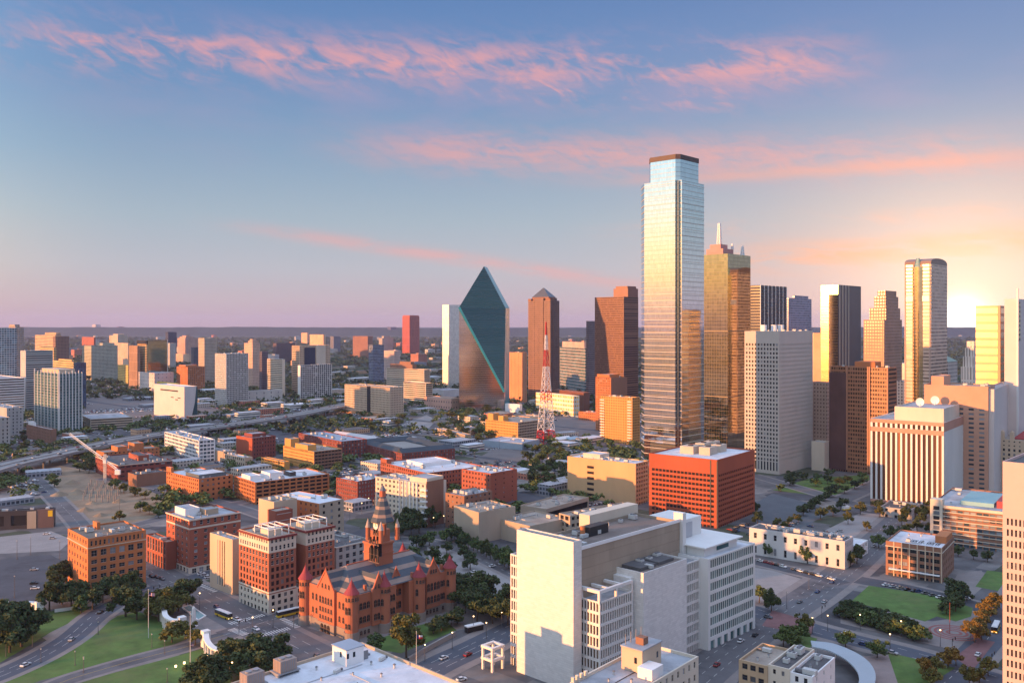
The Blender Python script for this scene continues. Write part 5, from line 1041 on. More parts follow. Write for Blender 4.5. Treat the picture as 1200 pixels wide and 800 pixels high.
asph = mat('asphalt', (.075,.078,.088), .9, .2, scale=.08); asph_l = mat('worn_asphalt', (.125,.122,.125), .9, .2, scale=.08)
conc = mat('pale_concrete', (.27,.25,.235), .9, .16, scale=.1); walkm = mat('pavement', (.22,.195,.18), .9, .18, scale=.15)
grass = mat('lawn_grass', (.085,.150,.034), .95, .38, scale=.11); dirt = mat('dry_earth', (.25,.185,.12), .95, .35, scale=.05)
redpave = mat('red_paving', (.20,.10,.095), .9, .2, scale=.2); markm = mat('road_paint', (.55,.54,.50), .7, .2, scale=.5); yelm = mat('yellow_paint', (.55,.36,.05), .7, .2)
def mottle(m, c2, scale, lo, hi):
    t = m.node_tree; p = t.nodes['Principled BSDF']; lk = p.inputs['Base Color'].links[0].from_socket
    tcn = t.nodes.new('ShaderNodeTexCoord'); ns = t.nodes.new('ShaderNodeTexNoise'); ns.inputs['Scale'].default_value = scale; ns.inputs['Detail'].default_value = 9; ns.inputs['Roughness'].default_value = .7
    mr = t.nodes.new('ShaderNodeMapRange'); mr.inputs[1].default_value = lo; mr.inputs[2].default_value = hi; t.links.new(tcn.outputs['Object'], ns.inputs['Vector']); t.links.new(ns.outputs['Fac'], mr.inputs[0])
    mx = t.nodes.new('ShaderNodeMix'); mx.data_type = 'RGBA'; t.links.new(mr.outputs[0], mx.inputs[0]); t.links.new(lk, mx.inputs[6]); mx.inputs[7].default_value = (*c2, 1); t.links.new(mx.outputs[2], p.inputs['Base Color'])
mottle(grass, (.14,.14,.055), .035, .5, .8)
for m_ in (asph, asph_l): mottle(m_, (.045,.045,.05), .03, .52, .7)
mottle(roof_w, (.34,.33,.32), .06, .52, .75); mottle(roof_g, (.17,.165,.16), .06, .5, .72); mottle(roof_t, (.17,.13,.10), .05, .5, .75)
def flat(name, px, z, m, kind='structure', world=False):
    FLATS.append([(v.x, v.y) for v in [gp(x, y) for x, y in px]]) if not world else None
    b = MB(); b.q(*[(v.x, v.y, z) for v in (px if world else [gp(x, y) for x, y in px])])
    return tag(b.build(name, m), kind=kind)
def smooth(pts, n=6):
    P_ = [pts[0]*2-pts[1]]+pts+[pts[-1]*2-pts[-2]]; out = []
    for i in range(1, len(P_)-2):
        for k in range(n):
            t = k/n; a, b_, c, d = P_[i-1], P_[i], P_[i+1], P_[i+2]
            out.append(.5*((2*b_)+(c-a)*t+(2*a-5*b_+4*c-d)*t*t+(3*b_-a-3*c+d)*t**3))
    return out+[pts[-1]]
def ribbon(b, pts, o0, o1, z, mi=0, z0=None, dash=None):
    nrm = []
    for i in range(len(pts)):
        d = (pts[min(i+1, len(pts)-1)]-pts[max(i-1, 0)]); d.z = 0; d.normalize(); nrm.append(Vector((d.y, -d.x, 0)))
    s = 0
    for i in range(len(pts)-1):
        p, q = pts[i], pts[i+1]; seg = (q-p).length
        if dash:
            u = dash-(s % dash) if s % dash > .45*dash else 0
            d = (q-p).normalized()
            while u < seg:
                e = min(u+.4*dash, seg); a, c = p+d*u, p+d*e
                b.q((*(a+nrm[i]*o0).xy, z), (*(a+nrm[i]*o1).xy, z), (*(c+nrm[i]*o1).xy, z), (*(c+nrm[i]*o0).xy, z), mi=mi); u += dash
            s += seg; continue
        A, B_, C, D_ = p+nrm[i]*o0, p+nrm[i]*o1, q+nrm[i+1]*o1, q+nrm[i+1]*o0
        b.q((A.x,A.y,z), (B_.x,B_.y,z), (C.x,C.y,z), (D_.x,D_.y,z), mi=mi)
        if z0 is not None:
            b.q((A.x,A.y,z0), (A.x,A.y,z), (D_.x,D_.y,z), (D_.x,D_.y,z0), mi=mi); b.q((B_.x,B_.y,z0), (B_.x,B_.y,z), (C.x,C.y,z), (C.x,C.y,z0), mi=mi)
ROADZ = [.0713]; CLINES = []; FLATS = []
def road(px, width, lanes=(), walk=3.2, m=None, yellow=None, name='road'):
    pts = [gp(x, y) for x, y in px]; pts = smooth(pts) if len(pts) > 2 else [pts[0].lerp(pts[1], i/20) for i in range(21)]
    z = ROADZ[0]; ROADZ[0] += .004
    CLINES.append((np.array([(p.x, p.y) for p in pts]), width/2+walk))
    b = MB(); ribbon(b, pts, -width/2, width/2, z); tag(b.build(name, m or asph), kind='structure')
    if walk:
        b = MB(); ribbon(b, pts, -width/2-walk, -width/2, z-.02+.0, 0, None); ribbon(b, pts, width/2, width/2+walk, z-.02, 0, None); tag(b.build('pavement', walkm), kind='structure')
    b = MB()
    for l in lanes: ribbon(b, pts, l-.09, l+.09, z+.02, 0, None, 9.0)
    if yellow is not None: ribbon(b, pts, yellow-.1, yellow+.1, z+.022, 1)
    if b.f: tag(b.build('lane_marking', [markm, yelm]), kind='structure')
    return pts
# the plaza with its two curving streets
flat('lawn', [(-60,860),(0,797),(52,776),(74,764),(98,750),(122,731),(138,721),(160,716),(190,724),(205,738),(222,747),(200,756),(157,769),(98,785),(47,797),(-10,820)], .03, grass)
flat('lawn', [(40,830),(80,802),(140,786),(200,770),(236,760),(262,772),(262,785),(300,840)], .03, grass)
flat('lawn', [(-40,790),(0,776),(24,762),(60,740),(96,722),(118,710),(80,712),(52,717),(34,726),(22,738),(0,750),(-40,770)], .03, grass)
e1 = road([(-60,812),(0,790),(48,768),(84,746),(112,722),(136,707),(168,694),(205,683),(250,671),(310,657)], 12.5, (-2,2), 3.0, mat('blue_grey_asphalt',(.078,.088,.108),.85,.16,scale=.08), name='road')
road([(20,826),(70,800),(120,784),(170,770),(220,757),(262,744)], 9.5, (), 2.2, asph_l, 0.0)
road([(150,655),(190,676),(235,699),(290,728),(345,757),(420,796),(470,822)], 23, (-6,0,6), 3.5, asph_l)
road([(262,744),(330,722),(400,700)], 13, (0,), 2.5, asph_l)
road([(440,826),(500,786),(560,757),(600,737),(640,718)], 17, (-4,0,4), 4.5, mat('blue_grey_asphalt',(0,0,0)))
road([(400,640),(470,632),(530,640),(580,660),(640,690)], 13, (-3,3), 3, asph_l)
flat('pavement', [(232,724),(246,713),(275,728),(283,735),(262,745),(245,742)], .045, walkm)
flat('pavement', [(505,700),(600,720),(600,750),(555,735),(500,745),(470,760),(440,770),(395,745),(360,735),(410,715)], .035, walkm)
flat('lawn', [(420,757),(470,765),(535,738),(520,725),(480,735)], .06, grass)
flat('pavement', [(500,640),(560,640),(590,650),(640,690),(600,700),(545,690),(505,665)], .036, conc)
flat('road', [(-30,662),(-30,712),(30,706),(90,697),(82,662),(60,650),(20,652)], .04, asph)
flat('road', [(-30,632),(-30,650),(70,645),(85,632),(60,622)], .04, conc)
# zebra crossings at the wide street
def zebra(p0, p1, depth, n):
    a, c = gp(*p0), gp(*p1); d = (c-a); L_ = d.length; d.normalize(); nn = Vector((-d.y, d.x, 0)); b = MB()
    for i in range(n):
        s = L_*(i+.25)/n; w_ = L_/n*.5; p, q = a+d*s, a+d*(s+w_); e = nn*depth
        b.q((p.x,p.y,.14), (q.x,q.y,.14), ((q+e).x,(q+e).y,.14), ((p+e).x,(p+e).y,.14))
    tag(b.build('crossing_marking', markm), kind='structure')
zebra((271,732), (312,721), 4, 14); zebra((298,748), (342,737), 4, 14); zebra((266,738), (284,745), 4, 8); zebra((322,722), (346,736), 3, 10); zebra((228,684), (250,694), 3, 8)
# building site and street beyond the warehouse
flat('building_site', [(40,556),(70,545),(150,560),(200,588),(180,606),(130,620),(95,612),(60,590)], .03, dirt)
road([(28,548),(50,570),(80,600),(110,632),(150,655)], 13, (0,), 2.5, asph_l)
road([(110,628),(170,612),(230,598),(330,580)], 10, (), 2.5, asph_l)
road([(120,560),(200,574),(270,592),(330,612)], 11, (), 2.5, asph_l)
# elevated highway on piers
hz = 10.0
hp = smooth([gp(x, y, hz) for x, y in ((-60,566),(0,546.5),(60,533),(110,522),(170,511),(240,501.5),(300,493),(345,486),(390,477),(440,467),(520,455))])
CLINES.append((np.array([(p.x, p.y) for p in hp]), 17))
b = MB(); ribbon(b, hp, -14, 14, hz, 0, hz-1.6); 
for i in range(len(hp)-1): pass
ribbon(b, hp, -14.5, -13.9, hz+1.0, 1, hz-1.6); ribbon(b, hp, 13.9, 14.5, hz+1.0, 1, hz-1.6); ribbon(b, hp, -.3, .3, hz+.8, 1, hz)
for o in (-9,-4.6,4.6,9): ribbon(b, hp, o-.12, o+.12, hz+.02, 2, None, 12)
hw = thing('highway_overpass', 'long elevated concrete highway curving across the view on round piers', 'overpass')
b.build('deck', [mat('highway_concrete',(.27,.25,.235),.9,.15,scale=.05), conc, markm], hw)
for i in range(1, len(hp)-8, 3):
    d = (hp[i+1]-hp[i]).normalized(); nn = Vector((d.y,-d.x,0))
    for o in (-10, 10):
        p = hp[i]+nn*o; b = MB(); b.cyl(0, 0, 1.0, 1.0, -.5, hz-1.61, 10); b.build('pier', conc, hw, (p.x, p.y, 0))
    q0, q1 = hp[i]-nn*12, hp[i]+nn*12; b = MB(); b.bar((q0.x,q0.y,hz-2.2), (q1.x,q1.y,hz-2.2), 1.2); b.build('cross_beam', conc, hw)
# right side streets and squares
road([(790,818),(840,775),(900,730),(955,694),(1000,660),(1040,622),(1072,592),(1100,560)], 21, (-5,0,5), 4.5, asph_l)
road([(850,705),(905,722),(960,739),(1010,752),(1070,767),(1130,785),(1200,806)], 15, (-3.4,3.4), 4.5, mat('blue_grey_asphalt',(0,0,0)))
road([(1070,830),(1120,788),(1160,745),(1190,705),(1215,665)], 14, (0,), 3.5, mat('blue_grey_asphalt',(0,0,0)))
road([(1005,679),(1060,689),(1110,701),(1150,712),(1210,730)], 15, (), 3, asph)
road([(860,652),(910,664),(960,676),(990,684)], 11, (), 3, asph)
road([(880,556),(930,570),(985,586),(1030,598)], 13, (), 3, asph_l)
road([(985,586),(1025,568),(1060,550)], 16, (), 3, asph_l)
flat('lawn', [(1018,686),(1060,692),(1103,700),(1140,712),(1138,722),(1120,728),(1098,722),(1084,728),(1040,716),(998,704)], .12, grass)
flat('pavement', [(985,712),(1040,716),(1090,728),(1120,724),(1145,715),(1160,722),(1140,745),(1120,762),(1060,748),(985,730)], .10, walkm)
flat('lawn', [(1157,668),(1180,671),(1215,680),(1215,703),(1175,693),(1143,687)], .05, grass)
flat('lawn', [(1040,764),(1100,778),(1120,782),(1095,798),(1075,830),(1052,800)], .1205, grass)
flat('lawn', [(935,742),(958,748),(948,760),(925,756)], .12, grass)
flat('pavement', [(1000,770),(1040,766),(1062,790),(1070,830),(1000,830),(1020,790)], .1107, mat('drive_paving',(.26,.21,.19),.9,.15,scale=.2))
flat('parking_lot', [(868,662),(905,668),(975,688),(940,703),(900,716),(868,708)], .03, conc)
flat('parking_lot', [(884,590),(905,578),(960,592),(972,602),(930,622),(884,630)], .03, mat('lot_asphalt',(.10,.115,.125),.9,.15,scale=.08))
flat('parking_lot', [(940,634),(1010,600),(1060,606),(1075,622),(1025,650),(985,640)], .03, conc)
flat('parking_lot', [(1122,672),(1150,668),(1160,680),(1140,698),(1112,692)], .03, walkm)
flat('lawn', [(905,574),(950,560),(1018,556),(1022,576),(985,584)], .03, grass)
c0 = gp(1118, 741); b = MB()
for i, r_ in enumerate((3, 5.5, 8, 10.5)):
    for k in range(32): a0, a1 = 2*math.pi*k/32, 2*math.pi*(k+1)/32; b.q(*[(c0.x+q*math.cos(a), c0.y+q*math.sin(a), .125) for q, a in ((r_-.7,a0),(r_+.6,a0),(r_+.6,a1),(r_-.7,a1))])
tag(b.build('ring_paving', mat('red_ring',(.24,.09,.08),.9)), kind='structure')
flat('road', [(905,715),(955,729),(950,745),(893,733)], .155, redpave); flat('road', [(1118,770),(1148,748),(1166,752),(1140,785)], .155, redpave)
# parking lots in the middle
flat('parking_lot', [(94,470),(120,462),(185,468),(240,474),(260,484),(180,490),(98,488)], .03, mat('far_lot',(.16,.14,.13),.9,.2))
flat('parking_lot', [(630,508),(660,488),(710,492),(712,512),(660,516)], .03, mat('far_lot',(0,0,0)))
flat('parking_lot', [(560,536),(580,526),(640,530),(620,545),(570,548)], .03, mat('far_lot',(0,0,0)))
flat('parking_lot', [(590,592),(606,575),(665,588),(660,604),(620,600)], .03, asph)
flat('parking_lot', [(300,512),(330,499),(395,500),(385,514),(330,522)], .03, asph)
flat('parking_lot', [(470,498),(500,486),(512,492),(498,506)], .03, conc)
flat('parking_lot', [(404,628),(432,616),(445,620),(425,640)], .03, asph)
# pale curving canopy roof at the lower right
root = thing('curved_canopy', 'pale blue curved canopy roof sweeping round the white painted shop', 'canopy')
outer = smooth([gp(x, y, 5) for x, y in ((950,750),(975,753),(997,761),(1014,771),(1024,783),(1026,796),(1020,812))], 4)
inner = smooth([gp(x, y, 5) for x, y in ((952,757),(970,761),(988,770),(1000,780),(1006,790),(1006,800),(1000,812))], 4)
b = MB()
for i in range(len(outer)-1):
    o0, o1, i0, i1 = outer[i], outer[i+1], inner[i], inner[i+1]
    for zz_ in (5.0, 4.5): b.q((*o0.xy,zz_), (*o1.xy,zz_), (*i1.xy,zz_), (*i0.xy,zz_))
    b.q((*o0.xy,4.5), (*o1.xy,4.5), (*o1.xy,5.0), (*o0.xy,5.0)); b.q((*i0.xy,4.5), (*i1.xy,4.5), (*i1.xy,5.0), (*i0.xy,5.0))
b.build('roof', mat('canopy_roof',(.36,.42,.45),.6,.08), root)
for i in range(1, len(outer), 4): b = MB(); b.cyl(0, 0, .25, .25, 0, 4.49, 8); p = outer[i].lerp(inner[i], .3); b.build('post', white_p, root, (p.x, p.y, 0))
# ---------------------------------------------------------------- trees
def crown_mesh(name, seed, n, wid, kind, lobes):
    r = np.random.RandomState(seed)
    cs = [(0, 0, .60, .24)] + [(wid*.36*math.cos(a)*r.uniform(.55, 1.3), wid*.36*math.sin(a)*r.uniform(.55, 1.3), r.uniform(.36, .88), r.uniform(.11, .21)) for a in np.linspace(0, 6.28, lobes+3, endpoint=False)]
    cs.append((r.uniform(-.06, .06), r.uniform(-.06, .06), .86, .14))
    wts = np.array([c[3]**2 for c in cs]); wts /= wts.sum()
    pick = r.choice(len(cs), n, p=wts); C_a = np.array(cs)[pick]
    d = r.normal(size=(n, 3)); d /= np.linalg.norm(d, axis=1)[:, None]
    rad = C_a[:, 3]*(r.uniform(0, 1, n)**.33)*r.uniform(.85, 1.12, n)
    p = C_a[:, :3] + d*rad[:, None]*np.array([1.15*wid, 1.15*wid, .95]) if wid < 1 else C_a[:, :3] + d*rad[:, None]*np.array([1.2, 1.2, .9])
    s = r.uniform(.7, 1.4, n)*(.030 if n > 1500 else .042 if n > 600 else .075)
    nrm = d*.6 + r.normal(size=(n, 3))*.6 + np.array([0, 0, .35]); nrm /= np.linalg.norm(nrm, axis=1)[:, None]
    t = np.cross(nrm, r.normal(size=(n, 3))); t /= np.linalg.norm(t, axis=1)[:, None]; bt = np.cross(nrm, t)
    v = np.stack([p+t*s[:,None]*1.3, p+bt*s[:,None]*.8, p-t*s[:,None]*1.3, p-bt*s[:,None]*.8], 1).reshape(-1, 3)
    me = bpy.data.meshes.new(name); me.vertices.add(len(v)); me.vertices.foreach_set('co', v.astype(np.float32).ravel())
    me.loops.add(n*4); me.loops.foreach_set('vertex_index', np.arange(n*4, dtype=np.int32)); me.polygons.add(n); me.polygons.foreach_set('loop_start', np.arange(0, n*4, 4, dtype=np.int32)); me.update(); me.validate()
    return me
def leaf_mat(name, c1, c2):
    m = bpy.data.materials.new(name); m.use_nodes = True; t = m.node_tree; p = t.nodes['Principled BSDF']; L = t.links.new
    p.inputs['Roughness'].default_value = .75; p.inputs['Specular IOR Level'].default_value = .2
    ge = t.nodes.new('ShaderNodeNewGeometry'); oi = t.nodes.new('ShaderNodeObjectInfo')
    f = _n(t, 'MULTIPLY_ADD', ge.outputs['Random Per Island'], .6, _n(t, 'MULTIPLY', oi.outputs['Random'], .4))
    mx = t.nodes.new('ShaderNodeMix'); mx.data_type = 'RGBA'; L(f, mx.inputs[0]); mx.inputs[6].default_value = (*c1, 1); mx.inputs[7].default_value = (*c2, 1); L(mx.outputs[2], p.inputs['Base Color'])
    return m
LEAF = {'o': leaf_mat('dark_oak_leaves', (.026,.046,.017), (.085,.104,.034)), 'l': leaf_mat('green_leaves', (.040,.075,.022), (.115,.145,.040)),
        'a': leaf_mat('autumn_leaves', (.11,.085,.018), (.22,.13,.026)), 'v': leaf_mat('olive_leaves', (.065,.072,.020), (.16,.145,.032))}
barkm = mat('bark', (.09,.065,.045), .9)
def trunk_mesh(seed):
    r = random.Random(seed); b = MB(); b.cyl(0, 0, .030, .018, -.02, .42, 7)
    for i in range(4):
        a = i*1.6+r.uniform(0, .8); b.bar((0, 0, .30+.03*i), (.16*math.cos(a), .16*math.sin(a), .62+r.uniform(0, .1)), .016)
    return b.mesh('trunk', [barkm])
CR = {}
def crown(kind, size, var):
    k = (kind, size, var)
    if k not in CR:
        n = {'b': 2600, 'm': 950, 's': 300}[size]
        me = crown_mesh('crown', var*7+{'b':1,'m':2,'s':3}[size], n, (.95, .8, .72, .88)[var % 4], kind, (6, 7, 5, 6)[var % 4]); me.materials.append(LEAF[kind]); CR[k] = me
    return CR[k]
TRK = [trunk_mesh(i) for i in range(3)]
NTREE = [0]
def tree(px, py, h, kind, label, group, world=None, name='tree', cat='tree', wide=1.0):
    p = world or gp(px, py); NTREE[0] += 1
    hp_ = h*F_PX/p.y; size = 'b' if hp_ > 26 else 'm' if hp_ > 11 else 's'
    t = thing(name, label, cat, (p.x, p.y, 0), rnd.uniform(0, 6.28), group); t.scale = (h*wide, h*wide, h)
    if name == 'tree': link('trunk', TRK[NTREE[0] % 3], t)
    c = link('crown', crown(kind, size, rnd.randrange(4)), t)
    if name == 'shrub': c.location = (0, 0, -.22); c.scale = (1.15, 1.15, 1.12)
    return t
def row(pts, h, kinds, label, group, name='tree', cat='tree', jit=1.0, wide=1.0):
    for (x, y) in pts: tree(x+rnd.uniform(-jit, jit), y+rnd.uniform(-jit, jit)*.6, h*rnd.uniform(.82, 1.18), rnd.choice(kinds), label, group, name=name, cat=cat, wide=wide)
def spread(poly, n, rngseed):
    r = random.Random(rngseed); xs = [p[0] for p in poly]; ys = [p[1] for p in poly]; out = []
    def inside(x, y):
        c = False; j = len(poly)-1
        for i in range(len(poly)):
            (a, b_), (c_, d) = poly[i], poly[j]
            if (b_ > y) != (d > y) and x < (c_-a)*(y-b_)/(d-b_)+a: c = not c
            j = i
        return c
    md = math.sqrt((max(xs)-min(xs))*(max(ys)-min(ys))*2.2/n)*.55
    for _ in range(n*60):
        x, y = r.uniform(min(xs), max(xs)), r.uniform(min(ys), max(ys))
        if inside(x, y) and all(math.hypot(x-a, (y-b_)*1.8) > md for a, b_ in out): out.append((x, y))
        if len(out) >= n: break
    return out
row([(-8,760),(12,764),(26,757),(4,745),(18,742),(30,748)], 17, 'o', 'big dark oak in the clump beside the white colonnade', 'oaks beside the white colonnade', wide=1.1)
row([(58,716),(72,708),(84,712),(96,708),(108,714),(120,706),(134,704),(148,702),(66,692),(78,686),(158,698)], 13, 'o', 'dark oak in the grove at the foot of the orange brick warehouse', 'oaks at the foot of the warehouse', wide=1.1)
tree(95, 718, 9, 'l', 'small bright green tree standing alone on the lawn slope', None)
row([(148,722),(160,726),(172,722),(186,728),(198,722),(210,716),(218,710)], 14.5, 'ov', 'broad oak in the plaza grove behind the flagpole', 'oaks in the plaza grove', wide=1.15)
row([(202,752),(216,748),(229,756)], 8, 'v', 'low round tree between the two white pergolas', 'low trees by the pergolas', wide=1.25)
row([(270,784),(284,790),(298,796),(314,792),(326,784),(305,780),(252,806),(240,812)], 14, 'o', 'big oak in the clump in front of the white roofed building', 'oaks before the white roof', wide=1.15)
tree(476, 770, 18, 'v', 'large olive green tree on the lawn of the red courthouse', None, wide=1.0)
tree(440, 764, 8, 'l', 'small round tree at the corner turret of the red courthouse', None, wide=1.2)
row([(508,742),(518,738),(528,734),(536,730)], 7.5, 'o', 'low dense tree by the courthouse side wall', 'low trees by the courthouse wall', wide=1.4)
row(spread([(522,700),(545,690),(597,712),(598,735),(560,732)], 13, 2), 13, 'o', 'dark oak in the thick grove between the two courthouses', 'oaks between the courthouses', wide=1.15)
row(spread([(462,650),(500,632),(560,640),(552,668),(505,682),(470,668)], 14, 3), 8.5, 'ol', 'round tree in the garden square behind the clock tower', 'trees in the garden square', wide=1.2)
row([(528+x*5.2, 632+x*2.6) for x in range(15)], 10.5, 'ol', 'street tree in the long row along the tan hall', 'street trees along the tan hall', wide=.95)
row(spread([(455,624),(500,612),(512,618),(470,634)], 9, 4), 14, 'o', 'tall dark tree in front of the balcony office', 'trees in front of the balcony office', wide=.85)
row(spread([(606,560),(622,532),(664,530),(664,572),(640,580)], 18, 5), 12, 'olv', 'tree in the car park grove left of the tan garage', 'trees in the car park grove', wide=1.35)
row(spread([(500,508),(520,488),(575,485),(592,502),(578,520),(530,520)], 14, 6), 13, 'vlo', 'tree in the olive grove below the faceted tower', 'trees below the faceted tower', wide=1.4)
row(spread([(398,502),(410,488),(478,486),(484,500),(440,506)], 10, 7), 10, 'olv', 'tree in the park strip below the beige twin block', 'trees below the beige twin block', wide=1.4)
row(spread([(340,508),(352,490),(398,484),(400,500)], 8, 17), 9, 'ol', 'tree beside the highway near the beige twin block', 'trees beside the highway', wide=1.4)
row([(178+i*8.2, 499-i*.5) for i in range(11)], 9, 'vlo', 'tree in the hedge-like row before the museum cube', 'trees before the museum cube', wide=1.4)
row(spread([(98,462),(104,442),(140,440),(160,452),(155,464)], 12, 8), 13, 'o', 'dark tree in the park beside the teal apartment tower', 'trees in the far park', wide=1.4)
row(spread([(84,552),(92,536),(118,540),(120,556)], 6, 9), 11, 'ol', 'dark tree under the highway by the crane', 'trees under the highway', wide=1.4)
row([(30+i*14, 531-i*3) for i in range(5)], 7, 'vo', 'low tree along the far side of the highway', 'trees along the highway', wide=1.4)
row([(135,572),(145,577),(157,581),(170,584),(185,590),(200,584),(165,600),(174,602),(186,606),(140,612),(60,566),(64,570)], 7.5, 'vl', 'small green tree around the building site', 'small trees round the building site', wide=1.4)
row(spread([(12,540),(30,505),(38,508),(30,540)], 4, 10), 10, 'o', 'dark street tree in the side street by the grey block', 'trees in the side street')
row(spread([(905,580),(930,560),(1018,556),(1020,572),(985,580),(940,572)], 15, 11), 7.5, 'ol', 'small park tree in the green square by the copper slab', 'trees in the green square', wide=1.4)
row([(942+i*6, 604-i*4.4) for i in range(7)], 8, 'o', 'dark tree in the dense row between two car parks', 'trees between the car parks', wide=1.3)
row([(962,608),(976,604),(984,598),(990,594)], 8.5, 'o', 'dark round tree by the yellow truck', 'trees by the yellow truck', wide=1.2)
row([(925,615),(935,612),(920,622),(910,618)], 7.5, 'va', 'reddish dark tree at the lower edge of the blue grey car park', 'trees at the car park edge')
row([(893,632),(888,614),(885,600)], 9, 'o', 'dark tree at the foot of the red brick block', 'trees at the foot of the red block')
row([(994,614),(1016,622),(1008,602),(1030,606)], 8.5, 'v', 'small olive tree standing in the rooftop car park', 'trees in the concrete car park')
row(spread([(1040,632),(1062,608),(1088,600),(1090,630),(1064,640)], 12, 12), 9.5, 'ov', 'dark tree in the grove between car park and banded loft block', 'trees in the grove by the loft block')
row([(1026+i*7.5, 596+i*1.3) for i in range(9)], 7.5, 'ov', 'dark tree along the foot of the white ribbed block', 'trees along the white ribbed block')
row([(902,652)], 9.5, 'l', 'bright round tree at the far end of the long white wall', None)
row([(946,660)], 9.5, 'l', 'bright round tree at the middle of the long white wall', None)
row([(997,664),(1004,660)], 10.5, 'o', 'dark tree at the corner of the long white building', 'trees at the white corner')
row([(1030,642)], 9.5, 'l', 'round green tree beside the brick storehouse', None, wide=1.2)
row([(1122,652),(1140,655),(1158,658)], 7.5, 'o', 'small dark round tree before the banded loft block', 'trees before the banded loft block', wide=1.1)
row([(992+i*5.6, 713+i*1.7) for i in range(15)], 5.6, 'o', 'dark clipped shrub in the back hedge row of the plaza lawn', 'shrubs in the back hedge', 'shrub', 'shrub', wide=1.4)
row([(984+i*6.3, 722+i*1.9) for i in range(16)], 7.2, 'ol', 'bushy green shrub in the front hedge row of the plaza lawn', 'shrubs in the front hedge', 'shrub', 'shrub', wide=1.25)
row(spread([(1104,722),(1112,698),(1128,692),(1134,704),(1118,724)], 9, 13), 8, 'o', 'dark dense tree at the end of the plaza lawn', 'dark trees at the lawn end', wide=1.2)
row([(1141,752),(1147,744),(1151,735),(1157,728),(1161,720),(1150,750)], 9.5, 'a', 'orange autumn tree along the bus street', 'autumn trees on the bus street', wide=1.1)
tree(1167, 714, 8, 'v', 'olive green tree at the end of the autumn trees', None, wide=1.2)
row([(1086,796),(1098,790),(1110,782),(1092,806),(1120,780)], 8.5, 'av', 'orange green autumn tree on the lower lawn corner', 'autumn trees on the lower lawn', wide=1.1)
row([(1148,800),(1158,792),(1135,806)], 8, 'v', 'small olive tree in the middle of the lower street', 'trees in the lower street')
row([(918,758),(928,756),(938,752)], 9, 'l', 'leafy tree behind the tan brick shop', 'trees behind the tan brick shop', wide=1.2)
tree(943, 742, 9.5, 'v', 'olive tree at the traffic lights by the red crossing', None)
tree(991, 758, 7.5, 'l', 'round tree beside the curved canopy', None, wide=1.3)
tree(1028, 770, 8, 'l', 'bushy tree beyond the curved canopy', None, wide=1.3)
tree(890, 706, 9, 'l', 'round tree beside the white glass block', None, wide=1.1)
tree(904, 716, 12, 'o', 'tall narrow dark tree at the concrete lot corner', None, wide=.75)
row([(1112,704),(1120,706)], 3.5, 'o', 'low shrub', 'x', 'shrub', 'shrub') if False else None
# far woods: one mass
def woods():
    r = np.random.RandomState(5); base = crown_mesh('tmp', 3, 26, .9, 'o', 5); v0 = np.empty(len(base.vertices)*3, np.float32); base.vertices.foreach_get('co', v0); v0 = v0.reshape(-1, 3)
    v0 = v0*np.array([1,1,1]); k = 26
    # leaf clumps of a far crown are bigger
    q = v0.reshape(k, 4, 3); cen = q.mean(1, keepdims=True); q = cen+(q-cen)*2.2
    allv = []
    n = 16000
    Y = 1150*np.exp(r.uniform(0, 1, n)**.8*math.log(9000/1150)); X = Y*r.uniform(-.62, .62, n)
    keep = np.sin(X*.011+2*np.sin(Y*.004))+np.sin(Y*.013+X*.003)+r.uniform(-1.3, 1.3, n) > np.where(Y < 1700, 1.1, -.6)
    keep &= ~((Y < 1500) & (X > 120))
    X, Y = X[keep], Y[keep]
    for x, y in zip(X, Y):
        h = r.uniform(7, 13)*(1 if y < 2500 else 1+(y-2500)/5500); a = r.uniform(0, 6.28); c, s = math.cos(a), math.sin(a); wd_ = h*(1.2 if y < 2500 else 2.2)
        p = q.reshape(-1, 3); allv.append(np.stack([(p[:,0]*c-p[:,1]*s)*wd_+x, (p[:,0]*s+p[:,1]*c)*wd_+y, (p[:,2]-.15)*h*1.1], 1))
    V = np.concatenate(allv).astype(np.float32); nf = len(V)//4
    me = bpy.data.meshes.new('far_woods'); me.vertices.add(len(V)); me.vertices.foreach_set('co', V.ravel()); me.loops.add(nf*4); me.loops.foreach_set('vertex_index', np.arange(nf*4, dtype=np.int32)); me.polygons.add(nf); me.polygons.foreach_set('loop_start', np.arange(0, nf*4, 4, dtype=np.int32)); me.update()
    me.materials.append(LEAF['o']); bpy.data.meshes.remove(base)
    tag(link('far_woods', me), 'dark green woods and street trees filling the plain to the horizon', 'woods', kind='stuff')
woods()
# ---------------------------------------------------------------- low roofs among the far trees
fm_ = [far((.60,.50,.40), (.12,.11,.11), 3.4, 3.6, .5, .5), far((.68,.62,.54), (.10,.12,.14), 4, 3.6, 1, .45), far((.48,.18,.11), DW, 3.6, 3.6, .45, .5), far((.60,.36,.22), (.2,.12,.08), 3.4, 3.6, .5, .5), far((.30,.31,.34), (.06,.08,.1), 3.4, 3.6, .7, .6)]
fm_0 = [far((.50,.42,.36), DW, 5, 4, .5, .4), far((.62,.58,.53), (.2,.2,.2), 6, 4, .5, .35), far((.40,.20,.13), DW, 4, 4, .4, .4), far((.55,.36,.22), DW, 5, 4, .5, .4), far((.28,.25,.25), DW, 5, 4, .6, .4)]
rr = random.Random(8); fr = [roof_g, roof_w, roof_t, roof_d]
LM = {}
def low_mesh(i, w_, d_, h_):
    k = (i, w_, d_, h_)
    if k not in LM:
        b = MB(); b.box(0, w_, 0, d_, -1, h_, 0, 1)
        if h_ > 10: b.box(w_*.3, w_*.6, d_*.3, d_*.6, h_, h_+3, 0, 1)
        LM[k] = b.mesh('low_building', [fm_[i % 5], fr[i % 4]])
    return LM[k]
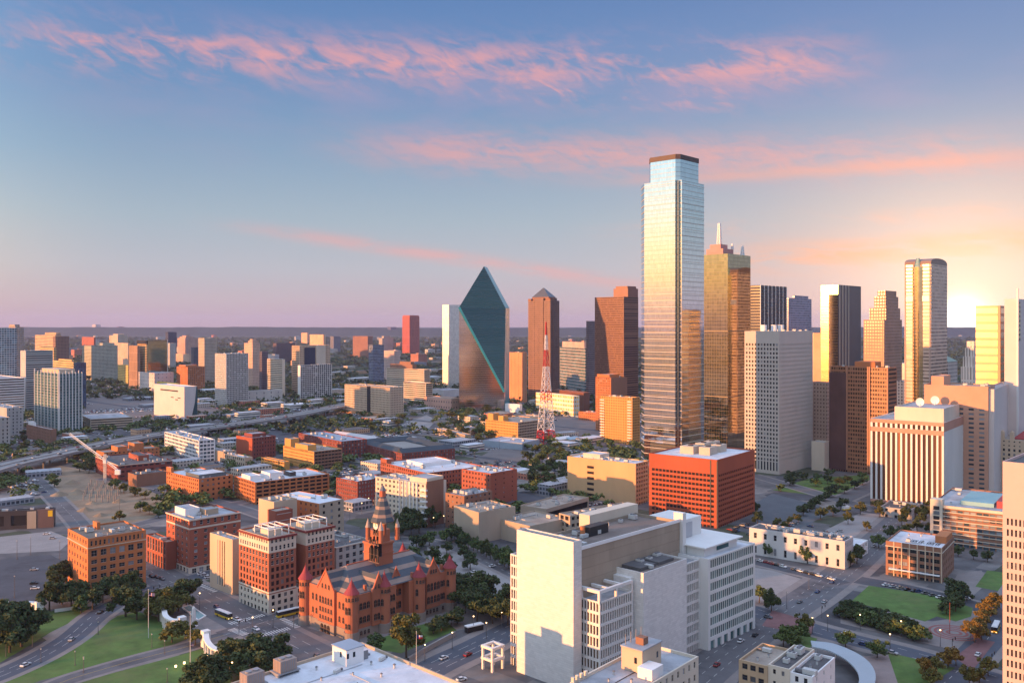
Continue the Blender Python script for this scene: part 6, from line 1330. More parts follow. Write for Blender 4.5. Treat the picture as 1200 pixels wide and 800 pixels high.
def low(px, py, w_, d_, h_, i, a):
    p = gp(px, py); o = link('low_building', low_mesh(i, w_, d_, h_), None, (p.x, p.y, 0), math.pi/2-math.radians(a))
    nm = ('beige', 'white', 'brick red', 'tan', 'grey')[i % 5]
    tag(o, '%s %s among the trees of the far plain' % (nm, 'low block' if h_ <= 10 else 'mid-rise block'), 'building', '%s far %s' % (nm, 'low blocks' if h_ <= 10 else 'mid-rise blocks'))
for i in range(175):
    py = 387+rr.random()**1.5*52; px = rr.uniform(-10, 730) if rr.random() < .85 else rr.uniform(730, 1200)
    if px > 640 and py > 415: continue
    tall = px < 500 and py > 397 and rr.random() < .38
    k = 1+(440-py)/60
    low(px, py, rr.choice((30, 45, 70)), rr.choice((22, 35)), rr.choice((28, 34, 42)) if tall else rr.choice((6, 6, 8, 14, 24)) if py > 392 else rr.choice((14, 24, 34)), rr.randrange(5), rr.choice((43, 43, 50, 36)))
# a few low blocks between the towers on the near side of the plain
for (px, py, w_, d_, h_, i, a) in ((340,480,38,30,8,1,45),(385,462,45,30,9,0,43),(360,452,50,30,8,2,43),(415,448,60,30,10,1,43),(500,446,50,35,9,1,43),(505,436,60,30,8,0,43),(420,438,55,30,9,3,43),(385,440,60,30,9,0,43),(300,470,30,20,7,2,43),
        (240,462,38,28,9,1,43),(232,478,34,22,7,0,43),(305,486,40,20,9,2,50),(150,470,60,25,5,4,43),(170,478,50,25,5,4,43),(610,505,40,24,6,3,43),(680,478,36,30,9,4,43),(1000,545,40,26,9,0,40),(30,560,30,18,5,4,60),(270,505,30,15,6,2,50),
        (580,492,40,24,8,2,43),(655,512,30,14,5,0,60),(690,520,34,20,6,1,43),(490,484,40,22,6,0,43),(215,530,26,20,8,2,50),(262,522,24,18,7,4,50),(205,548,30,18,6,0,47)):
    low(px, py, w_, d_, h_, i, a)
print('TREES', NTREE[0])
# ---------------------------------------------------------------- vehicles
tyre = mat('tyre_rubber', (.02,.02,.02), .9); carglass = mat('car_glass', (.02,.025,.03), .1, .0, spec=.7)
paints = [('white', (.70,.70,.68)), ('black', (.015,.015,.018)), ('silver', (.40,.41,.42)), ('dark red', (.25,.02,.02)), ('blue', (.03,.06,.16)), ('grey', (.14,.145,.15)), ('tan', (.35,.30,.22))]
def car_parts(pm, van=False):
    b = MB(); h = 1.05 if not van else 1.35
    prof = [(-2.2,.35),(2.2,.35),(2.25,.7),(2.1,.86),(1.0,.98),(-1.9,1.0),(-2.25,.8)]
    W_ = .88; b.q(*[(x, -W_, z) for x, z in prof]); b.q(*[(x, W_, z) for x, z in reversed(prof)])
    for (x0, z0), (x1, z1) in zip(prof, prof[1:]+prof[:1]): b.q((x0,-W_,z0), (x0,W_,z0), (x1,W_,z1), (x1,-W_,z1))
    top = [(1.05,.96),(.35,1.48),(-1.2,1.50),(-1.95,.98)] if not van else [(1.3,.96),(.7,1.85),(-2.1,1.9),(-2.2,.98)]
    g = MB(); w0, w1 = .82, .66
    lo = [(top[0],w0),(top[1],w1),(top[2],w1),(top[3],w0)]
    g.q(*[(p[0], -w_, p[1]) for p, w_ in lo]); g.q(*[(p[0], w_, p[1]) for p, w_ in reversed(lo)])
    for (p, a), (q, c_) in zip(lo, lo[1:]):
        if p is top[1]: b.q((p[0],-a,p[1]+.02), (p[0],a,p[1]+.02), (q[0],c_,q[1]+.02), (q[0],-c_,q[1]+.02))
        else: g.q((p[0],-a,p[1]), (p[0],a,p[1]), (q[0],c_,q[1]), (q[0],-c_,q[1]))
    wl = MB()
    n = 12
    for s in (-1, 1):
        ring = [(.33*math.cos(2*math.pi*i/n), .33*math.sin(2*math.pi*i/n)) for i in range(n)]
        k = len(wl.v); wl.v += [(x, s*.11, z) for x, z in ring]; wl.f.append(tuple(range(k, k+n))); wl.m.append(0)
    for i in range(n): wl.f.append((i, (i+1)%n, n+(i+1)%n, n+i)); wl.m.append(0)
    return b, g, wl
wheel_me = None; CARP = {}; CARF = {}
def car_full(ci, van=False):
    global wheel_me
    if (ci, van) not in CARP:
        nm, c = paints[ci]; pm = mat('car_paint_'+nm.replace(' ', '_'), c, .28, .03, spec=.6)
        b, g, wl = car_parts(pm, van)
        if wheel_me is None: wheel_me = wl.mesh('wheel', [tyre])
        CARP[ci, van] = (b.mesh('body', [pm]), g.mesh('cabin_glass', [carglass]))
        f = MB(); f.v, f.f, f.m = list(b.v), list(b.f), [0]*len(b.f)
        k = len(f.v); f.v += g.v; f.f += [tuple(k+i for i in q) for q in g.f]; f.m += [1]*len(g.f)
        for (x, y) in ((1.35,.8),(1.35,-.8),(-1.35,.8),(-1.35,-.8)):
            k = len(f.v); f.v += [(x+p[0], y+p[1], .33+p[2]) for p in wl.v]; f.f += [tuple(k+i for i in q) for q in wl.f]; f.m += [2]*len(wl.f)
        CARF[ci, van] = f.mesh('parked_car', [pm, carglass, tyre])
    return CARP[ci, van], CARF[ci, van]
NCAR = [0]
def car(p, rz, ci, where, full=False, z=.06, van=False, state='parked'):
    NCAR[0] += 1; parts, one = car_full(ci, van); nm = paints[ci][0]; kind = 'van' if van else 'car'
    lab = '%s %s %s' % (nm, kind, where); gr = '%s %ss %s' % (nm, kind, where)
    if full:
        o = thing('car', lab, kind, (p.x, p.y, z), rz, gr); link('body', parts[0], o); link('cabin_glass', parts[1], o)
        for (x, y) in ((1.35,.8),(1.35,-.8),(-1.35,.8),(-1.35,-.8)): link('wheel', wheel_me, o, (x, y, .33))
    else:
        o = link('car', one, None, (p.x, p.y, z), rz); tag(o, lab, kind, gr)
    return o
wch = [0,0,0,1,1,2,2,3,4,5,5,6]
def lot(corner, a, rows, cols, where, occ=.7, rowgap=(5.2, 11.5), sp_=2.9, seed=1, z=.06):
    r = random.Random(seed); A = math.radians(a); c = gp(*corner); d = Vector((math.sin(A), math.cos(A), 0)); n = Vector((-math.cos(A), math.sin(A), 0)); off = 0
    for i in range(rows):
        for k in range(cols):
            if r.random() < occ:
                p = c+d*(k*sp_+r.uniform(-.2,.2))+n*(off+r.uniform(-.3,.3)); car(p, math.atan2(n.y, n.x)+(math.pi if r.random() < .4 else 0), r.choice(wch), where, False, z, r.random() < .12)
        off += rowgap[i % 2]
lot((100,487), 50, 3, 14, 'in the large car park left of the museum cube', .4, seed=1)
lot((648,514), 55, 3, 14, 'in the car park right of the lattice mast', .5, seed=2)
lot((572,546), 55, 3, 12, 'in the small car park below the blue sheds', .6, seed=3)
lot((606,603), 50, 3, 13, 'in the car park beside the brick hall', .65, seed=4)
lot((886,628), 45, 4, 12, 'in the blue grey car park by the red block', .3, seed=5)
lot((952,636), 43, 6, 15, 'in the pale concrete car park', .32, seed=6, sp_=3.4)
lot((310,519), 50, 2, 16, 'in the car park by the barn-roofed hall', .35, seed=7)
lot((474,500), 55, 3, 7, 'in the pale car park below the pink hall', .7, seed=8)
lot((408,636), 45, 3, 6, 'in the shaded car park behind the hotel', .6, seed=9)
lot((254,498), 50, 2, 14, 'in the lot beside the museum cube', .6, seed=10)
def line_cars(p0, p1, n, where, seed, full=False, occ=1.0, z=.10, dev=0.0):
    r = random.Random(seed); a, b_ = gp(*p0), gp(*p1); d = b_-a
    for i in range(n):
        if r.random() > occ: continue
        p = a+d*((i+.5)/n); car(p, math.atan2(d.y, d.x)+dev, r.choice(wch), where, full, z)
line_cars((888,657), (978,680), 13, 'parked along the long white wall', 1, True, .85)
line_cars((1034,685), (1076,694), 5, 'parked in front of the brick storehouse', 2, True, 1, dev=1.25)
line_cars((1072,692), (1106,702), 4, 'parked along the plaza lawn', 3, True, .9, dev=1.25)
car(gp(1133,702), -.3, 0, 'leaving the side street behind the lawn trees', True)
for (x, y, ci, lab) in ((958,694,4,'driving away past the concrete lot'), (975,683,4,'following along the long street'), (937,706,5,'waiting before the red crossing'), (966,706,2,'turning at the traffic lights')): car(gp(x, y), math.radians(54), ci, lab, True, .12)
for (x, y, ci, lab) in ((40,684,1,'parked alone in the rail yard lot'), (41,690,0,'parked beside the white kerb in the rail yard lot'), (40,668,2,'standing at the back of the rail yard lot'), (55,626,0,'first of two on the pale rail road'), (62,631,2,'second of two on the pale rail road')): car(gp(x, y), .25, ci, lab, True, .06)
for i, (x, y) in enumerate(((178,676),(184,677),(190,679),(236,673),(240,675),(244,677))): car(gp(x, y), -.7 if i < 3 else .75, (1,1,5,0,2,0)[i], 'waiting at the plaza corner' if i < 3 else 'waiting beside the narrow stone block', True, .12)
for i, (x, y) in enumerate(((545,632),(551,634),(558,637),(556,671),(577,664),(588,661))): car(gp(x, y), -.75 if i < 3 else .65, (0,1,5,0,0,0)[i], 'on the street by the tan hall trees' if i < 3 else 'on the paved street beside the oak grove', True, .12)
car(gp(541,797), .6, 0, 'beside the white roofed building', True, .1); car(gp(278,727), -.7, 0, 'overtaking the bus at the crossing', True, .12)
r_ = random.Random(4)                                   # traffic on the elevated highway
for i in range(3, len(hp)-6):
    for o in (-11.2, -6.8, -2.4, 2.4, 6.8, 11.2):
        if r_.random() < (.16 if i < 20 else .22):
            d = (hp[i+1]-hp[i]).normalized(); n = Vector((d.y,-d.x,0)); p = hp[i]+n*o+d*r_.uniform(-5, 5); car(p, math.atan2(d.y, d.x), r_.choice(wch), 'driving on the elevated highway', False, hz+.03)
def street_car(p, q, ci, lab, f=0.0):
    a, b_ = gp(*p), gp(*q); d = b_-a; car(a, math.atan2(d.y, d.x), ci, lab, True, .14)
for i, (p, q) in enumerate((((300,738),(340,757)), ((372,770),(420,794)), ((338,764),(380,785)), ((222,688),(250,703)), ((254,712),(290,730)), ((395,790),(430,806)))): street_car(p, q, (0,5,2,3,4,1)[i], 'driving on the wide street by the red courthouse')
for i, (p, q) in enumerate((((84,750),(112,726)), ((30,780),(60,766)), ((118,718),(136,706)))): street_car(p, q, (2,0,1)[i], 'driving down the curving plaza street')
for i, (p, q) in enumerate((((520,772),(560,755)), ((572,756),(600,742)), ((548,768),(590,748)))): street_car(p, q, (0,5,3)[i], 'driving past the white entrance frame')
for i, (p, q) in enumerate((((868,752),(900,728)), ((885,745),(915,722)), ((1004,655),(1040,622)), ((1024,640),(1040,622)), ((1056,607),(1072,592)), ((840,780),(870,756)))): street_car(p, q, (0,1,2,0,5,3)[i], 'on the long street right of the white courthouse')
for i, (p, q) in enumerate((((992,744),(1040,756)), ((1046,766),(1090,777)), ((1094,773),(1130,784)), ((900,724),(930,731)), ((1012,756),(1040,763)))): street_car(p, q, (0,2,1,5,4)[i], 'on the street below the plaza hedges')
for i, (p, q) in enumerate((((1146,768),(1160,750)), ((1178,728),(1190,710)))): street_car(p, q, (0,3)[i], 'on the bus street by the autumn trees')
# buses
def bus(p, rz, label, z=.12):
    t = thing('bus', label, 'bus', (p.x, p.y, z), rz)
    b = MB(); b.box(-6, 6, -1.25, 1.25, .35, 1.35, 0); b.build('skirt', mat('bus_yellow',(.60,.40,.03),.4), t)
    b = MB(); b.box(-6, 6, -1.25, 1.25, 1.35, 3.0, 0, 1); b.box(-5.4, 5.0, -1.0, 1.0, 3.0, 3.2, 1); b.build('body', [mat('bus_dark',(.03,.03,.035),.3), mat('bus_roof',(.68,.68,.66),.5)], t)
    for s in (-1, 1): b = MB(); b.box(-5.7, 5.6, s*1.252-.01, s*1.252+.01, 1.75, 2.75); b.build('side_windows', carglass, t)
    b = MB(); b.box(5.99, 6.03, -1.1, 1.1, 1.3, 2.8); b.build('windscreen', carglass, t)
    for s in (-1, 1): b = MB(); b.box(6.0, 6.05, s*.85-.18, s*.85+.18, .6, .85); b.build('headlight', mat('headlight',(.8,.75,.6),.3,emit=(1,.8,.5),estr=1.5), t)
    for x in (3.9, -3.6):
        for s in (-1, 1): o = link('wheel', wheel_me, t, (x, s*1.15, .5)); o.scale = (1.5, 1.5, 1.5)
bus(gp(262,723), -.72, 'white roofed bus with a yellow base waiting at the zebra crossing')
bus(gp(338,721), .72, 'long white roofed bus standing between the hotel and the red courthouse')
bus(gp(1167,738), math.radians(235), 'yellow and dark bus driving along the autumn trees')
p = gp(992, 598); t = thing('box_truck', 'yellow and white box truck beside the car park trees', 'truck', (p.x, p.y, .1), .5)
b = MB(); b.box(-3.6, 2.0, -1.2, 1.2, .9, 3.6); b.build('cargo_box', white_p, t); b = MB(); b.box(2.05, 4.0, -1.1, 1.1, .5, 2.4); b.box(-3.65, 2.0, -1.22, 1.22, .7, 1.6); b.build('cab', mat('truck_yellow',(.65,.45,.03),.4), t)
for x in (2.9, -2.4):
    for s in (-1, 1): o = link('wheel', wheel_me, t, (x, s*1.05, .45)); o.scale = (1.35, 1.35, 1.35)
car(gp(1013,594), .6, 0, 'crossing the square by the yellow truck', True, .1, True)
# ---------------------------------------------------------------- plaza furniture
steel = mat('pole_steel', (.10,.10,.105), .5); bulbm = mat('lamp_globe', (.9,.8,.6), .4, 0, emit=(1,.62,.28), estr=3.5)
lamp_parts = None
def street_lamp(x, y, label, group, h=7.5, lit=True):
    global lamp_parts
    if lamp_parts is None:
        b = MB(); b.cyl(0, 0, .16, .08, 0, 1, 8); b.box(-.22, .22, -.22, .22, 0, .05); pole = b.mesh('pole', [steel])
        def globe(m, nm):
            g = MB(); g.cyl(0, 0, .14, .30, 0, .25, 10); g.cyl(0, 0, .30, .22, .25, .55, 10); g.cyl(0, 0, .25, .05, .55, .7, 10, 1); return g.mesh(nm, [m, steel])
        lamp_parts = (pole, globe(bulbm, 'lamp_globe'), globe(mat('unlit_globe',(.55,.52,.45),.4), 'lamp_globe'))
    p = gp(x, y); t = thing('street_lamp', label, 'street lamp', (p.x, p.y, .05), 0, group); link('pole', lamp_parts[0], t, (0,0,0), 0, (1, 1, h)); link('lamp_globe', lamp_parts[1 if lit else 2], t, (0, 0, h))
for (x, y) in ((98,786),(48,776),(88,779),(115,743),(178,758),(193,766),(196,800),(38,757),(7,769),(98,788)): street_lamp(x, y, 'unlit dark lamp post on the plaza lawn edge', 'unlit plaza lamps', 5.5, False)
for (x, y) in ((234,714),(296,744),(320,735),(272,800)): street_lamp(x, y, 'lit globe lamp along the wide street by the plaza', 'lit lamps by the plaza street', 8)
for (x, y) in ((570,748),(555,740),(530,760),(588,735),(498,775)): street_lamp(x, y, 'lit globe lamp on the pavement of the red courthouse', 'lit lamps by the red courthouse', 7)
for (x, y) in ((952,742),(970,739),(1008,738),(1056,746),(1102,757),(1137,755),(1043,762)): street_lamp(x, y, 'lit globe lamp along the plaza hedge street', 'lit lamps along the hedge street', 7)
for (x, y) in ((410,610),(424,602),(452,612),(492,622),(508,620),(520,618),(432,596)): street_lamp(x, y, 'lit globe lamp in the red brick quarter', 'lit lamps in the brick quarter', 8)
for (x, y) in ((17,700),(20,655),(36,650),(70,655)): street_lamp(x, y, 'tall unlit post beside the rail yard', 'posts beside the rail yard', 11, False)
for (x, y) in ((64,533),(100,540),(470,520),(520,534),(585,527),(556,545),(140,600),(605,570)): street_lamp(x, y, 'tall unlit lamp mast in the car parks', 'tall lamp masts', 13, False)
for (x, y) in ((922,713),(881,733),(870,738),(948,690),(985,652)): street_lamp(x, y, 'dark unlit post near the concrete lot', 'posts near the concrete lot', 8, False)
for (x, y) in ((240,780),(250,776),(276,768)):   # garden floodlights
    p = gp(x-34, y+4); t = thing('floodlight', 'small lit garden lamp on the lower lawn', 'garden lamp', (p.x, p.y, .03), 0, 'garden lamps on the lower lawn'); b = MB(); b.cyl(0,0,.1,.1,0,1.0,6); b.build('post', steel, t); b = MB(); b.cyl(0,0,.4,.45,1.0,1.7,10); b.build('lamp_head', bulbm, t)
def signal(x, y, label, h=6):
    p = gp(x, y); t = thing('traffic_light', label, 'traffic light', (p.x, p.y, .05), .8, 'traffic lights at the crossings'); b = MB(); b.cyl(0,0,.13,.1,0,h,8); b.bar((0,0,h-.2),(3.4,0,h-.1),.14); b.build('pole', steel, t)
    for xx in (.0, 3.2): b = MB(); b.box(xx-.2, xx+.2, -.35, -.1, h-1.2, h); b.build('signal_head', mat('signal_black',(.015,.015,.015),.5), t)
for (x, y, lb) in ((933,734,'dark traffic light pole on the red crossing corner'), (963,724,'dark traffic light pole at the hedge corner'), (1116,764,'dark traffic light pole beside the ring paving'), (344,736,'dark traffic light pole beside the red courthouse'), (280,742,'dark traffic light pole at the zebra crossing'), (1162,782,'dark traffic light pole in the lower street'), (180,700,'dark traffic light pole by the plaza grove')): signal(x, y, lb)
def flag_mesh(kind):
    b = MB(); n = 8
    for i in range(n):
        x0, x1 = 2.6*i/n, 2.6*(i+1)/n; y0, y1 = .25*math.sin(i*1.1), .25*math.sin((i+1)*1.1); d0, d1 = -.25*x0, -.25*x1
        for j in range(7 if kind else 2):
            N = 7 if kind else 2; z0, z1 = -1.6*j/N, -1.6*(j+1)/N
            mi = (2 if (i < 3 and j < 4) else j % 2) if kind else (2 if i < 3 else (1 if j == 0 else 0))
            b.q((x0,y0,z0+d0), (x1,y1,z0+d1), (x1,y1,z1+d1), (x0,y0,z1+d0), mi=mi)
    return b.mesh('flag', [mat('flag_red',(.45,.03,.04),.8), mat('flag_white',(.7,.7,.7),.8), mat('flag_blue',(.03,.04,.2),.8)])
for (x, y, h, lb, k) in ((174,747,22,'white flagpole with a striped flag on the upper lawn', 1), (223,781,23,'tall thin flagpole rising from the lower lawn', 1), (488,782,15,'flagpole with a small flag behind the white roof', 0), (600,760,13,'short flagpole beside the white courthouse', 1), (1113,742,14,'thin red pole standing in the ring paving', None)):
    p = gp(x, y); t = thing('flagpole', lb, 'flagpole', (p.x, p.y, 0), .4); b = MB(); b.cyl(0,0,.16,.08,0,h,8); b.cyl(0,0,.16,.16,h,h+.3,8); b.build('pole', mat('pole_white',(.62,.60,.57),.5) if k is not None else mat('pole_red',(.3,.06,.04),.6), t)
    if k is not None: link('flag', flag_mesh(k), t, (.1, 0, h-1.2)) if x != 223 else link('flag', flag_mesh(k), t, (.1, 0, h*.42), 0, .5)
p = gp(227, 733); t = thing('obelisk', 'slim white obelisk beside the pale pool', 'obelisk', (p.x, p.y, 0), .75); b = MB(); b.prism([(-.9,-.9),(.9,-.9),(.9,.9),(-.9,.9)], 0, 8.6, 0, None, [(-.6,-.6),(.6,-.6),(.6,.6),(-.6,.6)]); b.prism([(-.6,-.6),(.6,-.6),(.6,.6),(-.6,.6)], 8.6, 9.6, 0, None, [(-.03,-.03),(.03,-.03),(.03,.03),(-.03,.03)]); b.build('shaft', white_s, t); b = MB(); b.box(-1.5,1.5,-1.5,1.5,-.2,.5); b.build('plinth', white_s, t)
b = MB(); pp = [gp(x, y) for x, y in ((214,712),(222,709),(241,722),(232,727))]; b.q(*[(v.x, v.y, .2) for v in pp]); tag(b.build('water', mat('pool_water',(.25,.42,.42),.08,.05)), kind='structure')
t = thing('pool_basin', 'pale stone rim around the small pool by the plaza', 'pool', gp(226, 718)); b = MB()
for i in range(4): a, c_ = pp[i]-t.location, pp[(i+1)%4]-t.location; b.bar((a.x,a.y,.2), (c_.x,c_.y,.2), .7)
b.build('rim', white_s, t)
def pergola(arc, label, h=5.6, n=7):
    pts = smooth([gp(x, y) for x, y in arc], 5); o = pts[0]; t = thing('pergola', label, 'pergola', (o.x, o.y, 0)); P_ = [p-o for p in pts]
    b = MB()
    ribbon(b, P_, -1.2, 1.2, h+.7, 0, h); ribbon(b, P_, -1.15, 1.15, h-.002, 0, None); b.build('roof_beam', white_s, t)
    for i in range(0, len(P_), 2):
        d = (P_[min(i+1,len(P_)-1)]-P_[max(i-1,0)]).normalized(); nn = Vector((d.y,-d.x,0))
        for s in (-.75, .75): q = P_[i]+nn*s; b = MB(); b.box(-.35, .35, -.35, .35, -.3, h); b.build('pillar', white_s, t, (q.x, q.y, 0)).rotation_euler = (0, 0, math.atan2(d.y, d.x))
    b = MB(); ribbon(b, P_, -.25, .25, 1.3, 0, -.2); b.build('low_wall', white_s, t)
    for e in (0, -1):
        b = MB(); q = P_[e]; b.box(-1.6, 1.6, -1.6, 1.6, -.3, h+1.6); b.build('end_pavilion', white_s, t, (q.x, q.y, 0)).rotation_euler = (0, 0, .75)
pergola([(241,757),(243,767),(250,775),(263,779),(271,772)], 'white curved pergola with end pillars on the lower lawn')
pergola([(192,727),(194,736),(202,741),(213,740)], 'white curved pergola half hidden by trees on the upper lawn')
pergola([(10,721),(22,719),(34,718),(46,720)], 'white colonnade with a square end pavilion on the grassy slope', 5)
t = thing('garden_wall', 'low white retaining wall below the warehouse oaks', 'wall', gp(66, 716)); P_ = [gp(x, y)-t.location for x, y in ((64,717),(90,713),(116,707))]; b = MB(); ribbon(b, smooth(P_), -.4, .4, 1.5, 0, -.2); b.build('wall', white_s, t)
t = thing('subway_entrance', 'low white slab roof over steps beside the courthouse street', 'entrance', gp(548, 742), .6); b = MB(); b.box(0, 9, 0, 3, 2.6, 3.1); b.build('roof', white_p, t); b = MB(); b.box(0, 8.8, .2, 2.8, 0, 2.59); b.build('dark_opening', voids, t)
t = thing('ramp_wall', 'long pale retaining wall in front of the red courthouse lawn', 'wall', gp(478, 776)); P_ = [gp(x, y)-t.location for x, y in ((478,776),(505,760),(533,745))]; b = MB(); ribbon(b, smooth(P_), -.4, .4, 2.2, 0, -.2); b.build('wall', conc, t)
# tower crane at the building site
p = gp(123, 566); t = thing('tower_crane', 'white tower crane with a long jib over the building site', 'crane', (p.x, p.y, 0), 0)
cz = zat(540, p.y); b = MB(); lattice(b, 0, 0, 0, cz+6, .9, .9, 14, .25); b.build('mast', mat('crane_white',(.66,.62,.56),.6), t)
tip = gp(82, 510, zat(510, p.y*1.18)); D1 = p.y+110; tipv = Vector(((82-600)/F_PX*D1-p.x, D1-p.y, zat(509, D1))); bk = Vector(((138-600)/F_PX*(p.y-25)-p.x, -25, zat(551, p.y-25)))
b = MB(); dj = tipv-bk; n = 22; up = Vector((0,0,1.5)); sd = Vector((dj.y,-dj.x,0)).normalized()*.7
for i in range(n):
    a, c_ = bk+dj*(i/n), bk+dj*((i+1)/n)
    for s in (-1, 1): b.bar(tuple(a+sd*s), tuple(c_+sd*s), .3); b.bar(tuple(a+sd*s), tuple((a+c_)/2+up), .18); b.bar(tuple((a+c_)/2+up), tuple(c_+sd*s), .18)
    b.bar(tuple(a+up+dj/n/2), tuple(c_+up+(dj/n/2 if i < n-1 else dj*0)), .4)
b.build('jib', mat('crane_white',(0,0,0)), t)
b = MB(); b.box(bk.x-2.2, bk.x+2.2, bk.y-1.2, bk.y+1.2, bk.z-3.5, bk.z+.5); b.build('counterweight', white_p, t); b = MB(); b.box(-1.3, 1.3, -1.3, 1.3, cz-2, cz+.8); b.build('cab', white_p, t)
# columns and heaps on the building site
r_ = random.Random(2)
me_c = MB(); me_c.cyl(0,0,.45,.45,0,6,8); me_c = me_c.mesh('concrete_column', [conc])
for i in range(5):
    for k in range(6): p = gp(98+k*7.2+i*2.2, 586-i*4.2+k*.6); tag(link('concrete_column', me_c, None, (p.x, p.y, 0)), 'bare concrete column rising from the building site', 'column', 'columns on the building site')
me_h = MB(); me_h.cyl(0,0,6,2,0,1.8,11); me_h.cyl(0,0,2,.3,1.8,2.6,9); me_h = me_h.mesh('earth_heap', [dirt])
for (x, y) in ((90,578),(108,590),(70,580),(140,588),(85,566),(118,604),(100,598)): p = gp(x, y); tag(link('earth_heap', me_h, None, (p.x, p.y, 0), r_.uniform(0,6), r_.uniform(.8,1.5)), 'brown heap of earth on the building site', 'earth heap', 'earth heaps on the building site')
# barn-roofed hall, pitched roofs of the courtyard block
c, rz, R, L, H = spec(383, 432, 450, 519, 528, a=43); t = thing('barn_hall', 'hall with a big pale pitched metal roof and a blue gable side', 'hall', c, rz)
b = MB(); b.box(0, R+10, 0, L, -1, 9); b.build('wall', roof_b, t); b = MB(); b.q((0,-.5,9),(R*.6,-.5,15),(R*.6,L,15),(0,L,9)); b.q((R*.6,-.5,15),(R+10,-.5,9),(R+10,L,9),(R*.6,L,15)); b.q((0,-.4,9),(R+10,-.4,9),(R*.6,-.4,15)); b.build('roof', mat('pale_barn_roof',(.50,.47,.46),.5,.08), t)
root = bpy.data.objects['courtyard_building']; _, _, R, L, H = spec(420, 471, 533, 531, 546, a=55); sr_ = mat('dark_slate_roof',(.035,.05,.065),.6,.2)
def ridge(x0, x1, y0, y1, along):
    b = MB(); xm, ym = (x0+x1)/2, (y0+y1)/2; z0, z1 = H-.2, H+4
    if along: b.q((x0,y0,z0),(x1,y0,z0),(x1,ym,z1),(x0,ym,z1)); b.q((x1,y1,z0),(x0,y1,z0),(x0,ym,z1),(x1,ym,z1)); b.q((x0,y0,z0),(x0,ym,z1),(x0,y1,z0)); b.q((x1,y0,z0),(x1,y1,z0),(x1,ym,z1))
    else: b.q((x0,y0,z0),(x0,y1,z0),(xm,y1,z1),(xm,y0,z1)); b.q((x1,y1,z0),(x1,y0,z0),(xm,y0,z1),(xm,y1,z1)); b.q((x0,y0,z0),(xm,y0,z1),(x1,y0,z0)); b.q((x0,y1,z0),(x1,y1,z0),(xm,y1,z1))
    b.build('pitched_roof', sr_, root)
ridge(0, R, 0, 12, True); ridge(0, R, L-12, L, True); ridge(0, 12, 12.01, L-12.01, False); ridge(R-12, R, 12.01, L-12.01, False)
# low houses of the aquarium-like blue sheds, white sheds by the mast
for (x, y, w_, h_, lb) in ((590,524,26,5,'white tent roof beside the blue shed'), (604,522,20,4,'pale blue flat shed behind the white tent roof'), (655,520,24,5,'white shed at the foot of the lattice mast'), (668,519,18,4,'small pale shed right of the lattice mast')):
    p = gp(x, y); t = thing('shed', lb, 'shed', p, .8); b = MB(); b.box(0, w_, 0, 12, -.5, h_); b.build('wall', cream, t); b = MB(); b.q((-.5,-.5,h_),(w_+.5,-.5,h_),(w_+.5,6,h_+2.5),(-.5,6,h_+2.5)); b.q((w_+.5,12.5,h_),(-.5,12.5,h_),(-.5,6,h_+2.5),(w_+.5,6,h_+2.5)); b.q((-.4,-.5,h_),(-.4,6,h_+2.5),(-.4,12.5,h_)); b.build('roof', white_p if 'white' in lb else mat('sky_blue_roof',(.32,.47,.55),.5), t)
# ---------------------------------------------------------------- the fabric between: side streets, more low roofs, street trees, kerbside cars
FP = []
for o in list(S.objects):
    if o.parent is None and o.get('category') in ('building','tower','skyscraper','courthouse','hall','shed','pavilion'):
        xs, ys = [], []
        for ch in ([o] if o.type == 'MESH' else o.children):
            if ch.type == 'MESH' and ch.name.split('.')[0] not in ('window',):
                for v in ch.bound_box: xs.append(v[0]+(ch.location.x if ch != o else 0)); ys.append(v[1]+(ch.location.y if ch != o else 0))
        if xs: FP.append((o.location.x, o.location.y, o.rotation_euler.z, min(xs), max(xs), min(ys), max(ys)))
FP = np.array(FP)
def free(pts, margin, roads=True, flats=True, foot=None):
    pts = np.asarray(pts, float); ok = np.ones(len(pts), bool)
    for (x, y, rz, a, b_, c, d) in (FP if foot is None else np.vstack([FP, foot]) if len(foot) else FP):
        u, v = pts[:,0]-x, pts[:,1]-y; cs, sn = math.cos(rz), math.sin(rz); lx, ly = u*cs+v*sn, -u*sn+v*cs
        ok &= ~((lx > a-margin) & (lx < b_+margin) & (ly > c-margin) & (ly < d+margin))
    if roads:
        for P_, w_ in CLINES:
            for p, q in zip(P_[:-1:2], P_[2::2]):
                d = q-p; t = np.clip(((pts-p)@d)/max(d@d, 1e-6), 0, 1); ok &= np.hypot(*(pts-(p+t[:,None]*d)).T) > w_+margin*.6
    if flats:
        for poly in FLATS:
            c_ = np.zeros(len(pts), bool); j = len(poly)-1
            for i in range(len(poly)):
                (ax, ay), (bx_, by) = poly[i], poly[j]
                with np.errstate(divide='ignore', invalid='ignore'): c_ ^= ((ay > pts[:,1]) != (by > pts[:,1])) & (pts[:,0] < (bx_-ax)*(pts[:,1]-ay)/(by-ay+1e-9)+ax)
                j = i
            ok &= ~c_
    return ok
A43 = math.radians(43); er, el_ = np.array([math.sin(A43), math.cos(A43)]), np.array([-math.cos(A43), math.sin(A43)])
og = np.array([-250., 640.]); carpts = []; treepts = []
rg = np.random.RandomState(21); nst = 0
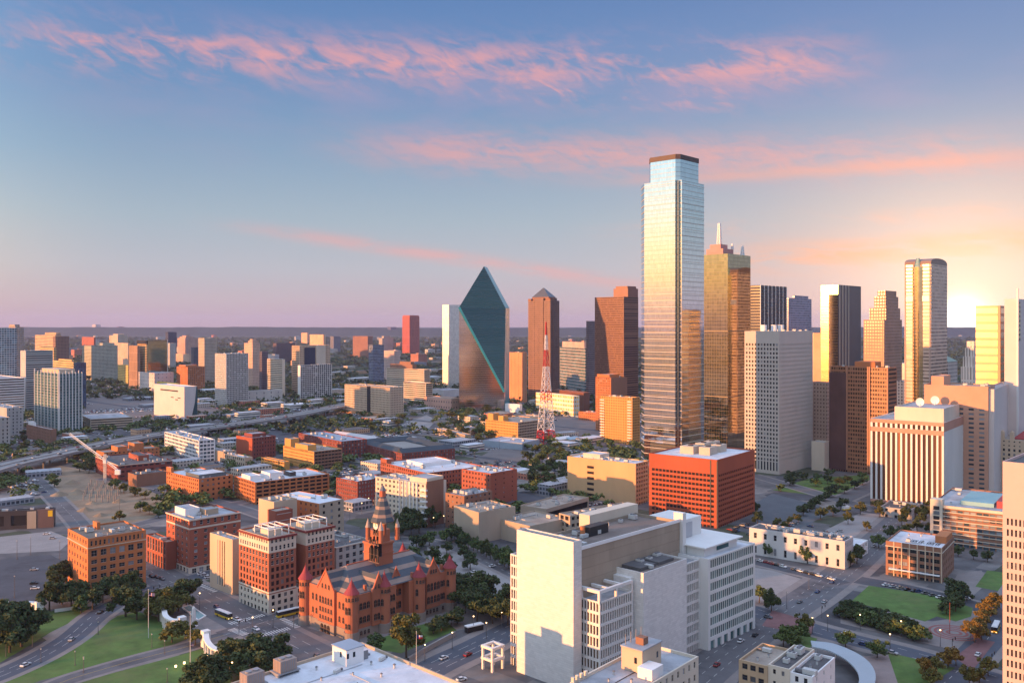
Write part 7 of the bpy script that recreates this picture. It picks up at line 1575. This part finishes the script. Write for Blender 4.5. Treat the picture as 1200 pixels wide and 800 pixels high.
for ax, bx_ in ((er, el_), (el_, er)):
    for k in range(-14, 22):
        o = og+bx_*(k*96+rg.uniform(-8, 8)); run = []
        for s in np.arange(-1500, 2400, 24.0):
            p = o+ax*s
            good = 700 < p[1] < 2300 and abs(p[0]) < .6*p[1] and not (p[1] < 900 and p[0] > 20) and (p[0] < 140 or p[1] > 1300)
            if good: run.append(p)
            if (not good or s > 2370) and run:
                if len(run) > 4:
                    b = MB(); pts = [Vector((q[0], q[1], 0)) for q in run]; zz_ = .010+.0006*nst; nst += 1
                    ribbon(b, pts, -5.5, 5.5, zz_+.004); ribbon(b, pts, -8.5, -5.5, zz_+.002, 1); ribbon(b, pts, 5.5, 8.5, zz_+.002, 1)
                    tag(b.build('road', [asph_l if nst % 3 else asph, walkm]), kind='structure')
                    for q0, q1 in zip(run, run[1:]):
                        for t in np.linspace(0, 1, 4)[:-1]:
                            for sd in (-4.2, 4.2):
                                if rg.rand() < .5: carpts.append((*(q0+(q1-q0)*t+bx_*sd), math.atan2(ax[1], ax[0])))
                        for sd in (-10.5, 10.5):
                            if rg.rand() < .62: treepts.append(q0+(q1-q0)*rg.rand()+bx_*(sd+rg.uniform(-1.5, 1.5)))
                    CLINES.append((np.array(run), 8.5))
                run = []
# more low roofs inside the blocks (things, as above)
foot = np.zeros((0, 7)); rects = []
N_ = 1500
CY = 680*np.exp(rg.uniform(0, 1, N_)**1.15*math.log(1750/680)); CX = CY*rg.uniform(-.60, 1, N_)
CX = CY*(-.60+rg.uniform(0, 1, N_)*np.where(CY < 1250, .72, .76)); CW = rg.choice((18, 26, 36), N_).astype(float); CD = rg.choice((14, 20, 26), N_).astype(float)
ok = np.ones(N_, bool)
for fa in (0, .5, 1):
    for fb in (0, .5, 1): ok &= free(np.stack([CX, CY], 1)+er*(CW*fa)[:, None]+el_*(CD*fb)[:, None], 4)
for X, Y, w_, d_ in zip(CX[ok], CY[ok], CW[ok], CD[ok]):
    if len(foot) >= 135: break
    lx, ly = (np.array((X, Y))-og)@er, (np.array((X, Y))-og)@el_
    if any(lx < q[1]+5 and lx+w_ > q[0]-5 and ly < q[3]+5 and ly+d_ > q[2]-5 for q in rects): continue
    rects.append((lx, lx+w_, ly, ly+d_)); foot = np.vstack([foot, [X, Y, math.pi/2-A43, 0, w_, 0, d_]])
    h_ = float(rg.choice((4.5, 5.5, 7, 9))); i = rg.randint(0, 5)
    o = link('low_building', low_mesh(i, float(w_), float(d_), h_), None, (X, Y, 0), math.pi/2-A43)
    nm = ('beige', 'white', 'brick red', 'tan', 'grey')[i]
    tag(o, '%s low block with a flat roof in the streets beyond the brick quarter' % nm, 'building', '%s low blocks in the middle streets' % nm)
FP = np.vstack([FP, foot])
# trees too many to count: one object
tp = np.array(treepts); ex = []
for _ in range(5200):
    Y = 640*math.exp(rg.rand()*math.log(1900/640)); X = Y*rg.uniform(-.62, .15 if Y < 1300 else .6)
    if math.sin(X*.021+1.3*math.sin(Y*.012))+math.sin(Y*.027) > .35: ex.append((X, Y))
tp = np.vstack([tp, np.array(ex)]); keep = free(tp, 2.5, False, True); tp = tp[keep]
on_r = free(tp, 0, True, False); tp = tp[on_r | (np.arange(len(tp)) < len(treepts)*keep.mean()*.9)]
base = crown_mesh('tmp', 9, 90, .95, 'o', 6); v0 = np.empty(len(base.vertices)*3, np.float32); base.vertices.foreach_get('co', v0); v0 = v0.reshape(-1, 4, 3); cen = v0.mean(1, keepdims=True); v0 = cen+(v0-cen)*1.35; bpy.data.meshes.remove(base)
out = []
for x, y in tp:
    h = rg.uniform(5.5, 10.5); a = rg.uniform(0, 6.28); c, s = math.cos(a), math.sin(a); p = v0.reshape(-1, 3)
    out.append(np.stack([(p[:,0]*c-p[:,1]*s)*h*1.25+x, (p[:,0]*s+p[:,1]*c)*h*1.25+y, (p[:,2]-.06)*h], 1))
V = np.concatenate(out).astype(np.float32); nf = len(V)//4
me = bpy.data.meshes.new('street_trees'); me.vertices.add(len(V)); me.vertices.foreach_set('co', V.ravel()); me.loops.add(nf*4); me.loops.foreach_set('vertex_index', np.arange(nf*4, dtype=np.int32)); me.polygons.add(nf); me.polygons.foreach_set('loop_start', np.arange(0, nf*4, 4, dtype=np.int32)); me.update(); me.materials.append(LEAF['l'])
tag(link('street_trees', me), 'small green street trees scattered through the middle distance', 'trees', kind='stuff')
# the many small cars beyond those built one by one
cp = np.array(carpts); cp = cp[free(cp[:, :2], 1.0, False, True)]
lots_ = []
for _ in range(400):
    Y = 690*math.exp(rg.rand()*math.log(1700/690)); X = Y*rg.uniform(-.58, .12)
    lots_.append((X, Y))
lots_ = np.array(lots_); lots_ = lots_[free(lots_, 9, True, True)][:95]
extra = []; bl = MB()
for X, Y in lots_:
    for i in range(4):
        for k in range(rg.randint(5, 10)):
            p = np.array((X, Y))+er*(k*2.8)+el_*(i*(5.6 if i % 2 else 8.2))
            a = p-er*1.4; q = a+el_*4.6; bl.q((*(a-er*.07),.062), (*(a+er*.07),.062), (*(q+er*.07),.062), (*(q-er*.07),.062))
            if rg.rand() < .55: extra.append((*(p+el_*2.3), math.atan2(el_[1], el_[0])))
for i in range(9):
    for k in range(46):
        q = np.array(gp(96, 487).xy)+er*(k*2.9)+el_*(i*(6.2)+i//2*5)
        if rg.rand() < .42: extra.append((*q, math.atan2(el_[1], el_[0])))
tag(bl.build('bay_marking', markm), kind='structure')
cp = np.vstack([cp, np.array(extra)]); cp = cp[free(cp[:,:2], 1.0, False, False)]
def simple_car(b, x, y, a):
    c, s = math.cos(a), math.sin(a)
    for (x0, x1, w0, x2, x3, w1, z0, z1) in ((-2.2,2.2,.9,-2.15,2.1,.85,.25,.95), (-1.8,1.1,.8,-1.2,.5,.66,.95,1.5)):
        k = len(b.v)
        for (xa, xb, w_, z) in ((x0,x1,w0,z0), (x2,x3,w1,z1)):
            for px_, py_ in ((xa,-w_),(xb,-w_),(xb,w_),(xa,w_)): b.v.append((x+px_*c-py_*s, y+px_*s+py_*c, z+.05))
        for f in ((0,1,5,4),(1,2,6,5),(2,3,7,6),(3,0,4,7),(4,5,6,7)): b.f.append(tuple(k+i for i in f)); b.m.append(0)
b = MB()
for x, y, a in cp: simple_car(b, x, y, a)
cm = bpy.data.materials.new('many_car_paints'); cm.use_nodes = True; t = cm.node_tree; ge = t.nodes.new('ShaderNodeNewGeometry'); r = t.nodes.new('ShaderNodeValToRGB'); r.color_ramp.interpolation = 'CONSTANT'; e = r.color_ramp.elements
e[0].color = (.65,.65,.64,1); e[1].position = .3; e[1].color = (.02,.02,.025,1)
for pos, c in ((.55,(.3,.31,.32,1)), (.72,(.12,.12,.13,1)), (.84,(.25,.03,.03,1)), (.91,(.04,.07,.17,1))): k = e.new(pos); k.color = c
t.links.new(ge.outputs['Random Per Island'], r.inputs[0]); t.links.new(r.outputs[0], t.nodes['Principled BSDF'].inputs['Base Color']); t.nodes['Principled BSDF'].inputs['Roughness'].default_value = .35
tag(b.build('distant_cars', cm), 'many tiny parked cars in the farther streets and lots', 'cars', kind='stuff')
print('FILL', len(tp), len(cp), len(foot), NTREE[0], NCAR[0])
# uneven far ridge closing the plain
b = MB(); n = 260; R_ = random.Random(3); hs = [0]*(n+1)
for k in (3, 7, 16, 40, 90): ph = R_.uniform(0, 6); hs = [h+math.sin(i*k*.0241+ph)*26/(k**.45) for i, h in enumerate(hs)]
prev = None
for i in range(n+1):
    x = -13500+27000*i/n; h = 100+hs[i]*.3+R_.uniform(-5, 7); cur = ((x, 11200, -1), (x, 11700, h), (x, 13500, h*.8), (x, 14000, -1))
    if prev:
        for k in range(3): b.q(prev[k], cur[k], cur[k+1], prev[k+1])
    prev = cur
tag(b.build('hills', mat('far_wooded_hills', (.026,.036,.026), .95, .35, scale=.004)), kind='structure')
# ---------------------------------------------------------------- the air between here and the horizon
b = MB(); b.box(-16000, 16000, -600, 22000, -1.0, 340.0)
hm = bpy.data.materials.new('haze'); hm.use_nodes = True; t = hm.node_tree; t.nodes.clear()
pv = t.nodes.new('ShaderNodeVolumePrincipled'); ou = t.nodes.new('ShaderNodeOutputMaterial'); t.links.new(pv.outputs[0], ou.inputs['Volume'])
pv.inputs['Color'].default_value = (.60,.66,1.0,1); pv.inputs['Density'].default_value = 2.8e-5; pv.inputs['Anisotropy'].default_value = .2
tag(b.build('haze', hm), kind='stuff')
